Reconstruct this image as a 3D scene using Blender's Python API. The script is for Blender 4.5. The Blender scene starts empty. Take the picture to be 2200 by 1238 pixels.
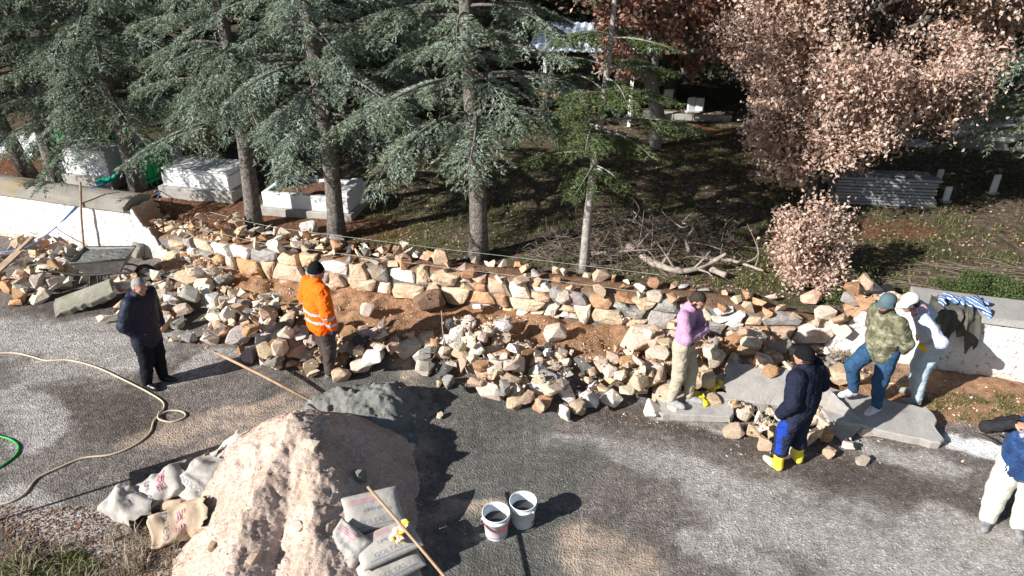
import bpy, bmesh, math, random
import numpy as np
from mathutils import Vector, Matrix

S = bpy.context.scene
COL = S.collection
PI = math.pi
rad = math.radians

# ------------------------------------------------------------------ camera
CAM_H, TILT, FPX = 6.2, rad(29.0), 1540.0          # drone height, tilt below level, focal length in photo pixels
cam_d = bpy.data.cameras.new('camera')
cam = bpy.data.objects.new('camera', cam_d)
COL.objects.link(cam)
cam.location = (0, 0, CAM_H)
cam.rotation_euler = (PI / 2 - TILT, 0, 0)
cam_d.sensor_width = 36.0
cam_d.lens = 36.0 * FPX / 2200.0
cam_d.clip_end = 1500
S.camera = cam

# ------------------------------------------------------------------ sky, sun, exposure
SUN_EL, SUN_AZ = rad(28.0), rad(29.0)              # shadows run towards +X, a little towards +Y
w = bpy.data.worlds.new('World')
S.world = w
w.use_nodes = True
nt = w.node_tree
bg = nt.nodes['Background']
sky = nt.nodes.new('ShaderNodeTexSky')
sky.sky_type = 'NISHITA'
sky.sun_disc = False
sky.sun_elevation = SUN_EL
sky.sun_rotation = rad(241)
sky.air_density = 1.0
sky.dust_density = 0.6
nt.links.new(sky.outputs[0], bg.inputs[0])
bg.inputs[1].default_value = 0.055
sun_d = bpy.data.lights.new('sun', 'SUN')
sun_d.energy = 5.0
sun_d.angle = rad(0.5)
sun_d.color = (1.0, 0.97, 0.93)
sun = bpy.data.objects.new('sun', sun_d)
COL.objects.link(sun)
sdir = Vector((math.cos(SUN_AZ) * math.cos(SUN_EL), math.sin(SUN_AZ) * math.cos(SUN_EL), -math.sin(SUN_EL)))
sun.rotation_euler = sdir.to_track_quat('-Z', 'Y').to_euler()
sun.location = (-20, -12, 20)
S.view_settings.view_transform = 'Standard'
S.view_settings.look = 'None'
S.view_settings.exposure = 0.85
S.view_settings.gamma = 1.0

# ------------------------------------------------------------------ helpers
ORD = ['leftmost', 'second', 'third', 'fourth', 'fifth', 'sixth', 'seventh', 'eighth', 'ninth', 'tenth', 'eleventh', 'twelfth', 'thirteenth', 'fourteenth', 'fifteenth', 'sixteenth', 'seventeenth', 'eighteenth', 'nineteenth', 'twentieth']
RNG = np.random.default_rng(7)
random.seed(7)


def at(px, py, z=0.0):
    """survey: ground position (x, y) seen at a photo pixel, for a surface of height z"""
    u, v = px - 1100.0, py - 619.0
    d = (u, FPX * math.cos(TILT) - v * math.sin(TILT), -(FPX * math.sin(TILT) + v * math.cos(TILT)))
    t = (z - CAM_H) / d[2]
    return Vector((t * d[0], t * d[1], z))


def _hash(ix, iy, iz, seed):
    h = (ix * 374761393 + iy * 668265263 + iz * 2147483647 + seed * 1274126177) & 0xFFFFFFFF
    h = ((h ^ (h >> 13)) * 1274126177) & 0xFFFFFFFF
    h = ((h ^ (h >> 16)) * 2246822519) & 0xFFFFFFFF
    return ((h ^ (h >> 15)) & 0xFFFFFF) / float(0xFFFFFF)


def vnoise(p, seed=0):
    """value noise, p (n,3) -> (n,) in -1..1"""
    p = np.asarray(p, float)
    i = np.floor(p).astype(np.int64)
    f = p - i
    f = f * f * (3 - 2 * f)
    r = 0.0
    for dx in (0, 1):
        wx = f[:, 0] if dx else 1 - f[:, 0]
        for dy in (0, 1):
            wy = f[:, 1] if dy else 1 - f[:, 1]
            for dz in (0, 1):
                wz = f[:, 2] if dz else 1 - f[:, 2]
                r = r + wx * wy * wz * _hash(i[:, 0] + dx, i[:, 1] + dy, i[:, 2] + dz, seed)
    return r * 2 - 1


def fbm(p, oct=4, seed=0, gain=0.5):
    r, a, s = 0.0, 1.0, 0.0
    p = np.asarray(p, float)
    for k in range(oct):
        r = r + a * vnoise(p * (2.03 ** k) + 17.3 * k, seed + k)
        s += a
        a *= gain
    return r / s


def n2(x, y, sc, oct=3, seed=0):
    x = np.asarray(x, float)
    y = np.asarray(y, float)
    sh = np.broadcast(x, y).shape
    p = np.stack([np.broadcast_to(x, sh).ravel() * sc, np.broadcast_to(y, sh).ravel() * sc, np.full(int(np.prod(sh)), 0.37)], 1)
    return fbm(p, oct, seed).reshape(sh)


def mesh_np(name, V, F, smooth=False, mats=None, fmat=None, attrs=None):
    """mesh from arrays; F is (n,3)/(n,4) array, or a list of such arrays"""
    me = bpy.data.meshes.new(name)
    V = np.asarray(V, np.float32)
    Fs = F if isinstance(F, list) else [F]
    Fs = [np.asarray(f, np.int32) for f in Fs if len(f)]
    nl = sum(f.size for f in Fs)
    nf = sum(len(f) for f in Fs)
    me.vertices.add(len(V))
    me.vertices.foreach_set('co', V.ravel())
    me.loops.add(nl)
    me.loops.foreach_set('vertex_index', np.concatenate([f.ravel() for f in Fs]))
    me.polygons.add(nf)
    tot = np.concatenate([np.full(len(f), f.shape[1], np.int32) for f in Fs])
    st = np.concatenate([[0], np.cumsum(tot)[:-1]]).astype(np.int32)
    me.polygons.foreach_set('loop_start', st)
    me.polygons.foreach_set('loop_total', tot)
    me.polygons.foreach_set('use_smooth', np.full(nf, bool(smooth)))
    for m in (mats or []):
        me.materials.append(m)
    if fmat is not None:
        me.polygons.foreach_set('material_index', np.asarray(fmat, np.int32))
    for k, a in (attrs or {}).items():
        a = np.asarray(a, np.float32)
        if a.ndim == 1:
            at_ = me.attributes.new(k, 'FLOAT', 'POINT')
            at_.data.foreach_set('value', a)
        else:
            at_ = me.attributes.new(k, 'FLOAT_COLOR', 'POINT')
            if a.shape[1] == 3:
                a = np.concatenate([a, np.ones((len(a), 1), np.float32)], 1)
            at_.data.foreach_set('color', a.ravel())
    me.update(calc_edges=True)
    return me


def tag(o, label=None, cat=None, group=None, kind=None):
    if label: o['label'] = label
    if cat: o['category'] = cat
    if group: o['group'] = group
    if kind: o['kind'] = kind
    return o


def obj(name, me, parent=None, loc=None, rot=None, scale=None):
    o = bpy.data.objects.new(name, me)
    COL.objects.link(o)
    if parent is not None: o.parent = parent
    if loc is not None: o.location = loc
    if rot is not None: o.rotation_euler = rot
    if scale is not None: o.scale = scale
    return o


def empty(name, loc, rz=0.0, label=None, cat=None, group=None):
    o = obj(name, None, None, loc, (0, 0, rz))
    o.empty_display_size = 0.1
    return tag(o, label, cat, group)


class MB:
    """collects simple shapes into one mesh"""
    def __init__(self):
        self.V, self.F, self.M, self.n = [], [], [], 0
        self.mi = 0

    def add(self, V, F):
        V = np.asarray(V, float).reshape(-1, 3)
        self.V.append(V)
        for f in F:
            self.F.append(tuple(int(i) + self.n for i in f))
            self.M.append(self.mi)
        self.n += len(V)

    def box(self, c, s, R=None, bev=0.0):
        c = np.array(c, float)
        h = np.array(s, float) / 2
        if bev <= 0:
            V = np.array([[x, y, z] for x in (-1, 1) for y in (-1, 1) for z in (-1, 1)], float) * h
            F = [(0, 1, 3, 2), (4, 6, 7, 5), (0, 4, 5, 1), (2, 3, 7, 6), (0, 2, 6, 4), (1, 5, 7, 3)]
        else:
            b = min(bev, h.min() * 0.9)
            V = []
            idx = {}
            for sx in (-1, 1):
                for sy in (-1, 1):
                    for sz in (-1, 1):
                        for ax in range(3):
                            q = np.array([sx, sy, sz], float) * (h - b)
                            q[ax] = (sx, sy, sz)[ax] * h[ax]
                            idx[(sx, sy, sz, ax)] = len(V)
                            V.append(q)
            F = []
            I = lambda *k: idx[k]
            F += [(I(-1,-1,-1,0), I(-1,-1,1,0), I(-1,1,1,0), I(-1,1,-1,0)), (I(1,-1,-1,0), I(1,1,-1,0), I(1,1,1,0), I(1,-1,1,0))]
            F += [(I(-1,-1,-1,1), I(1,-1,-1,1), I(1,-1,1,1), I(-1,-1,1,1)), (I(-1,1,-1,1), I(-1,1,1,1), I(1,1,1,1), I(1,1,-1,1))]
            F += [(I(-1,-1,-1,2), I(-1,1,-1,2), I(1,1,-1,2), I(1,-1,-1,2)), (I(-1,-1,1,2), I(1,-1,1,2), I(1,1,1,2), I(-1,1,1,2))]
            for a in (-1, 1):
                for b_ in (-1, 1):
                    F.append((I(-1,a,b_,1), I(1,a,b_,1), I(1,a,b_,2), I(-1,a,b_,2)))
                    F.append((I(a,-1,b_,0), I(a,1,b_,0), I(a,1,b_,2), I(a,-1,b_,2)))
                    F.append((I(a,b_,-1,0), I(a,b_,1,0), I(a,b_,1,1), I(a,b_,-1,1)))
                    for c_ in (-1, 1):
                        F.append((I(a,b_,c_,0), I(a,b_,c_,1), I(a,b_,c_,2)))
            V = np.array(V)
        if R is not None:
            V = V @ np.array(R).T
        self.add(V + c, F)

    def tube(self, pts, r, n=6, caps=True):
        pts = np.asarray(pts, float)
        m = len(pts)
        r = np.broadcast_to(np.asarray(r, float), (m,))
        T = np.gradient(pts, axis=0)
        T /= np.linalg.norm(T, axis=1)[:, None] + 1e-12
        up = np.array([0, 0, 1.0]) if abs(T[0][2]) < 0.9 else np.array([1.0, 0, 0])
        V = []
        N = np.cross(up, T[0]); N /= np.linalg.norm(N)
        a = np.arange(n) * 2 * PI / n
        for i in range(m):
            N = N - T[i] * N.dot(T[i]); N /= np.linalg.norm(N) + 1e-12
            B = np.cross(T[i], N)
            V.append(pts[i] + r[i] * (np.cos(a)[:, None] * N + np.sin(a)[:, None] * B))
        V = np.concatenate(V)
        F = []
        for i in range(m - 1):
            for j in range(n):
                k = (j + 1) % n
                F.append((i*n+j, i*n+k, (i+1)*n+k, (i+1)*n+j))
        if caps:
            F.append(tuple(range(n - 1, -1, -1)))
            F.append(tuple((m-1)*n + j for j in range(n)))
        self.add(V, F)

    def lathe(self, prof, n=24, c=(0, 0, 0)):
        a = np.arange(n) * 2 * PI / n
        V = []
        for (r, z) in prof:
            V.append(np.stack([r * np.cos(a), r * np.sin(a), np.full(n, z)], 1))
        F = []
        for i in range(len(prof) - 1):
            for j in range(n):
                k = (j + 1) % n
                F.append((i*n+j, i*n+k, (i+1)*n+k, (i+1)*n+j))
        self.add(np.concatenate(V) + np.array(c), F)

    def mesh(self, name, mats, smooth=False):
        V = np.concatenate(self.V)
        me = bpy.data.meshes.new(name)
        me.from_pydata(V.tolist(), [], self.F)
        for m in (mats if isinstance(mats, list) else [mats]):
            me.materials.append(m)
        me.polygons.foreach_set('use_smooth', np.full(len(self.F), bool(smooth)))
        me.polygons.foreach_set('material_index', np.array(self.M, np.int32))
        me.update()
        return me


def rotm(rx=0, ry=0, rz=0):
    return np.array(Matrix.Rotation(rz, 3, 'Z') @ Matrix.Rotation(ry, 3, 'Y') @ Matrix.Rotation(rx, 3, 'X'))


def spline(P, n=10, closed=False):
    P = np.asarray(P, float)
    m = len(P)
    out = []
    for i in range(m - 1):
        p0, p1, p2, p3 = P[max(i-1, 0)], P[i], P[i+1], P[min(i+2, m-1)]
        for k in range(n):
            t = k / n
            out.append(0.5 * ((2*p1) + (-p0+p2)*t + (2*p0-5*p1+4*p2-p3)*t*t + (-p0+3*p1-3*p2+p3)*t**3))
    out.append(P[-1])
    return np.array(out)


# ------------------------------------------------------------------ materials
class NT:
    def __init__(self, name):
        self.m = bpy.data.materials.new(name)
        self.m.use_nodes = True
        self.t = self.m.node_tree
        self.b = self.t.nodes['Principled BSDF']
        self.co = None

    def n(self, typ, **kw):
        nd = self.t.nodes.new('ShaderNode' + typ)
        for k, v in kw.items():
            if k.startswith('i_'):
                nd.inputs[k[2:].replace('_', ' ')].default_value = v
            else:
                setattr(nd, k, v)
        return nd

    def l(self, a, b):
        self.t.links.new(a, b)

    def coords(self, kind='Object', jitter=False):
        tc = self.n('TexCoord')
        o = tc.outputs[kind]
        if jitter:
            oi = self.n('ObjectInfo')
            mu = self.n('VectorMath', operation='SCALE')
            cm = self.n('CombineXYZ')
            self.l(oi.outputs['Random'], cm.inputs[0]); self.l(oi.outputs['Random'], cm.inputs[2])
            self.l(cm.outputs[0], mu.inputs[0]); mu.inputs['Scale'].default_value = 37.0
            ad = self.n('VectorMath', operation='ADD')
            self.l(o, ad.inputs[0]); self.l(mu.outputs[0], ad.inputs[1])
            o = ad.outputs[0]
        self.co = o
        return o

    def noise(self, scale, detail=4, rough=0.6):
        nd = self.n('TexNoise')
        nd.inputs['Scale'].default_value = scale
        nd.inputs['Detail'].default_value = detail
        nd.inputs['Roughness'].default_value = rough
        if self.co is not None: self.l(self.co, nd.inputs['Vector'])
        return nd.outputs['Fac']

    def voro(self, scale, feature='F1', out='Distance'):
        nd = self.n('TexVoronoi', feature=feature)
        nd.inputs['Scale'].default_value = scale
        if self.co is not None: self.l(self.co, nd.inputs['Vector'])
        return nd.outputs[out]

    def ramp(self, fac, stops):
        nd = self.n('ValToRGB')
        e = nd.color_ramp.elements
        while len(e) < len(stops): e.new(0.5)
        for el, (p, c) in zip(e, stops):
            el.position = p
            el.color = (*c, 1) if len(c) == 3 else c
        self.l(fac, nd.inputs[0])
        return nd.outputs[0]

    def mix(self, fac, a, b, mode='MIX'):
        nd = self.n('Mix', data_type='RGBA', blend_type=mode)
        for i, v in ((0, fac), (6, a), (7, b)):
            if isinstance(v, (int, float)): nd.inputs[i].default_value = v
            elif isinstance(v, tuple): nd.inputs[i].default_value = (*v, 1) if len(v) == 3 else v
            else: self.l(v, nd.inputs[i])
        return nd.outputs[2]

    def math(self, op, a, b=0.0, clamp=False):
        nd = self.n('Math', operation=op, use_clamp=clamp)
        for i, v in ((0, a), (1, b)):
            if isinstance(v, (int, float)): nd.inputs[i].default_value = v
            else: self.l(v, nd.inputs[i])
        return nd.outputs[0]

    def attr(self, name, out='Fac'):
        nd = self.n('Attribute', attribute_name=name)
        return nd.outputs[out]

    def bump(self, h, strength=0.5, dist=0.02, prev=None):
        nd = self.n('Bump')
        nd.inputs['Strength'].default_value = strength
        nd.inputs['Distance'].default_value = dist
        self.l(h, nd.inputs['Height'])
        if prev is not None: self.l(prev, nd.inputs['Normal'])
        return nd.outputs[0]

    def done(self, col=None, rough=0.9, normal=None, spec=0.25, **kw):
        if col is not None:
            if isinstance(col, tuple): self.b.inputs['Base Color'].default_value = (*col, 1)
            else: self.l(col, self.b.inputs['Base Color'])
        if isinstance(rough, (int, float)): self.b.inputs['Roughness'].default_value = rough
        else: self.l(rough, self.b.inputs['Roughness'])
        self.b.inputs['Specular IOR Level'].default_value = spec
        if normal is not None: self.l(normal, self.b.inputs['Normal'])
        for k, v in kw.items():
            self.b.inputs[k.replace('_', ' ')].default_value = v
        return self.m


def simple(name, c1, c2=None, sc=8.0, rough=0.85, bs=40.0, bstr=0.35, bd=0.006, spec=0.25, lo=0.35, hi=0.65, **kw):
    k = NT(name)
    k.coords('Object', True)
    c2 = c2 or tuple(x * 0.7 for x in c1)
    col = k.ramp(k.noise(sc, 5, 0.62), [(lo, c1), (hi, c2)])
    nb = k.bump(k.noise(bs, 4, 0.65), bstr, bd)
    return k.done(col, rough, nb, spec, **kw)


# stones: colour given per object (Object Info colour) or per vertex
def rock_mat(name, vertex=False):
    k = NT(name)
    k.coords('Object', not vertex)
    base = k.attr('tint', 'Color') if vertex else k.n('ObjectInfo').outputs['Color']
    a = k.noise(5.0, 6, 0.68)
    v = k.ramp(a, [(0.26, (0.42, 0.37, 0.33)), (0.45, (0.92, 0.90, 0.87)), (0.58, (1.05, 1.04, 1.02)), (0.74, (1.3, 1.27, 1.2))])
    c = k.mix(1.0, base, v, 'MULTIPLY')
    st = k.ramp(k.noise(2.6, 4, 0.7), [(0.53, (0, 0, 0)), (0.66, (1, 1, 1))])
    c2 = k.mix(1.0, base, (0.92, 0.66, 0.46), 'MULTIPLY')
    c = k.mix(k.math('MULTIPLY', st, 0.65), c, c2)
    pit = k.ramp(k.noise(34.0, 3, 0.7), [(0.36, (0.55, 0.5, 0.46)), (0.46, (1, 1, 1))])
    c = k.mix(0.75, c, pit, 'MULTIPLY')
    nb = k.bump(k.noise(9.0, 6, 0.72), 0.75, 0.05)
    nb = k.bump(k.noise(55.0, 3, 0.7), 0.4, 0.008, nb)
    return k.done(c, 0.92, nb, 0.15)


M_ROCK = rock_mat('limestone')
M_ROCKV = rock_mat('limestone_chips', True)
TAN = (0.64, 0.49, 0.36); CREAM = (0.76, 0.66, 0.55); ORANGE = (0.56, 0.34, 0.20)
GREY = (0.36, 0.35, 0.33); WHITE = (0.86, 0.84, 0.80); DARK = (0.11, 0.115, 0.12); BROWN = (0.36, 0.22, 0.13)


def jit(c, a=0.13):
    f = 1 + random.uniform(-a, a)
    return tuple(min(0.95, max(0.02, x * f * (1 + random.uniform(-0.05, 0.05)))) for x in c)


def mortar_mat(name, c1, c2):
    k = NT(name)
    k.coords('Object')
    col = k.ramp(k.noise(4.0, 6, 0.7), [(0.33, c1), (0.66, c2)])
    nb = k.bump(k.noise(26.0, 5, 0.75), 0.9, 0.03)
    return k.done(col, 0.85, nb, 0.3)


M_MORTAR = mortar_mat('wet_mortar', (0.115, 0.118, 0.11), (0.22, 0.22, 0.20))


def plaster_mat():
    k = NT('whitewashed_plaster')
    k.coords('Object')
    n1 = k.noise(1.6, 6, 0.72)
    col = k.ramp(n1, [(0.30, (0.62, 0.57, 0.51)), (0.41, (0.74, 0.72, 0.69)), (0.7, (0.80, 0.79, 0.77))])
    ch = k.ramp(k.noise(13.0, 5, 0.75), [(0.385, (1, 1, 1)), (0.42, (0, 0, 0))])
    col = k.mix(k.math('MULTIPLY', ch, 0.85), col, (0.36, 0.27, 0.20))
    lo = k.attr('wear')
    wn = k.math('MULTIPLY', lo, k.ramp(k.noise(3.2, 5, 0.7), [(0.40, (0, 0, 0)), (0.56, (1, 1, 1))]))
    col = k.mix(wn, col, (0.58, 0.43, 0.30))
    col = k.mix(k.math('SUBTRACT', lo, 1.0, True), col, (0.42, 0.27, 0.17))
    nb = k.bump(k.noise(5.0, 6, 0.7), 0.9, 0.09)
    nb = k.bump(k.voro(9.0), 0.3, 0.03, nb)
    return k.done(col, 0.95, nb, 0.1)


M_PLASTER = plaster_mat()


def conc(name, c1, c2, stain=None):
    k = NT(name)
    k.coords('Object', True)
    col = k.ramp(k.noise(3.0, 6, 0.7), [(0.3, c1), (0.7, c2)])
    if stain:
        s = k.ramp(k.noise(1.4, 4, 0.6), [(0.55, (0, 0, 0)), (0.68, (1, 1, 1))])
        col = k.mix(k.math('MULTIPLY', s, 0.7), col, stain)
    col = k.mix(0.5, col, k.ramp(k.noise(60.0, 2, 0.6), [(0.35, (0.55, 0.54, 0.52)), (0.5, (1, 1, 1))]), 'MULTIPLY')
    nb = k.bump(k.noise(30.0, 5, 0.7), 0.45, 0.012)
    return k.done(col, 0.9, nb, 0.2)


M_CONC = conc('grey_concrete', (0.29, 0.27, 0.245), (0.45, 0.43, 0.40), (0.36, 0.29, 0.22))
M_COPING = conc('weathered_coping', (0.22, 0.205, 0.175), (0.33, 0.305, 0.265), (0.40, 0.28, 0.11))
M_COPING2 = conc('flat_coping', (0.30, 0.285, 0.26), (0.40, 0.38, 0.355))
M_MARBLE = simple('white_marble', (0.78, 0.78, 0.78), (0.64, 0.65, 0.66), 3.0, 0.5, 20, 0.1, 0.005, 0.4)
M_GREYMARBLE = simple('grey_marble', (0.34, 0.35, 0.37), (0.24, 0.25, 0.27), 4.0, 0.5, 20, 0.1, 0.005, 0.4)
M_WOOD = simple('handle_wood', (0.46, 0.31, 0.19), (0.32, 0.2, 0.12), 9.0, 0.7, 60, 0.3, 0.004)
M_PLANK = simple('weathered_plank', (0.38, 0.27, 0.18), (0.24, 0.17, 0.12), 7.0, 0.85, 50, 0.4, 0.006)
M_GREYWOOD = simple('grey_board', (0.33, 0.34, 0.35), (0.22, 0.225, 0.23), 6.0, 0.85, 50, 0.35, 0.006)
M_BARK = simple('cedar_bark', (0.25, 0.225, 0.20), (0.10, 0.088, 0.078), 16.0, 0.95, 28, 0.95, 0.05)
M_OAKBARK = simple('oak_bark', (0.17, 0.15, 0.13), (0.075, 0.065, 0.055), 12.0, 0.95, 24, 0.9, 0.05)
M_PALEBARK = simple('pale_bark', (0.40, 0.375, 0.34), (0.22, 0.20, 0.18), 9.0, 0.95, 24, 0.8, 0.04)
M_BRUSH = simple('brush_twigs', (0.24, 0.19, 0.155), (0.12, 0.095, 0.08), 9.0, 0.95, 40, 0.5, 0.01)
M_DEADWOOD = simple('dead_wood', (0.42, 0.36, 0.30), (0.22, 0.18, 0.15), 9.0, 0.95, 40, 0.7, 0.015)
M_GREEN = simple('green_paint', (0.015, 0.33, 0.115), (0.012, 0.24, 0.09), 6, 0.45, 40, 0.1, 0.003, 0.4)
M_STEEL = simple('worn_steel', (0.30, 0.29, 0.275), (0.18, 0.17, 0.16), 9, 0.55, 40, 0.25, 0.004, 0.45, Metallic=0.35)
M_DKSTEEL = simple('dark_steel', (0.09, 0.085, 0.08), (0.05, 0.05, 0.05), 9, 0.6, 40, 0.2, 0.004, 0.4)
M_RUBBER = simple('black_rubber', (0.03, 0.03, 0.03), (0.02, 0.02, 0.02), 9, 0.8, 40, 0.2, 0.004)
# ================================================================== THE SETTING
# foot of the wall's front face, left to right
_wp = [(-60.0, 26.5)] + [tuple(at(*p)[:2]) for p in [(0, 505, 0.0), (190, 532, 0.05), (350, 552, 0.1), (560, 594, 0.28), (773, 620, 0.32), (954, 645, 0.32),
       (1078, 660, 0.32), (1209, 680, 0.30), (1354, 702, 0.28), (1500, 730, 0.2), (1640, 750, 0.14), (1767, 757, 0.1), (1855, 770, 0.06), (2018, 800, 0.04), (2200, 832, 0.0)]]
_wp.append((_wp[-1][0] + 40, _wp[-1][1] - 9.0))
_wx = np.linspace(-60, 45, 1051)
_wy = np.interp(_wx, [p[0] for p in _wp], [p[1] for p in _wp])
_k = np.ones(9) / 9
_wy[4:-4] = np.convolve(_wy, _k, 'same')[4:-4]


def wy(x):
    return np.interp(x, _wx, _wy)


WALL_T = 0.5


def h_bank(x, y):
    """loose earth banked against the foot of the new wall"""
    d = wy(x) - y
    hx = np.interp(x, [-7.2, -6.2, -5.0, -3.0, -0.5, 1.5, 3.0, 3.8, 4.6, 5.4, 7.2, 9.5], [0.0, 0.14, 0.25, 0.28, 0.28, 0.26, 0.20, 0.14, 0.10, 0.10, 0.12, 0.05])
    wd = np.interp(x, [-7, -5, -2.5, 0.5, 3, 6, 9], [1.1, 1.7, 2.0, 1.9, 1.5, 1.3, 1.2])
    t = np.clip(1 - d / wd, 0, 1)
    t = t * t * (3 - 2 * t)
    return hx * t


def h_road(x, y):
    x = np.asarray(x, float); y = np.asarray(y, float)
    near = np.clip(1 - np.abs(x) / 30, 0, 1)
    b = h_bank(x, y)
    return 0.018 * n2(x, y, 0.55, 3, 3) * near + b * (1 + 0.5 * n2(x, y, 2.2, 4, 5)) + 0.35 * np.clip(b, 0, 0.2) * n2(x, y, 7.0, 3, 8)


def h_cem(x, y):
    x = np.asarray(x, float); y = np.asarray(y, float)
    d = np.clip(y - wy(x) - 0.3, 0, None)
    return 0.66 + 0.10 * np.clip(d / 1.5, 0, 1) + 0.012 * np.clip(d, 0, 40) + 0.05 * n2(x, y, 0.45, 4, 11) + 0.02 * n2(x, y, 2.5, 3, 12)


def axis(fine0, fine1, step, lo, hi):
    a = list(np.arange(fine0, fine1 + 1e-6, step))
    s, p = step, a[-1]
    while p < hi:
        s *= 1.25; p = min(p + s, hi); a.append(p)
    s, p, b = step, a[0], []
    while p > lo:
        s *= 1.25; p = max(p - s, lo); b.append(p)
    return np.array(b[::-1] + a)


def grid_faces(nx, ny):
    i, j = np.meshgrid(np.arange(nx - 1), np.arange(ny - 1), indexing='ij')
    a = (i * ny + j).ravel()
    return np.stack([a, a + ny, a + ny + 1, a + 1], 1)


def seg_mask(x, y, p0, p1, r0, r1, nz):
    """soft stain with a ragged edge along a stretch of ground p0-p1"""
    p0 = np.array(p0[:2]); d = np.array(p1[:2]) - p0
    L = max(d.dot(d), 1e-9)
    t = np.clip(((x - p0[0]) * d[0] + (y - p0[1]) * d[1]) / L, 0, 1)
    q = np.hypot(x - p0[0] - t * d[0], y - p0[1] - t * d[1])
    r = r0 + (r1 - r0) * t
    return np.clip((1 - q / r) * 2.6 + nz * 1.0, 0, 1)


# --- gravel road: one sheet from the foot of the wall to far behind the camera
ax = axis(-11.0, 9.0, 0.055, -150, 150)
tt = np.concatenate([np.linspace(0, 1, 190) ** 1.0 * 9.6, 9.6 + np.cumsum(0.05 * 1.25 ** np.arange(1, 31))])
X, T = np.meshgrid(ax, tt, indexing='ij')
Y = wy(X) + 0.12 - T
Z = h_road(X, Y)
nz = n2(X, Y, 1.3, 5, 21)
nz2 = n2(X, Y, 4.0, 4, 22)
nz3 = n2(X * .55 + Y * .25, Y * 1.6 - X * .4, 6.0, 3, 25)                 # streaks along the road
XW = X + 0.45 * n2(X, Y, 0.8, 4, 23); YW = Y + 0.32 * n2(X, Y, 0.9, 4, 24)


def blobs(L, z=0.0):
    m = np.zeros_like(X)
    for (a, b, r0, r1) in L:
        m = np.maximum(m, seg_mask(XW, YW, at(*a), at(*b), r0 * 1.25, r1 * 1.25, nz * 1.0 + nz2 * 0.9 + nz3 * 0.6 - 0.1))
    return m


pale = blobs([((20, 715), (290, 745), 0.55, 0.6), ((100, 790), (300, 770), 0.5, 0.4), ((20, 850), (110, 930), 0.4, 0.3), ((400, 800), (470, 770), 0.28, 0.25),
              ((1230, 940), (1450, 1000), 0.14, 0.36), ((1450, 1000), (1650, 1110), 0.36, 0.46), ((1600, 1090), (2000, 1230), 0.44, 0.6),
              ((1790, 1085), (2190, 1200), 0.14, 0.42), ((1440, 895), (1570, 925), 0.16, 0.14), ((1850, 950), (2060, 1010), 0.16, 0.22),
              ((240, 1170), (60, 1060), 0.25, 0.25), ((2000, 1100), (2260, 1160), 0.2, 0.3), ((1500, 1150), (1700, 1230), 0.25, 0.25)])
sand = blobs([((640, 980), (560, 1200), 1.25, 1.3), ((860, 1000), (830, 1180), .5, .6), ((330, 935), (480, 890), 0.32, 0.22), ((480, 900), (600, 860), 0.2, 0.12), ((1260, 1170), (1370, 1230), 0.3, 0.38), ((890, 850), (860, 785), 0.16, 0.22), ((1100, 1075), (960, 1110), 0.10, 0.14), ((420, 990), (560, 960), 0.2, 0.1)])
cement = blobs([((600, 850), (900, 830), 0.45, 0.45), ((900, 850), (1130, 900), 0.45, 0.6), ((960, 960), (1180, 1000), 0.5, 0.6), ((1050, 1080), (1240, 1180), 0.5, 0.5), ((560, 900), (520, 935), 0.12, 0.08), ((940, 1200), (1150, 1230), 0.4, 0.4)])
brown = blobs([((150, 870), (300, 890), 0.65, 0.5), ((330, 800), (250, 640), 0.4, 0.5), ((60, 640), (200, 660), 0.4, 0.4), ((1280, 880), (1560, 930), 0.2, 0.28), ((1560, 940), (1900, 1030), 0.3, 0.35), ((1900, 1040), (2200, 1130), 0.3, 0.4), ((1780, 1075), (1840, 1110), 0.18, 0.12), ((1290, 870), (1310, 872), 0.12, 0.1), ((40, 1130), (200, 1160), 0.5, 0.4)])
soil = np.clip(h_bank(X, Y) * 9.0 - 0.35 + 0.5 * nz2, 0, 1)
soil = np.maximum(soil, blobs([((1930, 860), (2260, 880), 0.35, 0.45), ((2050, 820), (2300, 850), 0.4, 0.4), ((1770, 840), (1900, 830), 0.3, 0.2)]) * 0.95)
ash = blobs([((2065, 945), (2160, 965), 0.17, 0.20)])
ash = np.clip(ash * 1.3, 0, 1)


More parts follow.
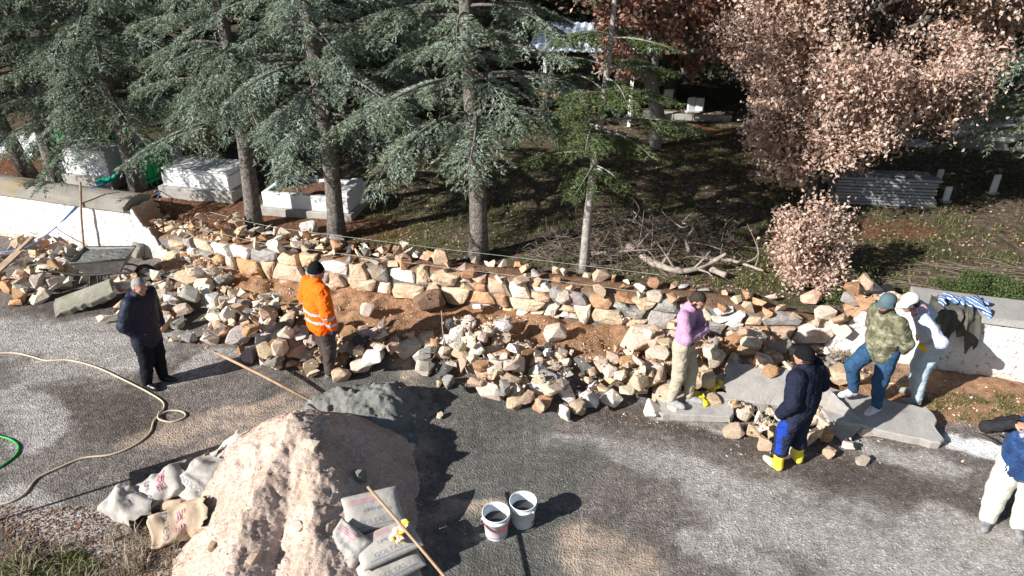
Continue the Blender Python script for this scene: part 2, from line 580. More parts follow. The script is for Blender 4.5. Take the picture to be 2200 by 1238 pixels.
def road_mat():
    k = NT('gravel_road')
    k.coords('Object')
    vcol = k.voro(46.0, 'F1', 'Color')
    vsep = k.n('SeparateColor'); k.l(vcol, vsep.inputs[0])
    big = k.noise(1.1, 6, 0.7)
    mid = k.noise(9.0, 6, 0.75)
    c = k.ramp(mid, [(0.30, (0.098, 0.084, 0.075)), (0.55, (0.20, 0.180, 0.166)), (0.75, (0.34, 0.315, 0.295))])
    c = k.mix(k.math('MULTIPLY', k.attr('brown'), 0.8), c, k.ramp(mid, [(0.3, (0.055, 0.044, 0.038)), (0.7, (0.15, 0.125, 0.11))]))
    c = k.mix(k.math('MULTIPLY', k.attr('pale'), k.ramp(k.noise(3.0, 6, 0.75), [(0.30, (0.35, 0.35, 0.35)), (0.50, (1, 1, 1))])), c, k.ramp(mid, [(0.28, (0.22, 0.202, 0.188)), (0.5, (0.37, 0.35, 0.333)), (0.7, (0.46, 0.44, 0.42))]))
    c = k.mix(k.math('MULTIPLY', k.attr('cement'), 0.92), c, k.ramp(mid, [(0.3, (0.075, 0.076, 0.069)), (0.52, (0.125, 0.126, 0.115)), (0.75, (0.22, 0.216, 0.195))]))
    c = k.mix(k.math('MULTIPLY', k.math('MULTIPLY', k.attr('sand'), 0.95), k.ramp(k.noise(3.5, 6, 0.75), [(0.36, (0.1, 0.1, 0.1)), (0.58, (1, 1, 1))])), c, k.ramp(mid, [(0.3, (0.33, 0.25, 0.185)), (0.7, (0.52, 0.42, 0.33))]))
    c = k.mix(k.attr('soil'), c, k.ramp(mid, [(0.28, (0.15, 0.078, 0.044)), (0.5, (0.32, 0.18, 0.10)), (0.75, (0.45, 0.28, 0.175))]))
    # single pebbles, darker and lighter than the fines between them
    peb = k.ramp(vsep.outputs[0], [(0.0, (0.62, 0.60, 0.58)), (0.55, (0.97, 0.96, 0.95)), (0.86, (1.18, 1.16, 1.14)), (0.97, (1.7, 1.67, 1.63))])
    am = k.math('SUBTRACT', 0.68, k.math('MULTIPLY', k.attr('soft'), 0.6))
    c = k.mix(am, c, peb, 'MULTIPLY')
    c = k.mix(k.attr('ash'), c, k.ramp(mid, [(0.3, (0.42, 0.42, 0.42)), (0.5, (0.8, 0.8, 0.8))]))
    c = k.mix(0.85, c, k.ramp(big, [(0.3, (0.62, 0.60, 0.58)), (0.5, (0.98, 0.97, 0.96)), (0.7, (1.3, 1.29, 1.28))]), 'MULTIPLY')
    nb = k.bump(k.voro(46.0), 0.7, 0.018)
    nb = k.bump(k.noise(18.0, 5, 0.75), 0.7, 0.03, nb)
    return k.done(c, 0.93, nb, 0.2)


soft = np.clip(soil + sand * 0.8 + cement * 0.7, 0, 1)
rv = lambda a: a.ravel()
road = obj('gravel_road', mesh_np('gravel_road', np.stack([rv(X), rv(Y), rv(Z)], 1), grid_faces(len(ax), len(tt))[:, ::-1], True, [road_mat()],
           attrs=dict(pale=rv(pale), sand=rv(sand), cement=rv(cement), brown=rv(brown), soil=rv(soil), ash=rv(ash), soft=rv(soft))))
tag(road, kind='structure')

# --- cemetery ground behind the wall, running on to the horizon
ax2 = axis(-14, 12, 0.12, -300, 300)
t2 = np.concatenate([np.arange(0, 14, 0.09), 14 + np.cumsum(0.09 * 1.16 ** np.arange(1, 48))])
X2, T2 = np.meshgrid(ax2, t2, indexing='ij')
Y2 = wy(X2) + 0.25 + T2
Z2 = h_cem(X2, Y2)
litter = np.clip(0.5 + 1.3 * n2(X2, Y2, 0.7, 5, 31) + 0.15 * (X2 > 0.5), 0, 1)
g_red = np.clip(seg_mask(X2, Y2, at(350, 450, .7), at(800, 500, .7), 1.0, 0.8, n2(X2, Y2, 1.2, 4, 33)) + 0.8 * seg_mask(X2, Y2, at(1880, 500, .75), at(1960, 500, .75), 0.6, 0.5, n2(X2, Y2, 1.4, 4, 34)) + seg_mask(X2, Y2, at(0, 370, .7), at(200, 385, .7), 0.9, 0.7, n2(X2, Y2, 1.2, 4, 33)) + seg_mask(X2, Y2, at(1500, 285, .75), at(1560, 295, .75), 0.5, 0.5, n2(X2, Y2, 1.2, 4, 33)), 0, 1)


def cem_mat():
    k = NT('cemetery_ground')
    k.coords('Object')
    mid = k.noise(7.0, 6, 0.75)
    c = k.ramp(mid, [(0.3, (0.03, 0.03, 0.016)), (0.5, (0.066, 0.068, 0.032)), (0.7, (0.125, 0.118, 0.064))])
    c = k.mix(k.attr('litter'), c, k.ramp(mid, [(0.3, (0.05, 0.036, 0.026)), (0.5, (0.115, 0.088, 0.065)), (0.72, (0.23, 0.187, 0.145))]))
    c = k.mix(k.math('MULTIPLY', k.attr('red'), 0.9), c, k.ramp(mid, [(0.3, (0.09, 0.042, 0.026)), (0.7, (0.24, 0.12, 0.07))]))
    vcol = k.voro(32.0, 'F1', 'Color')
    vs = k.n('SeparateColor'); k.l(vcol, vs.inputs[0])
    c = k.mix(0.7, c, k.ramp(vs.outputs[0], [(0, (0.55, 0.53, 0.5)), (0.6, (1, 1, 1)), (0.95, (1.7, 1.6, 1.5))]), 'MULTIPLY')
    nb = k.bump(k.noise(22.0, 5, 0.8), 0.8, 0.04)
    return k.done(c, 0.95, nb, 0.1)


cem = obj('cemetery_ground', mesh_np('cemetery_ground', np.stack([rv(X2), rv(Y2), rv(Z2)], 1), grid_faces(len(ax2), len(t2)), True, [cem_mat()],
          attrs=dict(litter=rv(litter), red=rv(g_red))))
tag(cem, kind='structure')

# ================================================================== WALLS
def wall_pt(s):
    """point on the wall's front foot at x = s, with tangent and outward (front) normal"""
    y = float(wy(s)); dy = float(wy(s + 0.4) - wy(s - 0.4)) / 0.8
    L = math.hypot(1, dy)
    return np.array([s, y, 0.0]), np.array([1 / L, dy / L, 0.0]), np.array([dy / L, -1 / L, 0.0])


def plaster_wall(name, s0, s1, ztop, label, zbase=-0.1):
    """rendered wall; its top edge ztop(s) falls away where the wall has been broken down"""
    n = int(abs(s1 - s0) / 0.05) + 2
    ss = np.linspace(s0, s1, n)
    m = 22
    V = np.zeros((n, m + 8, 3)); W = np.zeros((n, m + 8))
    for i, s in enumerate(ss):
        p, t, nn = wall_pt(s)
        zt = ztop(s)
        zz = np.linspace(zbase, zt, m)
        rough = 0.02 * fbm(np.stack([np.full(m, s * 2.2), zz * 2.2, np.zeros(m)], 1), 4, 41) + 0.008 * fbm(np.stack([np.full(m, s * 9), zz * 9, np.zeros(m)], 1), 2, 43)
        V[i, :m] = p[None] + nn[None] * (0.02 + rough[:, None]) + np.stack([0 * zz, 0 * zz, zz], 1)
        W[i, :m] = np.clip(1.0 - (zz - 0.0) / 0.28, 0, 1)
        back = np.linspace(0.04, WALL_T, 7)
        for j, b in enumerate(back):
            V[i, m + j] = p - nn * b + np.array([0, 0, zt + 0.02 * math.sin(s * 31 + j * 2.1)])
            W[i, m + j] = 1 + np.clip((0.99 - zt) * 30, 0, 1)
        V[i, m + 7] = p - nn * WALL_T + np.array([0, 0, zbase])
    F = grid_faces(n, m + 8)
    V = V.reshape(-1, 3)
    Fl = [F]
    for i in (0, n - 1):
        loop = list(range(i * (m + 8), (i + 1) * (m + 8)))
        tri = [(loop[0], loop[k], loop[k + 1]) for k in range(1, len(loop) - 1)]
        Fl.append(np.array(tri))
    root = empty(name, wall_pt((s0 + s1) / 2)[0], 0, label, 'wall')
    o = obj('render_coat', mesh_np('render_coat', V - np.array(root.location), Fl, False, [M_PLASTER], attrs=dict(wear=W.ravel())), root)
    return root


XL1 = at(300, 440, 1.0)[0]                       # left wall: full height up to here
XL2 = at(368, 545, 0.2)[0]


def ztop_l(s):
    f = np.clip((s - XL1) / (XL2 - XL1), 0, 1)
    return 1.0 - 0.82 * f ** 0.9 + (0.05 * math.sin(s * 23) + 0.04 * math.sin(s * 57)) * (0 < f < 1)


wall_l = plaster_wall('plastered_wall', -45.0, XL2, ztop_l, 'long whitewashed wall on the left under rounded grey coping, broken off at its right end')
XR1 = at(1885, 655, 1.0)[0]
XR2 = at(1775, 745, 0.25)[0]


def ztop_r(s):
    f = np.clip((XR1 - s) / (XR1 - XR2), 0, 1)
    return 0.98 - 0.78 * f ** 1.25 + (0.05 * math.sin(s * 19) + 0.03 * math.sin(s * 47)) * (0 < f < 1)


wall_r = plaster_wall('plastered_wall', XR2, 35.0, ztop_r, 'whitewashed wall on the right with flat slab coping, behind the man in camouflage')


def coping(parent, s0, s1, w0, w1, zb, prof, m, gap=None):
    """coping laid along the wall top; prof is a list of (u 0..1 across, height)"""
    n = int((s1 - s0) / 0.08) + 2
    V = []
    for s in np.linspace(s0, s1, n):
        p, t, nn = wall_pt(s)
        for k, (u, h) in enumerate(prof):
            e = 0.006 * math.sin(s * 3.1 + k * 1.7) + 0.003 * math.sin(s * 7.7 + k)
            V.append(p + nn * (w0 + (w1 - w0) * u + e) + np.array([0, 0, zb + h + e * 0.6]))
    K = len(prof)
    F = []
    for i in range(n - 1):
        for j in range(K):
            q = (j + 1) % K
            F.append((i*K+j, (i+1)*K+j, (i+1)*K+q, i*K+q))
    F.append(tuple(range(K)))
    F.append(tuple((n-1)*K + j for j in range(K))[::-1])
    mb = MB(); mb.add(np.array(V) - np.array(parent.location), F)
    return obj('coping', mb.mesh('coping', m), parent)


arch = [(0, 0)] + [(u, 0.05 + 0.15 * math.sin(PI * (0.08 + 0.84 * u)) ) for u in np.linspace(0, 1, 9)] + [(1, 0)]
coping(wall_l, -45.0, at(298, 425, 1.05)[0], 0.10, -0.62, 0.985, arch, M_COPING)
flat = [(0, 0), (0, 0.075), (0.06, 0.09), (0.94, 0.10), (1, 0.085), (1, 0)]
x = at(1945, 640, 1.0)[0]
for L in (1.62, 1.0, 1.5, 1.4, 1.6, 12.0):
    coping(wall_r, x, x + L - 0.012, 0.09, -0.60, 0.985, flat, M_COPING2)
    x += L

# ---- the new wall of field stones set in mortar
S0, S1 = XL2 - 0.2, XR2 + 0.12
wroot = empty('stone_wall', wall_pt(0.0)[0], 0, 'newly laid field stone wall in grey mortar between the two whitewashed walls', 'wall')
WTOP = 0.93


def wall_top(s):
    """height of the stone wall's mortared body"""
    return np.interp(s, [S0, S0 + 0.8, S0 + 2.0, 0.0, 3.0, XR2 - 0.6, S1], [0.50, 0.72, 0.80, 0.81, 0.78, 0.68, 0.50])


n = int((S1 - S0) / 0.05)
ss = np.linspace(S0, S1, n)
V = []
for s in ss:
    p, t, nn = wall_pt(s)
    zt = float(wall_top(s))
    for (d, z) in [(0, -0.1)] + [(0.0, q) for q in np.linspace(0, zt - 0.03, 12)] + [(-0.04, zt), (-0.18, zt + .01), (-0.32, zt), (-0.46, zt - .02), (-0.5, zt - 0.06), (-0.5, 0)]:
        e = 0.03 * float(vnoise(np.array([[s * 6, z * 6 + d * 6, 3.1]]), 51)[0])
        V.append(p + nn * (d - 0.035 + e) + np.array([0, 0, z + e * 0.6]))
K = 19
fj = np.tile(np.arange(K - 1), n - 1)
mo = obj('mortar', mesh_np('mortar', np.array(V) - np.array(wroot.location), grid_faces(n, K), True, [M_MORTAR, simple('wall_top_earth', (.30, .18, .11), (.16, .09, .055), 7, .95, 30, .9, .04)], fmat=(fj >= 12).astype(int)), wroot)


def slab_stone(poly, depth, bulge, rng):
    """one faced stone: outline poly (n,2) in the wall face, standing proud of the mortar"""
    poly = np.asarray(poly, float)
    c = poly.mean(0)
    n = len(poly)
    rings = [(1.0, -0.12), (1.02, depth * 0.35), (0.94, depth * 0.95), (0.62, depth + bulge * 0.5)]
    V = []
    for (k, d) in rings:
        q = c + (poly - c) * k
        dd = d + (rng.uniform(-0.35, 0.35, n) * bulge if d > 0.01 else 0)
        V.append(np.stack([q[:, 0], -np.broadcast_to(dd, (n,)), q[:, 1]], 1))
    V.append(np.array([[c[0] + rng.uniform(-.03, .03), -(depth + bulge), c[1] + rng.uniform(-.03, .03)]]))
    V = np.concatenate(V)
    F = []
    for i in range(3):
        for j in range(n):
            q = (j + 1) % n
            F.append((i*n+j, i*n+q, (i+1)*n+q, (i+1)*n+j))
    for j in range(n):
        F.append((3*n+j, 3*n+(j+1) % n, 4*n))
    F.append(tuple(range(n))[::-1])
    return V, F


rng = np.random.default_rng(3)
white_px = [(600, 550), (575, 575), (640, 535), (745, 590), (775, 600), (838, 580), (650, 580), (700, 560), (850, 600), (1097, 610), (1140, 625), (1310, 640), (1385, 640), (1560, 690), (1590, 690), (510, 545), (470, 535), (990, 590)]
grey_px = [(1195, 620), (1250, 640), (1195, 660), (1360, 655), (870, 540), (1420, 660), (1665, 705)]
white_w = [at(p[0], p[1], 0.65) for p in white_px]
grey_w = [at(p[0], p[1], 0.6) for p in grey_px]
rows = [0.0, 0.28, 0.55, 0.81]
nst = 0
for r in range(3):
    s = S0 + 0.05 + rng.uniform(0, 0.2)
    prev_tilt = rng.uniform(-0.05, 0.05)
    while s < S1 - 0.15:
        wd = float(np.clip(rng.gamma(6, 0.056), 0.17, 0.58))
        za = rows[r] + 0.045 * math.sin(s * 2.1 + r * 2) + rng.uniform(-0.03, 0.03)
        zb = rows[r + 1] + 0.045 * math.sin(s * 2.1 + r * 2 + 2) + rng.uniform(-0.03, 0.05)
        top = float(wall_top(s + wd / 2))
        if r == 2: zb = top + rng.uniform(-0.03, 0.06)
        zb = min(zb, top + 0.06)
        tilt = rng.uniform(-0.09, 0.09)
        bkz = float(h_bank(s + wd / 2, wy(s + wd / 2)))
        if zb - za > 0.12 and zb > bkz + 0.03:
            split = rng.random() < 0.55 and wd < 0.34
            for (a, b) in ([(za, (za + zb) / 2), ((za + zb) / 2, zb)] if split else [(za, zb)]):
                g = 0.017
                x0, x1 = s + g, s + wd - g
                cor = [(x0 + prev_tilt, a + g), (x1 + tilt, a + g), (x1 - tilt, b - g), (x0 - prev_tilt, b - g)]
                poly = []
                for q in range(4):
                    p0, p1 = np.array(cor[q]), np.array(cor[(q + 1) % 4])
                    cc = np.array([(x0 + x1) / 2, (a + b) / 2])
                    poly.append(cc + (p0 - cc) * rng.uniform(0.74, 1.06))
                    poly.append((p0 + p1) / 2 + (((p0 + p1) / 2) - cc) * rng.uniform(-0.10, 0.08) + rng.uniform(-0.022, 0.022, 2))
                poly = np.array(poly)
                c = poly.mean(0)
                Vs, Fs = slab_stone(poly - c, rng.uniform(0.015, 0.06), rng.uniform(0.015, 0.05), rng)
                me = bpy.data.meshes.new('stone'); me.from_pydata(Vs.tolist(), [], Fs); me.materials.append(M_ROCK)
                p, t, nn = wall_pt(c[0])
                o = obj('stone', me, wroot, tuple(p + np.array([0, 0, c[1]]) - np.array(wroot.location)), (0, 0, math.atan2(t[1], t[0])))
                wp = Vector((c[0], p[1], c[1]))
                u = rng.random()
                if any((wp - q).length < 0.19 for q in white_w): colr = WHITE
                elif any((wp - q).length < 0.24 for q in grey_w): colr = GREY
                elif u < 0.03: colr = WHITE
                elif u < 0.17: colr = GREY
                elif u < 0.32: colr = ORANGE
                elif u < 0.5: colr = CREAM
                else: colr = TAN
                o.color = (*jit(colr, 0.08 if colr == WHITE else 0.15), 1)
                nst += 1
        s += wd
        prev_tilt = -tilt * 0 + tilt
# builder's strings stretched along the wall
for (za, zb, off) in ((0.98, 0.94, 0.02), (1.06, 1.02, -0.45)):
    pts = []
    xs0, xs1 = at(395, 500, 1.0)[0], at(1420, 640, 1.0)[0]
    for f in np.linspace(0, 1, 30):
        s = xs0 + (xs1 - xs0) * f
        a, b = wall_pt(xs0), wall_pt(xs1)
        p, t, nn = wall_pt(s)
        pts.append(p + nn * (off + 0.03) + np.array([0, 0, za + (zb - za) * f]))
    mb = MB(); mb.tube(np.array(pts), 0.0025, 4)
    o = obj('guide_string', mb.mesh('guide_string', simple('string', (0.55, 0.58, 0.5))))
    tag(o, 'thin guide string stretched along the front edge of the stone wall' if off > 0 else 'thin guide string stretched along the back edge of the stone wall', 'string')

# ================================================================== RUBBLE
def rock_mesh(name, rng, npts=18, sq=(1, 1, 1), sub=True):
    """angular stone: hull of scattered points with its edges worn off; unit radius"""
    bm = bmesh.new()
    P = rng.normal(size=(npts, 3))
    P /= np.linalg.norm(P, axis=1)[:, None]
    P *= rng.uniform(0.80, 1.08, npts)[:, None]
    P = np.sign(P) * np.abs(P) ** 0.7
    for p in P * np.array(sq): bm.verts.new(p)
    bmesh.ops.convex_hull(bm, input=bm.verts)
    for v in [v for v in bm.verts if not v.link_faces]: bm.verts.remove(v)
    bmesh.ops.dissolve_limit(bm, angle_limit=rad(9), verts=bm.verts, edges=bm.edges)
    if sub:
        bmesh.ops.bevel(bm, geom=list(bm.edges), offset=0.05, segments=1, affect='EDGES', profile=0.6)
        bmesh.ops.triangulate(bm, faces=[f for f in bm.faces if len(f.verts) > 4])
        for v in bm.verts:
            v.co += Vector(rng.uniform(-0.025, 0.025, 3))
    else:
        bmesh.ops.triangulate(bm, faces=bm.faces)
    me = bpy.data.meshes.new(name)
    bm.to_mesh(me); bm.free()
    me.materials.append(M_ROCK)
    return me


rng = np.random.default_rng(12)
ROCKS = [rock_mesh('rubble_stone', rng, int(rng.integers(11, 22)), (1, rng.uniform(0.72, 0.95), rng.uniform(0.6, 0.85))) for _ in range(20)]
CHIPS = []
for _ in range(8):
    me = rock_mesh('chip', rng, 9, (1, 0.8, 0.65), False)
    v = np.array([q.co[:] for q in me.vertices]); f = np.array([q.vertices[:] for q in me.polygons])
    CHIPS.append((v, f))

GX0, GX1, GY0, GY1, GS = -13.0, 9.5, 4.0, 15.5, 0.03
gx = np.arange(GX0, GX1, GS); gy = np.arange(GY0, GY1, GS)
GXX, GYY = np.meshgrid(gx, gy, indexing='ij')
_w = wy(GXX)
HM = np.where(GYY < _w, h_road(GXX, GYY), np.where((GYY < _w + 0.48) & (GXX > S0 + .2) & (GXX < S1), wall_top(GXX), h_cem(GXX, GYY)))
_zr = 0.98 - 0.78 * np.clip((XR1 - GXX) / (XR1 - XR2), 0, 1) ** 1.25
HM = np.where((GYY >= _w - 0.04) & (GYY < _w + 0.5) & (GXX > XR2) & (GXX <= XR1), np.maximum(_zr, 0.1), HM)
HM = np.where((GYY >= _w - 0.02) & (GYY < _w + 0.5) & ((GXX < XL1) | (GXX > XR1)), 1.1, HM)


def settle(x, y, a, b, c, rz, jitter=0.0, q=82):
    """drop a stone of half sizes a, b, c onto the heap; returns where it comes to rest"""
    best = None
    for k in range(8 if jitter else 1):
        xx = x + (RNG.uniform(-jitter, jitter) if k else 0); yy = y + (RNG.uniform(-jitter, jitter) if k else 0)
        R = max(a, b)
        i0, i1 = int((xx - R - GX0) / GS), int((xx + R - GX0) / GS) + 2
        j0, j1 = int((yy - R - GY0) / GS), int((yy + R - GY0) / GS) + 2
        if i0 < 0 or j0 < 0 or i1 >= len(gx) or j1 >= len(gy): continue
        dx = GXX[i0:i1, j0:j1] - xx; dy = GYY[i0:i1, j0:j1] - yy
        u = (dx * math.cos(rz) + dy * math.sin(rz)) / a
        v = (-dx * math.sin(rz) + dy * math.cos(rz)) / b
        q2 = u * u + v * v
        ins = q2 < 0.80
        if not ins.any(): continue
        prof = c * np.sqrt(np.clip(1 - q2, 0, 1))
        z = float(np.percentile((HM[i0:i1, j0:j1] + prof)[ins], q))
        if best is None or z < best[0]: best = (z, xx, yy, i0, i1, j0, j1, prof, q2 < 0.95)
    if best is None: return None
    z, xx, yy, i0, i1, j0, j1, prof, ins = best
    sub = HM[i0:i1, j0:j1]
    np.copyto(sub, np.maximum(sub, z + prof * 0.85), where=ins)
    return xx, yy, z


def in_poly(P, pts):
    r = np.zeros(len(pts), bool)
    n = len(P)
    for i in range(n):
        (x0, y0), (x1, y1) = P[i], P[(i + 1) % n]
        cond = ((y0 > pts[:, 1]) != (y1 > pts[:, 1])) & (pts[:, 0] < (x1 - x0) * (pts[:, 1] - y0) / (y1 - y0 + 1e-9) + x0)
        r ^= cond
    return r


def sample_poly(px_poly, z, n):
    P = [tuple(at(p[0], p[1], z)[:2]) for p in px_poly]
    lo = np.min(P, 0); hi = np.max(P, 0)
    out = np.zeros((0, 2))
    while len(out) < n:
        q = RNG.uniform(lo, hi, (n * 2, 2))
        out = np.concatenate([out, q[in_poly(P, q)]])
    return out[:n]


# single stones that stand out: px, py, ground height, half sizes, yaw, colour, label
special = [
    (1363, 765, 0.10, (0.26, 0.22, 0.25), 0.3, CREAM, 'largest smooth cream boulder, left of the man in pink'),
    (1262, 800, 0.12, (0.27, 0.16, 0.13), 2.3, (0.16, 0.165, 0.17), 'dark grey split slab of rock on the right end of the central heap'),
    (1190, 738, 0.16, (0.19, 0.15, 0.15), 0.2, CREAM, 'white capped boulder alone on the brown earth right of the central heap'),
    (1080, 715, 0.2, (0.17, 0.14, 0.15), 1.0, CREAM, 'pale boulder at the top of the central heap'),
    (925, 680, 0.12, (0.27, 0.22, 0.19), 0.4, (0.26, 0.17, 0.115), 'large brown boulder in shade right of the orange jacket'),
    (795, 683, 0.2, (0.15, 0.13, 0.15), 0.5, CREAM, 'round cream boulder on the earth bank right of the orange jacket'),
    (515, 735, 0.03, (0.24, 0.19, 0.17), 0.6, (0.62, 0.60, 0.56), 'big pale grey block at the front of the heap between the two left men'),
    (635, 760, 0.03, (0.22, 0.17, 0.16), 1.2, TAN, 'pitted tan boulder at the feet of the heap left of the orange jacketed man'),
    (385, 705, 0.02, (0.15, 0.12, 0.15), 0.9, (0.5, 0.47, 0.44), 'flat faced grey stone just right of the man in the navy coat'),
    (1812, 610, 0.75, (0.25, 0.19, 0.17), -0.5, TAN, 'large upright tan boulder beside the small green bush on the wall line'),
    (1745, 635, 0.8, (0.19, 0.15, 0.12), 0.2, (0.72, 0.52, 0.40), 'pink and white stone on the wall top left of the small green bush'),
    (1850, 640, 0.8, (0.27, 0.20, 0.14), 0.1, CREAM, 'broad cream boulder on the broken end of the right white wall'),
    (1905, 625, 0.8, (0.17, 0.13, 0.12), 0.3, TAN, 'tan stone sitting left of the flat coping end'),
    (1845, 670, 0.85, (0.20, 0.15, 0.11), 0.0, GREY, 'grey rounded stone on the broken end of the right white wall'),
    (1800, 690, 0.8, (0.22, 0.16, 0.12), 0.4, CREAM, 'cream stone atop the wall left of the broken white plaster'),
    (1460, 870, 0.0, (0.05, 0.05, 0.04), 0.4, CREAM, None),
    (1780, 980, 0.0, (0.11, 0.08, 0.07), 0.7, TAN, 'single tan stone on the road right of the yellow boots'),
    (1850, 995, 0.0, (0.11, 0.08, 0.06), 0.2, CREAM, 'pale flat stone lying alone on the road, farthest from the yellow boots'),
    (1858, 935, 0.0, (0.13, 0.09, 0.08), 0.1, CREAM, 'cream stone resting against the front edge of the right broken slab'),
    (1960, 938, 0.0, (0.19, 0.09, 0.07), -0.4, (0.62, 0.52, 0.44), 'pinkish wedge of stone at the right corner of the right broken slab'),
    (1775, 945, 0.0, (0.14, 0.10, 0.10), 0.9, (0.55, 0.36, 0.20), 'orange faced stone behind the yellow boots'),
    (695, 865, 0.0, (0.07, 0.05, 0.05), 0.9, TAN, None),
    (945, 898, 0.0, (0.055, 0.045, 0.05), 0.9, CREAM, 'small pale stone alone right of the mortar heap'),
    (250, 672, 0.0, (0.06, 0.045, 0.04), 0.9, CREAM, 'small round pale stone on the road left of the navy coat'),
    (225, 650, 0.0, (0.14, 0.12, 0.10), 0.9, (0.66, 0.63, 0.58), 'pale stone leaning on the arched coping piece'),
    (255, 600, 0.1, (0.15, 0.12, 0.12), 0.3, TAN, None),
    (1815, 822, 0.05, (0.30, 0.23, 0.16), -0.3, (0.62, 0.47, 0.34), 'wide tan boulder under the raised foot of the man in camouflage'),
    (1560, 770, 0.15, (0.18, 0.14, 0.14), 0.3, TAN, None),
    (665, 490, 0.8, (0.18, 0.14, 0.14), 0.2, WHITE, 'white faced block in the row of stones by the second cedar trunk'),
    (300, 545, 0.15, (0.15, 0.14, 0.22), 0.2, GREY, 'upright grey stone below the broken end of the left white wall'),
]
heaps = [
    # polygon px, z, count, size range, colour weights (tan, cream, orange, grey, white, dark), place
    ([(0, 640), (0, 520), (90, 515), (190, 550), (215, 595), (120, 615), (60, 630)], 0.15, 55, (0.09, 0.21), (5, 3, 1.5, 2.5, 1, .6), 'in the heap against the left white wall'),
    ([(225, 660), (270, 600), (330, 570), (430, 590), (520, 640), (600, 665), (660, 680), (650, 785), (560, 775), (480, 735), (370, 730), (260, 680)], 0.15, 120, (0.08, 0.215), (4, 7, 1, 2, 3, .5), 'in the heap behind the navy coat'),
    ([(715, 740), (800, 715), (890, 720), (920, 750), (860, 785), (720, 795), (560, 785), (640, 755)], 0.12, 48, (0.08, 0.21), (5, 4, 1.5, 1.5, 1, 1), 'in the shaded heap by the orange jacket'),
    ([(905, 785), (960, 735), (1080, 735), (1190, 765), (1300, 815), (1320, 855), (1240, 876), (1150, 866), (1040, 840), (920, 810)], 0.12, 100, (0.08, 0.20), (4, 7, 1.2, 1.5, 3, .7), 'in the central heap'),
    ([(1300, 815), (1340, 775), (1420, 760), (1560, 755), (1680, 778), (1760, 800), (1770, 812), (1690, 818), (1580, 808), (1560, 845), (1420, 868), (1330, 850)], 0.12, 84, (0.085, 0.215), (6, 7, 1.2, 1.2, 1, 0.3), 'in the heap around the man in pink'),
    ([(1565, 890), (1650, 872), (1720, 885), (1800, 910), (1790, 950), (1640, 965), (1580, 930)], 0.05, 30, (0.075, 0.15), (5, 5, 1, 2, 1, 0), 'in the small heap beside the yellow boots'),
    ([(340, 475), (400, 462), (540, 480), (720, 515), (900, 548), (930, 575), (830, 572), (640, 545), (480, 515), (380, 508)], 0.85, 62, (0.08, 0.17), (5, 5, 2.5, 2, 1.5, 0.3), 'on the wall top under the left cedars'),
    ([(820, 565), (1000, 580), (1200, 592), (1400, 617), (1600, 655), (1740, 680), (1730, 700), (1560, 680), (1380, 648), (1180, 615), (980, 600)], 0.98, 40, (0.08, 0.15), (6, 5, 3, 1, 0.8, 0), 'along the new wall top'),
    ([(1690, 700), (1790, 690), (1860, 670), (1850, 700), (1780, 740), (1700, 735)], 0.7, 7, (0.10, 0.17), (6, 6, 2, 1, 1, 0), 'at the broken right wall end'),
    ([(330, 475), (300, 445), (330, 435), (370, 485)], 0.8, 10, (0.07, 0.14), (4, 2, 4, 1, 0, 0), 'spilling from the broken left wall end'),
]
CNAME = ['tan', 'cream', 'rust orange', 'grey', 'white', 'dark grey']
CCOL = [TAN, CREAM, ORANGE, GREY, WHITE, DARK]
cand = []
# the big ones go in first, so that small ones fill in round them
for (px, py, z, hs, rz, c, lb) in special:
    p = at(px, py, z)
    if z >= .7: p.y = max(p.y, float(wy(p.x)) + .24)
    r = settle(p.x, p.y, *hs, rz, q=75)
    if r: cand.append((9.0 if lb else max(hs), r, hs, rz, c, lb, None, (0.0, 0.0)))
for (poly, z, cnt, (r0, r1), wts, place) in heaps:
    P = sample_poly(poly, z, cnt)
    if 'new wall top' in place:
        cnt = int((S1 - S0 - 1.2) / .21) * 2
        xs = S0 + .6 + .21 * (np.arange(cnt) // 2) + RNG.uniform(-.07, .07, cnt)
        P = np.stack([xs, wy(xs) + np.where(np.arange(cnt) % 2, .13, .37) + RNG.uniform(-.05, .06, cnt)], 1)
        P = P[RNG.permutation(cnt)]
    if 'under the left cedars' in place or 'broken' in place:
        P[:, 1] = np.maximum(P[:, 1], wy(P[:, 0]) + .14)
    rr = np.sort(r0 + (r1 - r0) * RNG.beta(1.4, 2.2, cnt))[::-1]
    wts = np.array(wts, float) / sum(wts)
    for k in range(cnt):
        hs = (rr[k] * RNG.uniform(1.0, 1.3), rr[k] * RNG.uniform(0.75, 1.05), rr[k] * RNG.uniform(0.6, 0.9))
        rz = RNG.uniform(0, 2 * PI)
        r = settle(P[k, 0], P[k, 1], *hs, rz, 0.18)
        if not r: continue
        ci = int(RNG.choice(6, p=wts))
        cand.append((rr[k], r, hs, rz, CCOL[ci], (CNAME[ci], place), f'rubble stones {place}', (RNG.uniform(-.5, .5), RNG.uniform(-.5, .5))))
cand.sort(key=lambda c: -c[0] / (1 if c[0] > 5 else math.hypot(c[1][0], c[1][1], 6.2)))
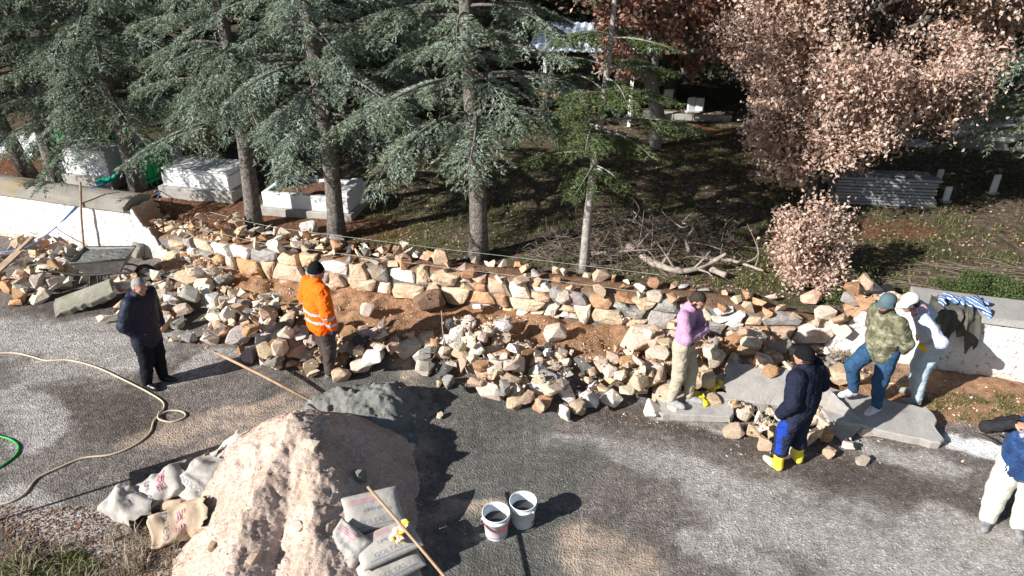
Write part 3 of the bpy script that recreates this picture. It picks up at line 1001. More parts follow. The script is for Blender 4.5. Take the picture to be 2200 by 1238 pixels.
# each stone's own name: by colour, by row of its heap, by order from the left
sel = [c for c in cand[:300] if isinstance(c[5], tuple)]
LAB = {}
for place in {c[5][1] for c in sel}:
    hp_ = [c for c in sel if c[5][1] == place]
    ys = sorted(c[1][1] + .27 * c[1][0] for c in hp_)
    cuts = (ys[len(ys) // 3], ys[2 * len(ys) // 3])
    rows_ = {}
    for c in hp_:
        v = c[1][1] + .27 * c[1][0]
        rows_.setdefault((c[5][0], 'front' if v < cuts[0] else ('middle' if v < cuts[1] else 'back')), []).append(c)
    for (cname, row), L_ in rows_.items():
        L_.sort(key=lambda c: c[1][0] / (c[1][1] + 3))
        for q, c in enumerate(L_):
            LAB[id(c)] = (f'only {cname} stone, {row} row, {place}' if len(L_) == 1 else f'{ORD[q]} {cname} stone{"" if q == 0 else " from left"}, {row} row, {place}')
CV, CF, CC, cn = [], [], [], 0


def chip(x, y, z, r, colr, rng=RNG):
    global cn
    v, f = CHIPS[int(rng.integers(0, 8))]
    R = np.array(Matrix.Rotation(rng.uniform(0, 6.28), 3, 'Z') @ Matrix.Rotation(rng.uniform(-1, 1), 3, 'X'))
    CV.append((v * r) @ R.T + np.array([x, y, z])); CF.append(f + cn); cn += len(v)
    CC.append(np.tile(np.array(colr), (len(v), 1)))


for i, (_, (x, y, z), hs, rz, c, lb, gp, tl) in enumerate(cand):
    if i < 300 and lb:
        o = obj('rubble_stone' if gp else 'boulder', ROCKS[i % 20], None, (x, y, z), (tl[0], tl[1], rz), hs)
        o.scale = (hs[0], hs[1] * 1.15, hs[2] * 1.3)
        o.color = (*jit(c), 1)
        tag(o, lb if isinstance(lb, str) else LAB[id(cand[i])], 'stone', gp)
    else:
        chip(x, y, z, (hs[0] + hs[1] + hs[2]) / 3 * 1.1, jit(c))
# small broken stuff between and in front of the heaps
for (poly, z, cnt, s0, s1) in [(h[0], h[1], h[2] * 2, 0.014, 0.045) for h in heaps] + [([(440, 560), (560, 600), (1000, 670), (1320, 720), (1300, 800), (900, 720), (640, 660), (470, 600)], .25, 900, 0.008, 0.04), ([(1560, 860), (2060, 930), (2100, 1000), (1560, 990)], 0, 350, 0.008, 0.035), ([(1750, 770), (2200, 850), (2200, 930), (1850, 880)], .06, 350, 0.008, 0.04), ([(900, 790), (1300, 870), (1560, 930), (1300, 910), (950, 850)], 0, 250, 0.006, 0.025), ([(350, 540), (470, 560), (520, 640), (400, 600)], .15, 450, .012, .05)]:
    P = sample_poly(poly, z, cnt)
    for (x, y) in P:
        r = s0 + (s1 - s0) * RNG.beta(1, 3)
        i, j = int((x - GX0) / GS), int((y - GY0) / GS)
        if 0 <= i < len(gx) and 0 <= j < len(gy):
            chip(x, y, HM[i, j] + r * 0.05, r, jit([TAN, CREAM, GREY, TAN, BROWN][int(RNG.integers(0, 5))], 0.25))
o = obj('stone_chips', mesh_np('stone_chips', np.concatenate(CV), np.concatenate(CF), False, [M_ROCKV], attrs=dict(tint=np.concatenate(CC))))
tag(o, 'small broken stones and chips filling the rubble heaps along the new wall', 'rubble', kind='stuff')

# loose gravel lying on the road
CV, CF, CC, cn = [], [], [], 0
Ng = 10000
Pg = np.stack([RNG.uniform(-8.5, 7.5, Ng), RNG.uniform(4.3, 11.5, Ng)], 1)
Pg = Pg[Pg[:, 1] < wy(Pg[:, 0]) - 0.4]
Zg = h_road(Pg[:, 0], Pg[:, 1])
oc_v = np.array([[1, 0, 0], [-.9, .1, 0], [.1, .8, 0], [0, -.8, .1], [0, 0, .6], [0, .1, -.5]])
oc_f = np.array([[0, 2, 4], [2, 1, 4], [1, 3, 4], [3, 0, 4], [2, 0, 5], [1, 2, 5], [3, 1, 5], [0, 3, 5]])
m = len(Pg)
rg = 0.005 + 0.013 * RNG.beta(1, 4, m)
an = RNG.uniform(0, 6.28, m)
base = oc_v[None] * rg[:, None, None] * RNG.uniform(0.7, 1.2, (m, 6, 1))
xy = np.stack([base[:, :, 0] * np.cos(an)[:, None] - base[:, :, 1] * np.sin(an)[:, None], base[:, :, 0] * np.sin(an)[:, None] + base[:, :, 1] * np.cos(an)[:, None], base[:, :, 2]], 2)
VV = xy + np.stack([Pg[:, 0], Pg[:, 1], Zg + rg * 0.25], 1)[:, None]
FF = oc_f[None] + (np.arange(m) * 6)[:, None, None]
gc = np.array([[0.30, 0.28, 0.26], [0.42, 0.39, 0.36], [0.16, 0.145, 0.135], [0.55, 0.5, 0.45], [0.24, 0.18, 0.14]])[RNG.integers(0, 5, m)]
o = obj('loose_gravel', mesh_np('loose_gravel', VV.reshape(-1, 3), FF.reshape(-1, 3), False, [M_ROCKV], attrs=dict(tint=np.repeat(gc, 6, 0))))
tag(o, 'loose gravel scattered over the dirt road', 'gravel', kind='stuff')
# ================================================================== TREES
def leaf_mat(name, stops, trans=0.25, rough=0.7, spec=0.2):
    k = NT(name)
    c = k.ramp(k.attr('tint'), stops)
    k.done(c, rough, None, spec)
    tr = k.n('BsdfTranslucent'); k.l(c, tr.inputs[0])
    mx = k.n('MixShader'); mx.inputs[0].default_value = trans
    out = [n for n in k.t.nodes if n.type == 'OUTPUT_MATERIAL'][0]
    k.l(k.b.outputs[0], mx.inputs[1]); k.l(tr.outputs[0], mx.inputs[2]); k.l(mx.outputs[0], out.inputs[0])
    return k.m


M_NEEDLE = leaf_mat('cedar_needles', [(0.0, (0.065, 0.085, 0.036)), (0.35, (0.145, 0.18, 0.10)), (0.65, (0.265, 0.32, 0.24)), (1.0, (0.45, 0.53, 0.46))], 0.2, 0.6)
M_NEEDLE_Y = leaf_mat('green_needles', [(0.0, (0.05, 0.068, 0.022)), (0.5, (0.115, 0.15, 0.055)), (1.0, (0.19, 0.24, 0.12))], 0.15, 0.6)
M_OAKLEAF = leaf_mat('dry_oak_leaves', [(0.0, (0.20, 0.10, 0.06)), (0.32, (0.48, 0.325, 0.245)), (0.65, (0.66, 0.505, 0.42)), (1.0, (0.74, 0.60, 0.51))], 0.38, 0.9, 0.05)
M_OAKLEAF_R = leaf_mat('russet_oak_leaves', [(0.0, (0.17, 0.08, 0.055)), (0.4, (0.40, 0.22, 0.155)), (1.0, (0.62, 0.43, 0.34))], 0.35, 0.9, 0.05)
M_BUSH = leaf_mat('bush_leaves', [(0.0, (0.03, 0.05, 0.015)), (0.6, (0.085, 0.12, 0.04)), (1.0, (0.16, 0.20, 0.075))], 0.2, 0.5)


def needles(P, D, Ln, W, tint, rng, per=3, spread=0.55):
    """sprays of flat needle blades at P pointing along D"""
    n = len(P)
    P = np.repeat(P, per, 0); D = np.repeat(D, per, 0); tint = np.repeat(tint, per)
    m = len(P)
    d = D + rng.normal(0, spread, (m, 3)) + np.array([0, 0, 0.12])
    d /= np.linalg.norm(d, axis=1)[:, None] + 1e-9
    s = np.cross(d, rng.normal(0, 1, (m, 3)) + np.array([0, 0, 1.2]))
    s /= np.linalg.norm(s, axis=1)[:, None] + 1e-9
    L = Ln * rng.uniform(0.6, 1.3, m)[:, None]
    w_ = W * rng.uniform(0.7, 1.3, m)[:, None]
    a = P - d * L * 0.25 + s * w_; b = P - d * L * 0.25 - s * w_; c = P + d * L
    V = np.stack([a, b, c], 1).reshape(-1, 3)
    F = np.arange(m * 3).reshape(-1, 3)
    t = np.clip(tint + rng.normal(0, 0.13, m), 0, 1)
    return V, F, np.repeat(t, 3)


def cedar_meshes(seed, H, R, zb, rt, lean=(0, 0), dens=1.0, blade=(0.050, 0.0080), mat=None, bark=None, droop=1.0, tint0=0.5, whorl=7.0, nper=4):
    rng = np.random.default_rng(seed)
    wood = MB()
    zz = np.linspace(0, H, 14)
    cx = lean[0] * zz + 0.06 * np.sin(zz * 0.9 + seed); cy = lean[1] * zz + 0.06 * np.cos(zz * 0.8 + seed)
    tr = np.stack([cx, cy, zz - 0.15], 1)
    rads = rt * (1 - zz / H) ** 0.75 + 0.012
    rads[0] *= 1.25
    wood.tube(tr, rads, 10)
    AP, AD, AT = [], [], []
    z = zb
    az = rng.uniform(0, 6.28)
    while z < H - 0.25:
        f = (z - zb) / (H - zb)
        nb = max(3, int(round(whorl * (1 - 0.3 * f))))
        for q in range(nb):
            az += 2.399 + rng.uniform(-.35, .35)
            L = (R * (1 - f) ** 0.55 + 0.2) * rng.uniform(0.72, 1.12)
            if rng.random() < 0.1: L *= 0.6
            z0 = z + rng.uniform(-0.12, 0.12)
            cxx, cyy = np.interp(z0, zz, cx), np.interp(z0, zz, cy)
            up = rng.uniform(0.08, 0.26) + 0.25 * f
            dr = rng.uniform(0.28, 0.48) * droop
            t = np.linspace(0, 1, 9)
            bend = rng.uniform(-0.25, 0.25)
            aa = az + bend * t
            rr = L * t
            bp = np.stack([cxx + rr * np.cos(aa), cyy + rr * np.sin(aa), z0 + L * (up * t - dr * t * t)], 1)
            wood.tube(bp, np.linspace(0.020 * L / 1.6 + 0.005, 0.003, 9), 4, False)
            # side branchlets, flat in the layer, hanging at their ends
            nl = int(L / 0.045 * dens)
            ts = np.clip(rng.uniform(0.14, 1.0, nl) ** 0.8, 0, 0.985)
            for tl in ts:
                k = tl * 8; i = min(int(k), 7); ff = k - i
                p = bp[i] * (1 - ff) + bp[i + 1] * ff
                dv = bp[i + 1] - bp[i]; dv = dv / np.linalg.norm(dv)
                side = 1 if rng.random() < 0.5 else -1
                per = np.cross(dv, [0, 0, 1.0]) * side
                ang = rng.uniform(0.55, 1.15)
                dl = dv * math.cos(ang) + per * math.sin(ang)
                ll = (0.42 * L * (1 - tl) ** 0.7 + 0.10) * rng.uniform(0.45, 1.1)
                ll = min(ll, 0.75)
                npnt = max(3, int(ll / 0.020))
                u = np.linspace(0.08, 1, npnt)
                pts = p + dl * (ll * u)[:, None]
                pts[:, 2] -= (0.48 * droop * ll) * u ** 1.7 - 0.05 * u
                dd = np.tile(dl, (npnt, 1)); dd[:, 2] -= 0.55 * droop * u
                sd = rng.choice([-1, 1], npnt)[:, None] * np.cross(dl, [0, 0, 1.0])
                off = sd * (rng.uniform(0, 0.085, npnt) * (1 - 0.6 * u))[:, None]
                off[:, 2] -= rng.uniform(0, 0.03, npnt)
                AP.append(pts + off); AD.append(dd + sd * 0.7)
                AT.append(np.full(npnt, tint0 + rng.normal(0, 0.13)) + 0.30 * (0.45 - u) + 0.10 * rng.normal(0, 1, npnt))  # tint paler near the branch: sunlit ridge painted into the needle colour
        z += rng.uniform(0.40, 0.58)
    # leader
    npnt = 60
    u = rng.uniform(0, 1, npnt)
    AP.append(np.stack([np.interp(H - 0.6 + u * .6, zz, cx), np.interp(H - .6 + u * .6, zz, cy), H - 0.75 + 0.7 * u], 1) + rng.normal(0, .04, (npnt, 3))); AD.append(rng.normal(0, .6, (npnt, 3)) + [0, 0, .5]); AT.append(np.full(npnt, .5))
    V, F, tn = needles(np.concatenate(AP), np.concatenate(AD), blade[0], blade[1], np.concatenate(AT), rng, nper)
    crown = mesh_np('crown', V, F, False, [mat or M_NEEDLE], attrs=dict(tint=tn))
    return wood.mesh('trunk', bark or M_BARK, True), crown


CED = [cedar_meshes(1, 8.8, 2.1, 2.65, 0.15, tint0=.62), cedar_meshes(2, 9.4, 2.3, 2.45, 0.16, tint0=0.72), cedar_meshes(3, 8.2, 1.9, 2.1, 0.14, droop=1.15, tint0=0.64), cedar_meshes(6, 9.0, 2.3, 1.75, 0.16, tint0=0.62)]
CED_THIN = cedar_meshes(4, 6.0, 1.45, 2.0, 0.07, dens=1.5, nper=4, mat=M_NEEDLE_Y, bark=M_PALEBARK, droop=0.8, tint0=0.55, whorl=5)
CED_BACK = cedar_meshes(5, 10.0, 2.4, 1.2, 0.17, dens=0.55, blade=(0.10, 0.020), nper=2, tint0=.42)


def place_tree(name, ms, x, y, rz, sc, label, cat, group, lean=(0, 0), z=None):
    r = empty(name, (x, y, float(h_cem(x, y)) if z is None else z), rz, label, cat, group)
    r.scale = (sc, sc, sc)
    r.rotation_euler = (lean[0], lean[1], rz)
    obj('trunk', ms[0], r); obj('crown', ms[1], r)
    return r


def tp(px, py, z=0.75):
    p = at(px, py, z); return p.x, p.y


G1 = 'cedars along the wall'
x, y = tp(1023, 556); place_tree('cedar_tree', CED[0], x, y, 0.4, 0.98, 'broad drooping cedar in the middle, its pale trunk just behind the new wall', 'tree', G1)
x, y = tp(722, 512); place_tree('cedar_tree', CED[1], x, y, 2.1, 0.93, 'blue green cedar whose trunk stands right of the open marble grave corner', 'tree', G1, (0, -0.03))
x, y = tp(550, 487); place_tree('cedar_tree', CED[2], x, y, 4.0, 1.0, 'cedar whose trunk stands beside the left stone row below the long white grave', 'tree', G1, (0, -0.02))
x, y = tp(292, 408); place_tree('cedar_tree', CED[3], x, y, 5.1, 1.0, 'cedar right behind the end of the left coping near the teal bundle', 'tree', G1)
x, y = tp(135, 392); place_tree('cedar_tree', CED[3], x, y, 2.2, 1.05, 'cedar behind the left coping, hung with reddish dry leaves at its foot', 'tree', G1)
x, y = tp(62, 380); place_tree('cedar_tree', CED[2], x, y, 1.0, 1.05, 'leftmost leaning cedar with a dark slanted trunk', 'tree', G1, (0, -0.12))
x, y = tp(1260, 578); place_tree('young_cedar', CED_THIN, x, y, 0.0, 0.95, 'slim young cedar with a thin pale trunk and yellow green needles', 'tree', None, (0, 0.03))
x, y = at(2275, 500, .75)[:2]; place_tree('cedar_tree', CED[3], x, y, 0.8, 1.1, 'frosty cedar reaching in from the right edge', 'tree', G1)


# ---- oaks holding their dry leaves
def oak_meshes(seed, H, R, trunk_h, rt, nleaf, leaf=0.055, mat=None, bark=None, zc=None, flat=0.85, limbs=6, fill=1500, cl=.115, thr=-.12, off=(0, 0)):
    vn = lambda v: v / (np.linalg.norm(v) + 1e-9)
    rng = np.random.default_rng(seed)
    wood = MB()
    ends = []
    zc = zc or (trunk_h + H) / 2
    cen = np.array([off[0], off[1], zc]); radi = np.array([R, R, (H - trunk_h) / 2 * 1.02])

    def inside(p, k=1.0):
        return (((p - cen) / radi) ** 2).sum() < k

    def grow(p, d, L, r, dep):
        m = 4
        pts = [p]; q = p.copy(); dd = d.copy()
        for i in range(m):
            dd = dd + rng.normal(0, 0.16, 3) + np.array([0, 0, 0.03]); dd /= np.linalg.norm(dd)
            q = q + dd * L / m
            pts.append(q.copy())
        wood.tube(np.array(pts), np.linspace(r, r * 0.62, m + 1), 6 if dep < 2 else (4 if dep < 3 else 3), False)
        if dep >= 4:
            ends.append((q, dd)); ends.append((pts[2], dd)); return
        nch = int(rng.integers(3, 5)) if dep else limbs
        for c in range(nch):
            base = pts[-1] if c < 2 else pts[int(rng.integers(2, m + 1))]
            ax_ = rng.normal(0, 1, 3); ax_ -= dd * ax_.dot(dd); ax_ /= np.linalg.norm(ax_)
            sp = rng.uniform(0.45, 0.95)
            nd = dd * math.cos(sp) + ax_ * math.sin(sp)
            nd[2] += 0.05 if dep else 0.1
            nd /= np.linalg.norm(nd)
            LL = L * rng.uniform(0.62, 0.82) if dep else R * rng.uniform(0.48, 0.62)
            if not inside(base + nd * LL, 1.15):
                LL *= 0.55
            grow(base.copy(), nd, LL, r * 0.6, dep + 1)
    grow(np.array([0, 0, -0.15]), np.array([0.03, 0.02, 1.0]), trunk_h + 0.15 + 0.25 * (H - trunk_h), rt, 0)
    # low limbs fill the skirt of the crown
    for q in range(limbs):
        a = q * 6.28 / limbs + rng.uniform(-.3, .3)
        grow(np.array([0, 0, trunk_h * rng.uniform(0.9, 1.3)]), np.array([math.cos(a), math.sin(a), rng.uniform(-0.05, .35)]), R * rng.uniform(.42, .55), rt * .45, 1)
    # short twigs fill the crown out to its rounded edge, in clumps
    Q = rng.normal(0, 1, (fill * 3, 3)); Q /= np.linalg.norm(Q, axis=1)[:, None]
    Q = cen + Q * radi * (rng.uniform(.35, 1.0, fill * 3) ** .5)[:, None]
    Q = Q[(fbm(Q * 1.1 / max(R / 2.5, .4), 3, seed) > thr) & (Q[:, 2] > trunk_h * .8)][:fill]
    E0 = np.array([e[0] for e in ends])
    for q in Q:
        k = int(np.argmin(((E0 - q) ** 2).sum(1))); a0 = E0[k]
        if np.linalg.norm(q - a0) > .06:
            wood.tube([a0, (a0 + q) / 2 + rng.normal(0, .04, 3), q], [.010, .007, .003], 3, False)
        dd_ = vn(q - a0); ends.append((q, dd_)); ends.append(((a0 + q) / 2, dd_))
    E = np.array([e[0] for e in ends])
    ED = np.array([e[1] for e in ends])
    i = rng.integers(0, len(E), nleaf)
    P = E[i] + rng.normal(0, 1, (nleaf, 3)) * cl + ED[i] * rng.uniform(-.16, .1, nleaf)[:, None]
    u_ = P - cen; u_ = u_ / (np.linalg.norm(u_, axis=1)[:, None] + 1e-9)
    P = cen + (P - cen) * (1 + .30 * fbm(u_ * 2.3 + seed, 3, seed + 3))[:, None]      # ragged outline
    tint = np.clip(0.55 + 0.2 * rng.normal(0, 1, len(E))[i] + rng.normal(0, .17, nleaf), 0, 1)
    # leaf: a folded lobed blade of four faces
    d = rng.normal(0, 1, (nleaf, 3)) + np.array([0, 0, -0.35]); d /= np.linalg.norm(d, axis=1)[:, None]
    s = np.cross(d, rng.normal(0, 1, (nleaf, 3)) + np.array([0, 0, .6])); s /= np.linalg.norm(s, axis=1)[:, None]
    nn = np.cross(d, s)
    L = (leaf * rng.uniform(.7, 1.35, nleaf))[:, None]
    a = P - d * L; b = P + d * L
    c1 = P + s * L * .62 + nn * L * .22 + d * L * .25; c2 = P - s * L * .62 + nn * L * .22 + d * L * .2
    V = np.stack([a, c1, b, c2], 1).reshape(-1, 3)
    k = np.arange(nleaf)[:, None] * 4
    F = np.concatenate([k + np.array([[0, 1, 2]]), k + np.array([[0, 2, 3]])])
    crown = mesh_np('crown', V, F, False, [mat or M_OAKLEAF], attrs=dict(tint=np.repeat(tint, 4)))
    return wood.mesh('trunk', bark or M_OAKBARK, True), crown


OAK = oak_meshes(21, 7.2, 2.45, 1.15, 0.17, 115000, 0.037, zc=3.75, fill=2900, thr=.0, off=(.35, -.1))
OAK_R = oak_meshes(22, 7.5, 2.3, 2.3, 0.19, 36000, 0.058, M_OAKLEAF_R, M_PALEBARK, fill=1000)
OAK_S = oak_meshes(23, 1.55, 0.60, 0.12, 0.03, 8000, 0.031, zc=0.84, limbs=6, fill=190, cl=.062, thr=.10)
x, y = tp(1745, 432); place_tree('oak_tree', OAK, x, y, 0.3, 1.0, 'large oak thick with pinkish dry leaves on the right', 'tree', None)
x, y = tp(1738, 606); place_tree('oak_sapling', OAK_S, x, y, 1.3, 1.0, 'small leafy oak sapling with tan dry leaves in front of the large oak', 'tree', None)
x, y = tp(1404, 322); place_tree('oak_tree', OAK_R, x, y, 0.8, 1.0, 'russet oak with a straight pale trunk left of the large oak', 'tree', None)
# trees farther back
back = [(-17, 19, 'c'), (-13.6, 20.5, 'o'), (-10.2, 19.2, 'c'), (-7.2, 18.2, 'c'), (-5.2, 21.5, 'c'), (-2.6, 19.0, 'c'), (-0.2, 23.5, 'c'), (-3.0, 25.5, 'o'), (3.0, 27.5, 'o'), (5.6, 24.2, 'o'),
        (8.5, 20.5, 'c'), (11.5, 18.5, 'o'), (14.0, 21.5, 'c'), (9.8, 26.0, 'c'), (-9, 26, 'c'), (-15, 27, 'c'), (-20, 25, 'o'), (14, 28, 'o'), (19, 24, 'c'), (1.8, 33, 'c'), (7, 34, 'c'), (-6, 33, 'c'),
        (12, 36, 'o'), (-13, 35, 'o'), (-20, 35, 'c'), (19, 35, 'c'), (25, 31, 'o'), (-27, 31, 'c'), (4, 41, 'c'), (-3, 42, 'o'), (10, 45, 'c'), (-10, 45, 'c'), (17, 46, 'c'), (-18, 47, 'c'), (-26, 43, 'o'), (25, 43, 'c'), (31, 39, 'c'), (-34, 40, 'c'), (0, 52, 'c'), (8, 55, 'c'), (-8, 56, 'c'), (16, 57, 'c'), (-16, 58, 'c'), (24, 56, 'c'), (-25, 56, 'c'), (33, 50, 'c'), (-34, 51, 'c'), (-41, 47, 'c'), (41, 46, 'c'), (12.5, 14.2, 'c'), (7.6, 22.0, 'c'), (4.6, 21.0, 'c'), (1.2, 27.0, 'c')]
rng = np.random.default_rng(5)
for i, (x, y, k) in enumerate(sorted(back, key=lambda b: b[1])):
    kk = 'dark cedar' if k == 'c' else 'russet leaved oak'
    row = 'just behind the front cedars' if y < 22 else ('in the middle distance of the grove' if y < 36 else 'in the far dark of the grove')
    sidew = 'far left' if x < -12 else ('left' if x < -4 else ('centre' if x < 4 else ('right' if x < 12 else 'far right')))
    same = sorted([b for b in back if b[2] == k and (b[1] < 22) == (y < 22) and (b[1] < 36) == (y < 36)], key=lambda b: b[0] / (b[1] + 3))
    q = same.index((x, y, k))
    lb = f"{ORD[q]} {kk} {'' if q == 0 else 'from the left '}{row}"
    place_tree('cedar_tree' if k == 'c' else 'oak_tree', CED_BACK if k == 'c' else OAK_R, x + rng.uniform(-.5, .5), y + rng.uniform(-.5, .5), rng.uniform(0, 6.28), rng.uniform(.85, 1.15), lb, 'tree', f'trees {row}')


# ---- bushes
def bush_mesh(seed, r, h, n, leaf=0.018, mat=None):
    rng = np.random.default_rng(seed)
    st = MB(); E = []
    for q in range(26):
        a = rng.uniform(0, 6.28); rr = r * rng.uniform(.2, 1)
        e = np.array([rr * math.cos(a), rr * math.sin(a), h * rng.uniform(.5, 1) * (1 - .45 * (rr / r) ** 2)])
        pts = spline([[0, 0, -.05], e * [.4, .4, .55] + rng.normal(0, .03, 3), e], 4)
        st.tube(pts, np.linspace(.008, .003, len(pts)), 3, False)
        E.append(pts[3:])
    E = np.concatenate(E)
    i = rng.integers(0, len(E), n)
    P = E[i] + rng.normal(0, .055 * max(1, r), (n, 3)); P[:, 2] = np.abs(P[:, 2])
    V, F, tn = needles(P, rng.normal(0, 1, (n, 3)) + [0, 0, .6], leaf * 1.6, leaf * .6, np.clip(.5 + .25 * rng.normal(0, 1, n), 0, 1), rng, 1)
    return st.mesh('stems', M_OAKBARK, True), mesh_np('foliage', V, F, False, [mat or M_BUSH], attrs=dict(tint=tn))


def place_bush(ms, px, py, sc, label, rz=0.0, z=None):
    p = at(px, py, .75); r = empty('bush', (p.x, p.y, float(h_cem(p.x, p.y)) if z is None else z), rz, label, 'bush', 'green bushes')
    r.scale = sc
    obj('stems', ms[0], r); obj('foliage', ms[1], r)


BUSH = bush_mesh(31, 0.55, 0.55, 9000)
BUSH2 = bush_mesh(32, 0.22, 0.26, 1600, 0.016)
place_bush(BUSH, 2075, 640, (1.0, .8, .8), 'low dark green bush behind the flat coping, left of its neighbour')
place_bush(BUSH, 2165, 655, (1.1, .8, .85), 'low dark green bush behind the flat coping at the right edge', 2)
place_bush(BUSH, 2260, 670, (1.1, .8, .8), 'low dark green bush behind the flat coping just past the right edge', 3)
place_bush(BUSH2, 1786, 636, (1, 1, 1), 'small bright green bush among the boulders on the wall line')
place_bush(BUSH2, 1835, 612, (1.5, 1.3, 1.3), 'small dark bush right of the oak sapling', 1)

# ---- brushwood heap and fallen boughs behind the wall
def bough(pts_px, r0, r1, label, side=5, seed=0):
    rng = np.random.default_rng(seed)
    P = []
    for (px, py, dz) in pts_px:
        p = at(px, py, .75 + dz); P.append([p.x, p.y, p.z])
    P = spline(P, 6)
    mb = MB(); rs = np.linspace(r0, r1, len(P)) * (1 + .12 * np.sin(np.arange(len(P)) * 1.3))
    mb.tube(P, rs, 8)
    for q in range(side):
        i = int(rng.integers(len(P) // 4, len(P) - 1))
        d = rng.normal(0, 1, 3); d[2] = abs(d[2]) * .7; d /= np.linalg.norm(d)
        L = rng.uniform(.25, .7)
        b = spline([P[i], P[i] + d * L * .5 + rng.normal(0, .06, 3), P[i] + d * L + rng.normal(0, .1, 3)], 4)
        mb.tube(b, np.linspace(rs[i] * .5, .004, len(b)), 5)
    tag(obj('fallen_bough', mb.mesh('fallen_bough', M_DEADWOOD, True)), label, 'branch', 'fallen boughs behind the wall')


bough([(1350, 530, .04), (1410, 568, .06), (1470, 582, .08), (1520, 568, .16), (1560, 545, .35)], .075, .028, 'thick curved pale bough lying in front of the brushwood heap', 6, 1)
bough([(1500, 555, .1), (1570, 560, .06), (1640, 582, .05)], .04, .02, 'straight bough pointing right from the brushwood heap', 3, 2)
bough([(1480, 540, .1), (1475, 515, .3), (1490, 490, .75), (1470, 480, .95)], .04, .012, 'forked bough standing up from the brushwood heap', 4, 3)
bough([(1320, 470, .1), (1360, 475, .2), (1400, 500, .1)], .035, .018, 'short bare bough at the back left of the brushwood heap', 4, 4)
bough([(1520, 575, .05), (1560, 592, .06)], .055, .05, 'short cut log at the right front of the brushwood heap', 0, 5)
bough([(1270, 545, .1), (1340, 540, .2), (1420, 535, .15)], .03, .012, 'thin bough lying across the left of the brushwood heap', 5, 6)
rng = np.random.default_rng(9)
BV, BF, bn = [], [], 0
for q in range(950):
    cxp, cyp = rng.uniform(1120, 1590), rng.uniform(500, 590)
    e = ((cxp - 1370) / 240) ** 2 + ((cyp - 540) / 55) ** 2
    if e > 1: continue
    p = at(cxp, cyp, .78); z = float(h_cem(p.x, p.y)) + rng.uniform(0, .55) * (1 - e)
    d = rng.normal(0, 1, 3); d[2] *= .45; d /= np.linalg.norm(d)
    L = rng.uniform(.18, .65); r = rng.uniform(.002, .007)
    a = np.array([p.x, p.y, z]); pts = [a, a + d * L * .5 + rng.normal(0, .04, 3), a + d * L + rng.normal(0, .08, 3)]
    m = MB(); m.tube(pts, [r, r * .8, r * .4], 3, False)
    BV.append(m.V[0]); BF.append(np.array(m.F) + bn); bn += len(m.V[0])
o = obj('brushwood', mesh_np('brushwood', np.concatenate(BV), np.concatenate(BF), False, [M_BRUSH]))
tag(o, 'tangled heap of grey dry twigs behind the new wall', 'brushwood', kind='stuff')
# rods laid out flat on the grass, right
BV, BF, bn = [], [], 0
for q in range(45):
    p = at(rng.uniform(1900, 2250), rng.uniform(560, 620), .78); a = rng.normal(-.25, .12)
    L = rng.uniform(.6, 1.3); z = float(h_cem(p.x, p.y)) + rng.uniform(.01, .07)
    d = np.array([math.cos(a), math.sin(a), 0]) * L / 2; c = np.array([p.x, p.y, z])
    m = MB(); m.tube([c - d, c + rng.normal(0, .02, 3), c + d], .005, 3, False)
    BV.append(m.V[0]); BF.append(np.array(m.F) + bn); bn += len(m.V[0])
tag(obj('cut_twigs', mesh_np('cut_twigs', np.concatenate(BV), np.concatenate(BF), False, [M_BRUSH])), 'layer of cut twigs spread flat on the grass behind the right wall', 'twigs', kind='stuff')

# ---- leaf litter, grass
rng = np.random.default_rng(15)


def litter_mesh(name, n, region, size, stops, label, cat, zf):
    P = region(n)
    z = zf(P[:, 0], P[:, 1])
    P3 = np.stack([P[:, 0], P[:, 1], z + 0.008], 1)
    m = len(P3)
    a = rng.uniform(0, 6.28, m); L = size * rng.uniform(.6, 1.4, m)
    d = np.stack([np.cos(a), np.sin(a), rng.normal(0, .3, m)], 1) * L[:, None]
    s = np.stack([-np.sin(a), np.cos(a), rng.normal(0, .35, m)], 1) * (L * .55)[:, None]
    V = np.stack([P3 - d, P3 + s, P3 + d, P3 - s], 1); V[:, :, 2] = np.maximum(V[:, :, 2], (z + .003)[:, None])
    k = np.arange(m)[:, None] * 4
    o = obj(name, mesh_np(name, V.reshape(-1, 3), k + np.array([[0, 1, 2, 3]]), False, [leaf_mat(name, stops, .1)], attrs=dict(tint=np.repeat(rng.random(m), 4))))
    return tag(o, label, cat, kind='stuff')


def reg_cem(n):
    x = rng.uniform(-12, 14, n); y = wy(x) + .6 + 14 * rng.random(n) ** 1.4
    k = n2(x, y, .6, 3, 61) + .25 * (x > 1) > -.15 + rng.uniform(-.3, .3, n)
    return np.stack([x, y], 1)[k]


litter_mesh('leaf_litter', 34000, reg_cem, .026, [(0, (.12, .06, .035)), (.5, (.30, .19, .12)), (1, (.55, .44, .34))], 'dry oak leaves strewn over the cemetery ground', 'leaves', h_cem)


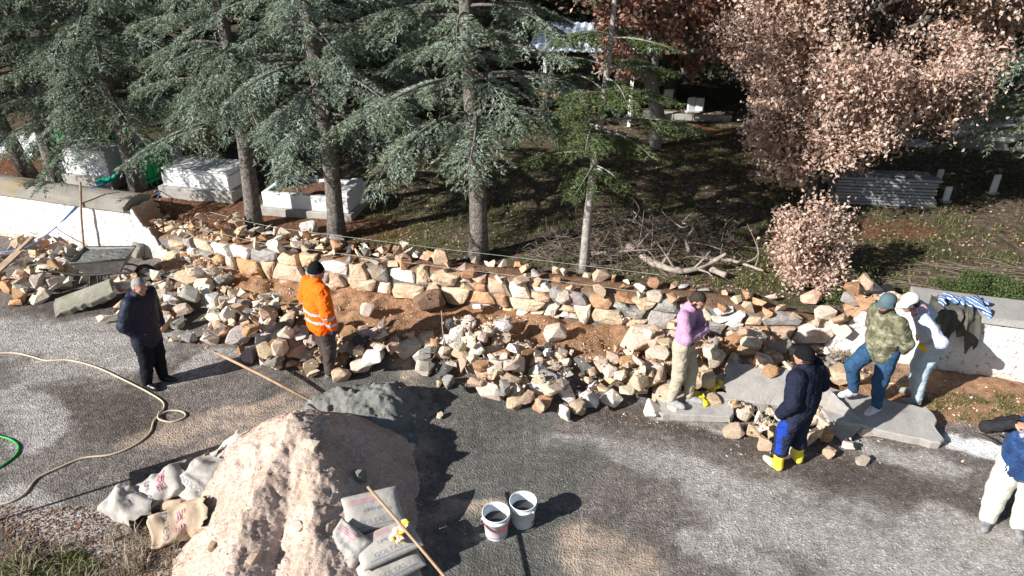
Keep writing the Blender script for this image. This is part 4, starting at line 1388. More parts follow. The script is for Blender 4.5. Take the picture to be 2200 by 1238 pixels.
def grass(name, n, cen, rspread, hgt, mat, label, zf, clump=14):
    c = cen(max(1, n // clump))
    i = rng.integers(0, len(c), n)
    P = c[i] + rng.normal(0, rspread, (n, 2))
    z = zf(P[:, 0], P[:, 1])
    a = rng.uniform(0, 6.28, n); h = hgt * rng.uniform(.4, 1.3, n)
    lean = rng.uniform(.2, 1.0, n)
    b0 = np.stack([P[:, 0], P[:, 1], z - .01], 1)
    side = np.stack([-np.sin(a), np.cos(a), 0 * a], 1) * (.0035 + .0025 * rng.random(n))[:, None]
    mid = b0 + np.stack([np.cos(a) * lean * h * .35, np.sin(a) * lean * h * .35, h * .6], 1)
    tip = b0 + np.stack([np.cos(a) * lean * h, np.sin(a) * lean * h, h * (1.05 - .35 * lean)], 1)
    V = np.stack([b0 - side, b0 + side, mid + side * .8, mid - side * .8, tip], 1).reshape(-1, 3)
    k = np.arange(n)[:, None] * 5
    o = obj(name, mesh_np(name, V, [k + np.array([[0, 1, 2, 3]]), k + np.array([[3, 2, 4]])], False, [mat], attrs=dict(tint=np.repeat(rng.random(n), 5))))
    return tag(o, label, 'grass', kind='stuff')


M_GRASS = leaf_mat('green_grass', [(0, (.05, .075, .02)), (.6, (.12, .16, .045)), (1, (.28, .27, .11))], .25)
M_DRY = leaf_mat('dry_grass', [(0, (.18, .14, .09)), (.6, (.36, .30, .21)), (1, (.55, .48, .36))], .2)
grass('grass', 26000, lambda m: (lambda x: np.stack([x, wy(x) + .9 + 9 * rng.random(m) ** 1.6], 1))(rng.uniform(-3, 12, m)), .05, .10, M_GRASS, 'thin grass tufts growing under the trees behind the wall', h_cem)


def cen_px(poly, z=0.0):
    return lambda m: sample_poly(poly, z, m)


grass('dry_grass', 900, cen_px([(0, 1238), (0, 1150), (120, 1180), (280, 1150), (360, 1120), (380, 1190), (360, 1260), (0, 1330)]), .05, .20, M_DRY, 'dry straw grass in the bottom left corner', h_road)
grass('grass_verge', 2600, cen_px([(0, 1238), (20, 1205), (200, 1190), (230, 1300), (0, 1300)]), .035, .08, M_GRASS, 'green grass in the bottom left corner', h_road)
grass('wall_foot_weeds', 1500, cen_px([(1960, 850), (2200, 860), (2200, 920), (1980, 900)]), .03, .05, M_GRASS, 'sparse weeds on the bare earth before the right white wall', h_road)
grass('straw_tufts', 900, cen_px([(220, 545), (290, 525), (300, 555), (230, 565)]), .04, .13, M_DRY, 'straw at the foot of the left white wall', h_road)
grass('heap_straw', 350, cen_px([(1770, 770), (1850, 760), (1850, 800), (1780, 800)], .05), .05, .14, M_DRY, 'dry straw before the break in the right white wall', h_road)
def reg_corner(n):
    return sample_poly([(0, 1090), (300, 1090), (380, 1200), (360, 1300), (0, 1300)], 0, n)
litter_mesh('corner_leaves', 2500, reg_corner, .018, [(0, (.10, .045, .025)), (.5, (.24, .13, .08)), (1, (.42, .33, .25))], 'brown fallen leaves among the straw in the bottom left corner', 'leaves', h_road)
# ================================================================== CEMETERY FURNITURE
def gpos(px, py, z=.75):
    p = at(px, py, z); return Vector((p.x, p.y, float(h_cem(p.x, p.y))))


def part_box(parent, name, c, s, m, bev=0.012, R=None):
    mb = MB(); mb.box(c, s, R, bev)
    return obj(name, mb.mesh(name, m), parent)


def tiered_grave(loc, rz, L, W, tiers, label, head=True, plinth=True):
    r = empty('marble_grave', loc, rz, label, 'grave', 'marble graves')
    r.scale = (.85, .85, .8)
    z = -0.1
    if plinth:
        part_box(r, 'plinth', (0, 0, .07), (L + .2, W + .2, .34), M_CONC); z = .24
    for (dl, dw, h) in tiers:
        part_box(r, 'marble_tier', (0, 0, z + h / 2), (L - dl, W - dw, h), M_MARBLE); z += h - .001
    part_box(r, 'cover_slab', (0, 0, z + .025), (L - tiers[-1][0] + .06, W - tiers[-1][1] + .06, .05), M_MARBLE)
    if head:
        for s in (-1,):
            part_box(r, 'headstone', (s * (L / 2 - .12), 0, z + .3), (.09, W * .6, .62), M_MARBLE, .03)
    return r


# left: stepped grave with green rails behind it
g = tiered_grave(gpos(205, 385), -.27, 1.9, .9, [(0, 0, .30), (.12, .12, .34)], 'two stepped white marble grave behind the left coping', False)
tiered_grave(gpos(30, 322), -.27, 2.3, .9, [(0, 0, .42)], 'long white marble grave at the left edge', False, False)
tiered_grave(gpos(452, 412), -.22, 1.75, .95, [(0, 0, .34), (.1, .1, .08)], 'long white marble grave on a concrete plinth behind the broken wall end', False)
gp = gpos(340, 372)
tiered_grave(gp, -.25, 1.1, .8, [(0, 0, .28)], 'small white grave half hidden behind the cedar at the coping end', True)


def rail(loc, rz, L, h, label):
    r = empty('green_railing', loc, rz, label, 'railing', 'green cemetery railings')
    n = max(2, int(L / .16))
    for k in range(n + 1):
        x = -L / 2 + L * k / n
        part_box(r, 'bar', (x, 0, h / 2), (.03, .03, h), M_GREEN, .004)
    for z in (.12, h - .05):
        part_box(r, 'cross_rail', (0, .003, z), (L + .05, .045, .05), M_GREEN, .004)
    part_box(r, 'panel', (0, .03, h * .5), (L, .012, h * .62), M_GREEN, .002)
    return r


rail(gpos(185, 345), -.27, 1.5, .95, 'green painted grave railing behind the stepped marble grave')
rail(gpos(268, 352), -.27, .5, .95, 'short green railing right of the stepped marble grave')
rail(gpos(345, 395), 1.2, .8, .9, 'green railing beside the cedar at the coping end')
# open grave with earth bed
r = empty('marble_grave', gpos(682, 445), -.20, 'open white marble grave frame filled with earth between two cedar trunks', 'grave', 'marble graves')
L, W = 1.75, .95
part_box(r, 'plinth', (0, 0, .02), (L + .16, W + .16, .2), M_CONC)
for s in (-1, 1):
    part_box(r, 'side_slab', (0, s * (W / 2 - .05), .26), (L, .1, .30), M_MARBLE)
    part_box(r, 'end_slab', (s * (L / 2 - .05), 0, .262), (.1, W - .202, .30), M_MARBLE)
part_box(r, 'end_block', (L / 2 - .14, 0, .44), (.22, W * .8, .10), M_MARBLE)
part_box(r, 'headstone', (-L / 2 + .16, .1, .62), (.07, .5, .66), M_GREYMARBLE, .02)
mb = MB()
n = 12
V = []
for i in range(n):
    for j in range(n):
        V.append(((i / (n - 1) - .5) * (L - .22), (j / (n - 1) - .5) * (W - .22), .34 + .05 * random.random()))
mb.add(V, grid_faces(n, n))
obj('earth_bed', mb.mesh('earth_bed', simple('grave_earth', (.17, .085, .05), (.09, .045, .03), 12)), r)
# right graves
r = tiered_grave(gpos(2120, 318), -.1, 1.9, 1.0, [(0, 0, .40)], 'white marble grave with upright posts at the right behind the large oak', False)
for k, (x, y) in enumerate([(-.8, -.35), (-.8, .35), (-.2, .35), (.5, .35)]):
    part_box(r, 'post', (x, y, .9), (.06, .06, .7), M_MARBLE)
tiered_grave(gpos(1940, 318), -.1, 1.3, .5, [(0, 0, .12)], 'low white grave edging just below the right side of the large oak', False, False)
# standing headstones in the distance
for (px, py, wd, h, lb) in [(1482, 252, .16, .42, 'left of the pair of small white headstones beyond the russet oak'), (1500, 252, .16, .40, 'right of the pair of small white headstones beyond the russet oak'), (1363, 235, .14, .5, 'slim white headstone left of the russet oak trunk'),
                            (1327, 205, .14, .55, 'slim white headstone nearest the roofed shelter'), (2028, 440, .10, .34, 'small grey headstone right of the board stack'), (2128, 425, .12, .42, 'leaning pale headstone under the right cedar'), (2012, 400, .10, .30, 'small dark headstone behind the board stack'), (1432, 240, .2, .5, 'white headstone behind the russet oak trunk')]:
    p = gpos(px, py)
    r = empty('headstone', p, random.uniform(-.3, .3), lb, 'headstone', 'standing headstones')
    part_box(r, 'slab', (0, 0, h / 2 - .02), (wd * 1.4, .06, h), M_MARBLE, .02, rotm(0, random.uniform(-.05, .05), 0))
    part_box(r, 'foot', (0, 0, .0), (wd * 1.8, .16, .07), M_CONC, .01)
for (px, py, L, rz, lb) in [(1495, 268, 2.2, -.12, 'low pale stone kerb of a grave plot left of the large oak'), (1420, 262, 1.0, -.1, 'low white grave kerb behind the russet oak trunk')]:
    r = empty('grave_kerb', gpos(px, py), rz, lb, 'kerb')
    for k in range(int(L / .5)):
        part_box(r, 'kerb_stone', (-L / 2 + .25 + k * .5, 0, .05), (.485, .12, .22), M_CONC)
# stack of grey boards
r = empty('board_stack', gpos(1893, 450), -.12, 'stack of grey weathered boards below the large oak', 'boards')
for k in range(9):
    for q in range(2):
        part_box(r, 'board', (random.uniform(-.05, .05), .12 + q * .24 + random.uniform(-.015, .015), .035 + k * .064), (1.85, .225, .05), M_GREYWOOD, .006)
part_box(empty('concrete_block', gpos(1985, 452), .3, 'small pale block on the grass at the end of the board stack', 'block'), 'block_body', (0, 0, .06), (.35, .2, .14), M_CONC, .02)

# roofed shelter far behind
r = empty('shelter', gpos(1262, 262), -.15, 'open shelter with a pale blue white sheet roof behind the middle cedar', 'shelter')
for (x, y) in [(-1.1, -.7), (1.1, -.7), (-1.1, .9), (1.1, .9)]:
    part_box(r, 'post', (x, y, .95), (.09, .09, 1.95), M_MARBLE)
M_ROOF = simple('sheet_roof', (.62, .70, .80), (.50, .58, .68), 3, .5, 20, .1, .004, .4)
mb = MB()
V = []
nx = 61
for i in range(nx):
    for j in range(2):
        V.append((-1.5 + 3.0 * i / (nx - 1), -1.1 + 2.4 * j, 1.9 + .30 * j + .018 * math.sin(i * 1.57)))
mb.add(V, grid_faces(nx, 2)); mb.add(np.array(V) - [0, 0, .012], grid_faces(nx, 2)[:, ::-1])
obj('roof_sheet', mb.mesh('roof_sheet', M_ROOF), r)
part_box(r, 'roof_beam', (0, -.7, 1.86), (2.6, .08, .10), M_PLANK)
part_box(r, 'roof_beam', (0, .9, 2.06), (2.6, .08, .10), M_PLANK)
M_ORANGEWOOD = simple('varnished_wood', (.55, .23, .07), (.42, .16, .05), 8, .5)
r = empty('picnic_table', gpos(1215, 268), -.1, 'orange varnished picnic table beside the shelter', 'table')
for k in range(4): part_box(r, 'table_board', (0, -.3 + k * .2, .72), (1.5, .18, .04), M_ORANGEWOOD, .006)
for y in (-.65, .65): part_box(r, 'bench_board', (0, y, .42), (1.5, .24, .04), M_ORANGEWOOD, .006)
for x in (-.55, .55):
    for y in (-.5, .5):
        part_box(r, 'leg', (x, y, .33), (.06, .08, .72), M_GREYWOOD, .006, rotm(.35 if y > 0 else -.35))
    part_box(r, 'cross_brace', (x, 0, .39), (.05, 1.4, .07), M_GREYWOOD, .006)
# a fallen lampshade-like white dish hung on the young cedar
p = gpos(1282, 420)
r = empty('white_dish', p, 0, 'small white dish on a stake behind the young cedar trunk', 'dish')
mb = MB(); mb.lathe([(0.001, .52), (.06, .51), (.10, .47), (.11, .42), (.10, .425), (.05, .49), (.001, .50)], 16)
obj('dish', mb.mesh('dish', M_MARBLE, True), r)
mb = MB(); mb.tube([(0, 0, -.1), (0, 0, .5)], .012, 6); obj('stake', mb.mesh('stake', M_DKSTEEL), r)

# ================================================================== BROKEN CONCRETE COPING LYING ABOUT
def broken_slab(name, cpx, z, size, rot, label, mat=M_CONC, seed=0, arch=0.0):
    """piece of coping: plate with chipped outline"""
    rng = np.random.default_rng(seed)
    L, W, T = size
    P = []
    for (u0, u1, v0, v1, n) in [(-.5, .5, -.5, -.5, 12), (.5, .5, -.5, .5, 6), (.5, -.5, .5, .5, 12), (-.5, -.5, .5, -.5, 6)]:
        for k in range(n):
            f = k / n
            P.append([(u0 + (u1 - u0) * f) * L, (v0 + (v1 - v0) * f) * W])
    P = np.array(P)
    jitn = np.where(np.abs(P[:, 0]) > L * .46, .028, .008)[:, None]
    P = P + rng.normal(0, 1, P.shape) * jitn
    n = len(P)
    V = []
    for (k, z_) in [(1.0, -T / 2), (1.0, T / 2 - .015), (.975, T / 2)]:
        q = P * k
        zz = z_ + arch * (1 - (2 * q[:, 1] / W) ** 2) * (1 if z_ > 0 else .55)
        V.append(np.stack([q[:, 0], q[:, 1], zz], 1))
    # inner rows so that an arched top stays curved
    F = []
    for i in range(2):
        for j in range(n):
            F.append((i*n+j, i*n+(j+1) % n, (i+1)*n+(j+1) % n, (i+1)*n+j))
    top = 2 * n
    for i in range(12):
        pass
    V = np.concatenate(V)
    a = [top + i for i in range(0, 13)]
    b = [top + (18 + 12 - i) % n for i in range(0, 13)]
    base = len(V)
    m = 7
    extra = []
    for i in range(13):
        for j in range(1, m):
            f = j / m
            q = V[a[i]] * (1 - f) + V[b[i]] * f
            q = q.copy(); q[2] = T / 2 + arch * (1 - (2 * q[1] / W) ** 2) + rng.normal(0, .002)
            extra.append(q)
    V = np.concatenate([V, np.array(extra)])
    def idx(i, j):
        if j == 0: return a[i]
        if j == m: return b[i]
        return base + i * (m - 1) + j - 1
    for i in range(12):
        for j in range(m):
            F.append((idx(i, j), idx(i + 1, j), idx(i + 1, j + 1), idx(i, j + 1)))
    F.append(tuple(idx(0, j) for j in range(m + 1)) + tuple(top + n - k for k in range(1, 6)) if False else (idx(0, 0), idx(0, 1), idx(0, 2)))
    # close the two chipped ends
    for (i, arc) in ((0, [top + (n - k) % n for k in range(0, 7)]), (12, [top + 12 + k for k in range(0, 7)])):
        cpt = V[[idx(i, j) for j in range(m + 1)]].mean(0)
        ring = arc
        inner = [idx(i, j) for j in range(m + 1)]
        for k in range(6):
            k2 = min(k, m - 1)
            F.append((ring[k], ring[k + 1], inner[min(k + 1, m)], inner[min(k, m)]))
        F.append((ring[6], inner[m], inner[6]))
    F.append(tuple(range(n))[::-1])
    me = bpy.data.meshes.new(name)
    me.from_pydata(V.tolist(), [], [tuple(dict.fromkeys(f)) for f in F if len(set(f)) > 2])
    me.materials.append(mat); me.validate(); me.update()
    p = at(cpx[0], cpx[1], z)
    o = obj(name, me, None, (p.x, p.y, z), rot)
    return tag(o, label, 'concrete slab')


broken_slab('broken_coping', (1490, 872), .09, (1.02, .50, .11), (rad(3), rad(-3), -.12), 'flat broken concrete slab under the man in pink with yellow gloves on it', seed=1)
broken_slab('broken_coping', (1650, 832), .26, (1.15, .66, .11), (rad(14), rad(-2), -.25), 'broken concrete slab tilted on the rubble left of the man in the beanie', seed=2)
broken_slab('broken_coping', (1885, 895), .14, (1.42, .62, .12), (rad(7), rad(4), -.28), 'long broken concrete slab under the white sneaker of the man in camouflage', seed=3)
broken_slab('broken_coping', (1792, 893), .16, (.62, .40, .11), (rad(28), rad(20), -.9), 'short broken concrete slab propped steeply behind the man in yellow boots', seed=4)
broken_slab('broken_coping', (187, 640), .16, (.95, .46, .09), (rad(9), rad(-14), .35), 'arched mossy piece of coping lying on the road at the left', conc('mossy_concrete', (.23, .22, .17), (.36, .34, .28), (.16, .18, .08)), 5, .10)

# ================================================================== TOOLS AND TIMBER
def pole(name, a, b, r, m, label, cat, n=8, bow=.02):
    a = np.array(a, float); b = np.array(b, float)
    d = b - a
    pts = [a + d * f + np.array([0, 0, bow * math.sin(PI * f)]) + np.array([.004 * math.sin(9 * f), .004 * math.cos(7 * f), 0]) for f in np.linspace(0, 1, 9)]
    mb = MB(); mb.tube(pts, r, n)
    return tag(obj(name, mb.mesh(name, m, True)), label, cat)


# wooden pole leaning upright before the left wall
def on_face(px, py, off=.05):
    """point on the front face of the wall seen at a photo pixel"""
    lo, hi = -1.0, 3.0
    for _ in range(40):
        m = (lo + hi) / 2; q = at(px, py, m)
        if q.y > float(wy(q.x)) - off: lo = m
        else: hi = m
    return at(px, py, (lo + hi) / 2)


a = at(187, 538, .05); a.y -= .12; b = on_face(172, 392, .10)
pole('wooden_stake', a, b, .022, M_PLANK, 'upright wooden stake leaning on the left white wall', 'stake', 4)
a = at(5, 588, .25); b = at(75, 512, .62)
mb = MB()
for (a_, b_, lb) in [(at(-20, 592, .15), at(72, 508, .62), 'upper of two rough planks lying on the left heap'), (at(-30, 610, .1), at(45, 540, .45), 'lower of two rough planks lying on the left heap')]:
    d = (b_ - a_); L = d.length
    mb = MB(); mb.box((0, 0, 0), (L, .10, .035), None, .004)
    o = obj('plank', mb.mesh('plank', M_PLANK), None, (a_ + b_) / 2)
    o.rotation_euler = d.to_track_quat('X', 'Z').to_euler()
    tag(o, lb, 'plank')
# long handled shovel stuck in the mortar heap
r = empty('shovel', at(678, 868, .18), 0, 'long handled shovel with its blade buried in the mortar heap', 'shovel')
A = at(462, 757, .42); B = at(676, 866, .20)
rel = lambda p: np.array(p) - np.array(r.location)
mb = MB(); mb.tube([rel(A), rel(A + (B - A) * .5) + [0, 0, .015], rel(B)], .019, 8); obj('handle', mb.mesh('handle', M_WOOD, True), r)
d = (B - A).normalized()


def blade(mbx, o, d, wdt=.22, ln=.28, up=Vector((0, 0, 1))):
    sx = d.cross(up).normalized(); nn = sx.cross(d)
    V = []
    for i in range(7):
        f = i / 6
        wv = wdt / 2 * (1 if f < .55 else math.sqrt(max(0, 1 - ((f - .55) / .47) ** 2)))
        for j in range(5):
            g = j / 4 * 2 - 1
            V.append(o + d * ln * f + sx * wv * g + nn * (.045 * (g * g) - .03 * f))
    F = grid_faces(7, 5)
    V = np.array([list(v) for v in V])
    mbx.add(V, F); mbx.add(V - np.array(nn) * .004, F[:, ::-1])


mb = MB(); blade(mb, Vector(rel(B)) - d * .03, d); mb.tube([rel(B) - np.array(d) * .10, rel(B)], .024, 8)
obj('blade', mb.mesh('blade', M_STEEL, True), r)
# shovel leaning on the sand with its handle over the cement bags
r = empty('shovel', at(1000, 1290, .02), 0, 'shovel leaning with a pale handle across the stacked cement bags', 'shovel')
A = at(790, 1046, .86); B = at(985, 1275, .42)
mb = MB(); P = [rel(A), rel(A + (B - A) * .33) + [.0, 0, .012], rel(A + (B - A) * .66) + [0.004, 0, .006], rel(B)]
mb.tube(spline(P, 5), .017, 8); obj('handle', mb.mesh('handle', M_WOOD, True), r)
d = (B - A).normalized()
mb = MB(); blade(mb, Vector(rel(B)) - d * .02, d); mb.tube([rel(B) - np.array(d) * .12, rel(B)], .023, 8)
obj('blade', mb.mesh('blade', M_STEEL, True), r)
# mason's hammer on the stones
p = at(1790, 778, .22)
r = empty('hammer', p, .35, 'stone hammer with a grey handle lying before the broken white wall', 'hammer')
mb = MB(); mb.tube([(-.02, 0, .03), (.26, 0, .035)], .016, 8); obj('handle', mb.mesh('handle', M_GREYWOOD, True), r)
part_box(r, 'head', (-.04, 0, .03), (.06, .19, .06), M_STEEL, .012)
# fallen branch stick standing in the heap
pole('dead_twig', at(955, 745, .45), at(948, 668, .85), .008, M_DEADWOOD, 'thin bare twig sticking up from the central heap', 'twig', 5, .0)
mb = MB()
for q in range(7):
    a0 = np.array(at(1635 + random.uniform(-10, 10), 905, .28)); d0 = np.array([random.uniform(-.5, .3), random.uniform(-.1, .3), random.uniform(.1, .45)])
    mb.tube([a0, a0 + d0 * .5 + np.random.default_rng(q).normal(0, .03, 3), a0 + d0], [.006, .004, .002], 4)
tag(obj('dry_sprig', mb.mesh('dry_sprig', M_DEADWOOD)), 'dry branched sprig on the small heap left of the yellow boots', 'sprig')
# burnt sticks on the ash
for (a, b, r_, lb) in [((2095, 932), (2145, 955), .022, 'longer charred stick lying on the white ash'), ((2128, 934), (2150, 940), .012, 'short charred stick at the back of the white ash')]:
    pole('charred_stick', at(*a, .04), at(*b, .05), r_, simple('charred_wood', (.10, .075, .055), (.03, .027, .025), 14), lb, 'stick', 6, .02)

# ---- wheelbarrow with mortar
p = at(243, 612, 0.02)
wb = empty('wheelbarrow', p, 0.1, 'steel wheelbarrow full of wet mortar below the left white wall', 'wheelbarrow')
bot = [(-.30, -.20), (.26, -.17), (.26, .17), (-.30, .20)]
top = [(-.44, -.32), (.46, -.26), (.46, .26), (-.44, .32)]
V = [(x, y, .33) for x, y in bot] + [(x, y, .62) for x, y in top] + [(x * .97, y * .95, .345) for x, y in bot] + [(x * .97, y * .95, .62) for x, y in top]
F = [(3, 2, 1, 0), (8, 9, 10, 11)]
for i in range(4):
    j = (i + 1) % 4
    F += [(i, j, 4 + j, 4 + i), (8 + j, 8 + i, 12 + i, 12 + j), (4 + i, 4 + j, 12 + j, 12 + i)]
mb = MB(); mb.add(V, F); tray = obj('tray', mb.mesh('tray', M_STEEL), wb)
mb = MB()
loop = [np.array([x, y, .62]) for x, y in top]; mb.tube(spline(loop + [loop[0]], 1), .012, 6); obj('rim', mb.mesh('rim', M_DKSTEEL, True), tray)
mb = MB(); n = 14; V = []
for i in range(n):
    for j in range(n):
        u, v = i / (n - 1), j / (n - 1)
        x = -.42 + .85 * u; y = (-.30 + .045 * u) * (1 - 2 * v)
        V.append((x, y * .97, .575 + .05 * math.sin(PI * u) * math.sin(PI * v) + .02 * random.random()))
mb.add(V, grid_faces(n, n)[:, ::-1]); obj('mortar_load', mb.mesh('mortar_load', M_MORTAR), wb)
for s in (-1, 1):
    mb = MB(); mb.tube(spline([(.62, s * .05, .19), (.35, s * .16, .31), (-.35, s * .23, .33), (-.85, s * .27, .48)], 5), .016, 6); obj('frame_rail', mb.mesh('frame_rail', M_DKSTEEL, True), wb)
    mb = MB(); mb.tube([(-.85, s * .27, .48), (-.98, s * .28, .51)], .021, 8); obj('grip', mb.mesh('grip', M_RUBBER, True), wb)
    mb = MB(); mb.tube([(-.22, s * .22, .33), (-.30, s * .23, .0), (-.16, s * .23, .0), (-.10, s * .21, .32)], .014, 6); obj('leg', mb.mesh('leg', M_DKSTEEL), wb)
mb = MB(); a = np.linspace(0, 2 * PI, 21); mb.tube(np.stack([.62 + .16 * np.cos(a), 0 * a, .19 + .16 * np.sin(a)], 1), .035, 8, False)
wh = obj('wheel', mb.mesh('wheel', M_RUBBER, True), wb)
mb = MB(); mb.tube([(.62, -.06, .19), (.62, .06, .19)], .10, 12); obj('rim_disc', mb.mesh('rim_disc', M_STEEL), wh)
# shovel handle lying by the barrow
pole('tool_handle', at(150, 588, .05), at(205, 572, .30), .017, M_GREYWOOD, 'grey tool handle propped against the wheelbarrow', 'handle')
# ================================================================== PEOPLE
class Field:
    """soft union of tapered limbs and ellipsoids, meshed by surface nets"""
    def __init__(self, h=0.01):
        self.h = h
        self.prims = []

    def cone(self, a, b, ra, rb, k=0.03, sy=1.0, R=None):
        self.prims.append(('c', np.array(a, float), np.array(b, float), ra, rb, k, sy))
        return self

    def chain(self, pts, rs, k=0.03, sy=1.0):
        for i in range(len(pts) - 1):
            self.cone(pts[i], pts[i + 1], rs[i], rs[i + 1], k, sy)
        return self

    def ell(self, c, r, k=0.02, R=None):
        self.prims.append(('e', np.array(c, float), np.array(r, float), None if R is None else np.array(R), 0, k, 1))
        return self

    def cut(self, fn):
        self.prims.append(('x', fn))
        return self

    def mesh(self, name, mats, post=None, fmat=None, noise=None):
        h = self.h
        lo = np.full(3, 1e9); hi = -lo
        for p in self.prims:
            if p[0] == 'c':
                r = max(p[3], p[4]) * max(1, p[6]) + .03
                lo = np.minimum(lo, np.minimum(p[1], p[2]) - r); hi = np.maximum(hi, np.maximum(p[1], p[2]) + r)
            elif p[0] == 'e':
                r = p[2].max() + .03
                lo = np.minimum(lo, p[1] - r); hi = np.maximum(hi, p[1] + r)
        n = np.ceil((hi - lo) / h).astype(int) + 2
        D = np.full(n, 0.06, np.float32)
        axs = [lo[i] + np.arange(n[i]) * h for i in range(3)]
        for p in self.prims:
            if p[0] == 'x': continue
            if p[0] == 'c':
                r = max(p[3], p[4]) * max(1, p[6]) + .06
                a_, b_ = np.minimum(p[1], p[2]) - r, np.maximum(p[1], p[2]) + r
            else:
                r = p[2].max() + .06
                a_, b_ = p[1] - r, p[1] + r
            i0 = np.maximum(np.floor((a_ - lo) / h).astype(int), 0); i1 = np.minimum(np.ceil((b_ - lo) / h).astype(int) + 1, n)
            sl = tuple(slice(i0[q], i1[q]) for q in range(3))
            gx_, gy_, gz_ = np.meshgrid(axs[0][sl[0]], axs[1][sl[1]], axs[2][sl[2]], indexing='ij', sparse=True)
            if p[0] == 'c':
                a, b, ra, rb, k, sy = p[1:]
                ab = b - a
                wgt = np.array([1, 1 / sy, 1]); ab_ = ab * wgt
                px, py, pz = gx_ - a[0], (gy_ - a[1]) / sy, gz_ - a[2]
                t = np.clip((px * ab_[0] + py * ab_[1] + pz * ab_[2]) / max(ab_.dot(ab_), 1e-9), 0, 1)
                d = np.sqrt((px - t * ab_[0]) ** 2 + (py - t * ab_[1]) ** 2 + (pz - t * ab_[2]) ** 2) - (ra + (rb - ra) * t)
                d = d * min(1, sy)
            else:
                c, r, R, _, k, _ = p[1:]
                px, py, pz = gx_ - c[0], gy_ - c[1], gz_ - c[2]
                if R is not None:
                    px, py, pz = (R[0, 0] * px + R[1, 0] * py + R[2, 0] * pz, R[0, 1] * px + R[1, 1] * py + R[2, 1] * pz, R[0, 2] * px + R[1, 2] * py + R[2, 2] * pz)
                q = np.sqrt((px / r[0]) ** 2 + (py / r[1]) ** 2 + (pz / r[2]) ** 2)
                d = (q - 1) * r.min() * (1 + .0 * q)
            cur = D[sl]
            hh = np.clip(k - np.abs(cur - d), 0, None) / k
            D[sl] = np.minimum(cur, d) - hh * hh * k * .25
        for p in self.prims:
            if p[0] == 'x':
                G = np.meshgrid(*axs, indexing='ij', sparse=True)
                D = np.maximum(D, p[1](*G)).astype(np.float32)
        V, F = surface_nets(D, lo, h)
        if noise:
            A, fr, sd = noise
            nrm = np.zeros_like(V)
            e = V[F]
            fn = np.cross(e[:, 1] - e[:, 0], e[:, 2] - e[:, 0])
            for q in range(4): np.add.at(nrm, F[:, q], fn)
            nrm /= np.linalg.norm(nrm, axis=1)[:, None] + 1e-9
            w1 = fbm(V * fr * np.array([1, 1, .55]) + sd, 2, int(sd))
            w2 = 1 - np.abs(fbm(V * fr * 1.7 + 9.1 + .8 * w1[:, None], 2, int(sd) + 5)) * 2.2
            w3 = fbm(V * fr * 3.1 * np.array([1, 1, .8]) + sd * 2, 2, int(sd) + 9)
            V = V + nrm * (A * (w1 * 1.0 + w2 * .85 + w3 * .5))[:, None]
        me = mesh_np(name, V, F, True, mats, fmat(V[F].mean(1)) if fmat else None)
        return me


def surface_nets(D, o, h):
    n = np.array(D.shape)
    s = D < 0
    cd = n - 1
    keys, pts, quads = [], [], []
    st = np.array([cd[1] * cd[2], cd[2], 1])
    for ax_ in range(3):
        u, v = [q for q in range(3) if q != ax_]
        A = [slice(None)] * 3; B = [slice(None)] * 3
        A[ax_] = slice(0, -1); B[ax_] = slice(1, None)
        for t_ in (u, v):
            A[t_] = slice(1, -1); B[t_] = slice(1, -1)
        sa, sb = s[tuple(A)], s[tuple(B)]
        idx = np.argwhere(sa != sb)
        if not len(idx): continue
        full = idx.copy(); full[:, u] += 1; full[:, v] += 1
        e2 = full.copy(); e2[:, ax_] += 1
        da = D[tuple(full.T)]; db = D[tuple(e2.T)]
        t = da / (da - db)
        p = full.astype(float); p[:, ax_] += t
        cs = []
        for (du, dv) in ((1, 1), (0, 1), (0, 0), (1, 0)):
            c = full.copy(); c[:, u] -= du; c[:, v] -= dv
            key = c @ st
            cs.append(key); keys.append(key); pts.append(p)
        q = np.stack(cs, 1)
        flip = s[tuple(full.T)] ^ (ax_ == 1)
        q[~flip] = q[~flip][:, ::-1]
        quads.append(q)
    keys = np.concatenate(keys); pts = np.concatenate(pts); quads = np.concatenate(quads)
    uq, inv = np.unique(keys, return_inverse=True)
    V = np.zeros((len(uq), 3)); cnt = np.zeros(len(uq))
    for q in range(3): V[:, q] = np.bincount(inv, pts[:, q], len(uq))
    cnt = np.bincount(inv, minlength=len(uq))
    V = V / cnt[:, None] * h + o
    return V, np.searchsorted(uq, quads)


def cloth(name, c, c2=None, rough=.9, sc=30.0, spec=.1, weave=220.0):
    k = NT(name); k.coords('Object')
    c2 = c2 or tuple(x * .78 for x in c)
    col = k.ramp(k.noise(sc, 4, .6), [(.35, c), (.65, c2)])
    nb = k.bump(k.noise(weave, 2, .6), .25, .003)
    nb = k.bump(k.noise(18, 3, .6), .25, .012, nb)
    return k.done(col, rough, nb, spec)


def camo_mat():
    k = NT('camouflage_cloth'); k.coords('Object')
    a = k.ramp(k.noise(9, 3, .6), [(.40, (.085, .082, .05)), (.46, (.16, .155, .10)), (.54, (.16, .155, .10)), (.58, (.27, .255, .185))])
    b = k.ramp(k.noise(14, 3, .65), [(.58, (0, 0, 0)), (.62, (1, 1, 1))])
    c = k.mix(b, a, (.075, .08, .05))
    nb = k.bump(k.noise(20, 3, .6), .3, .012)
    return k.done(c, .9, nb, .1)


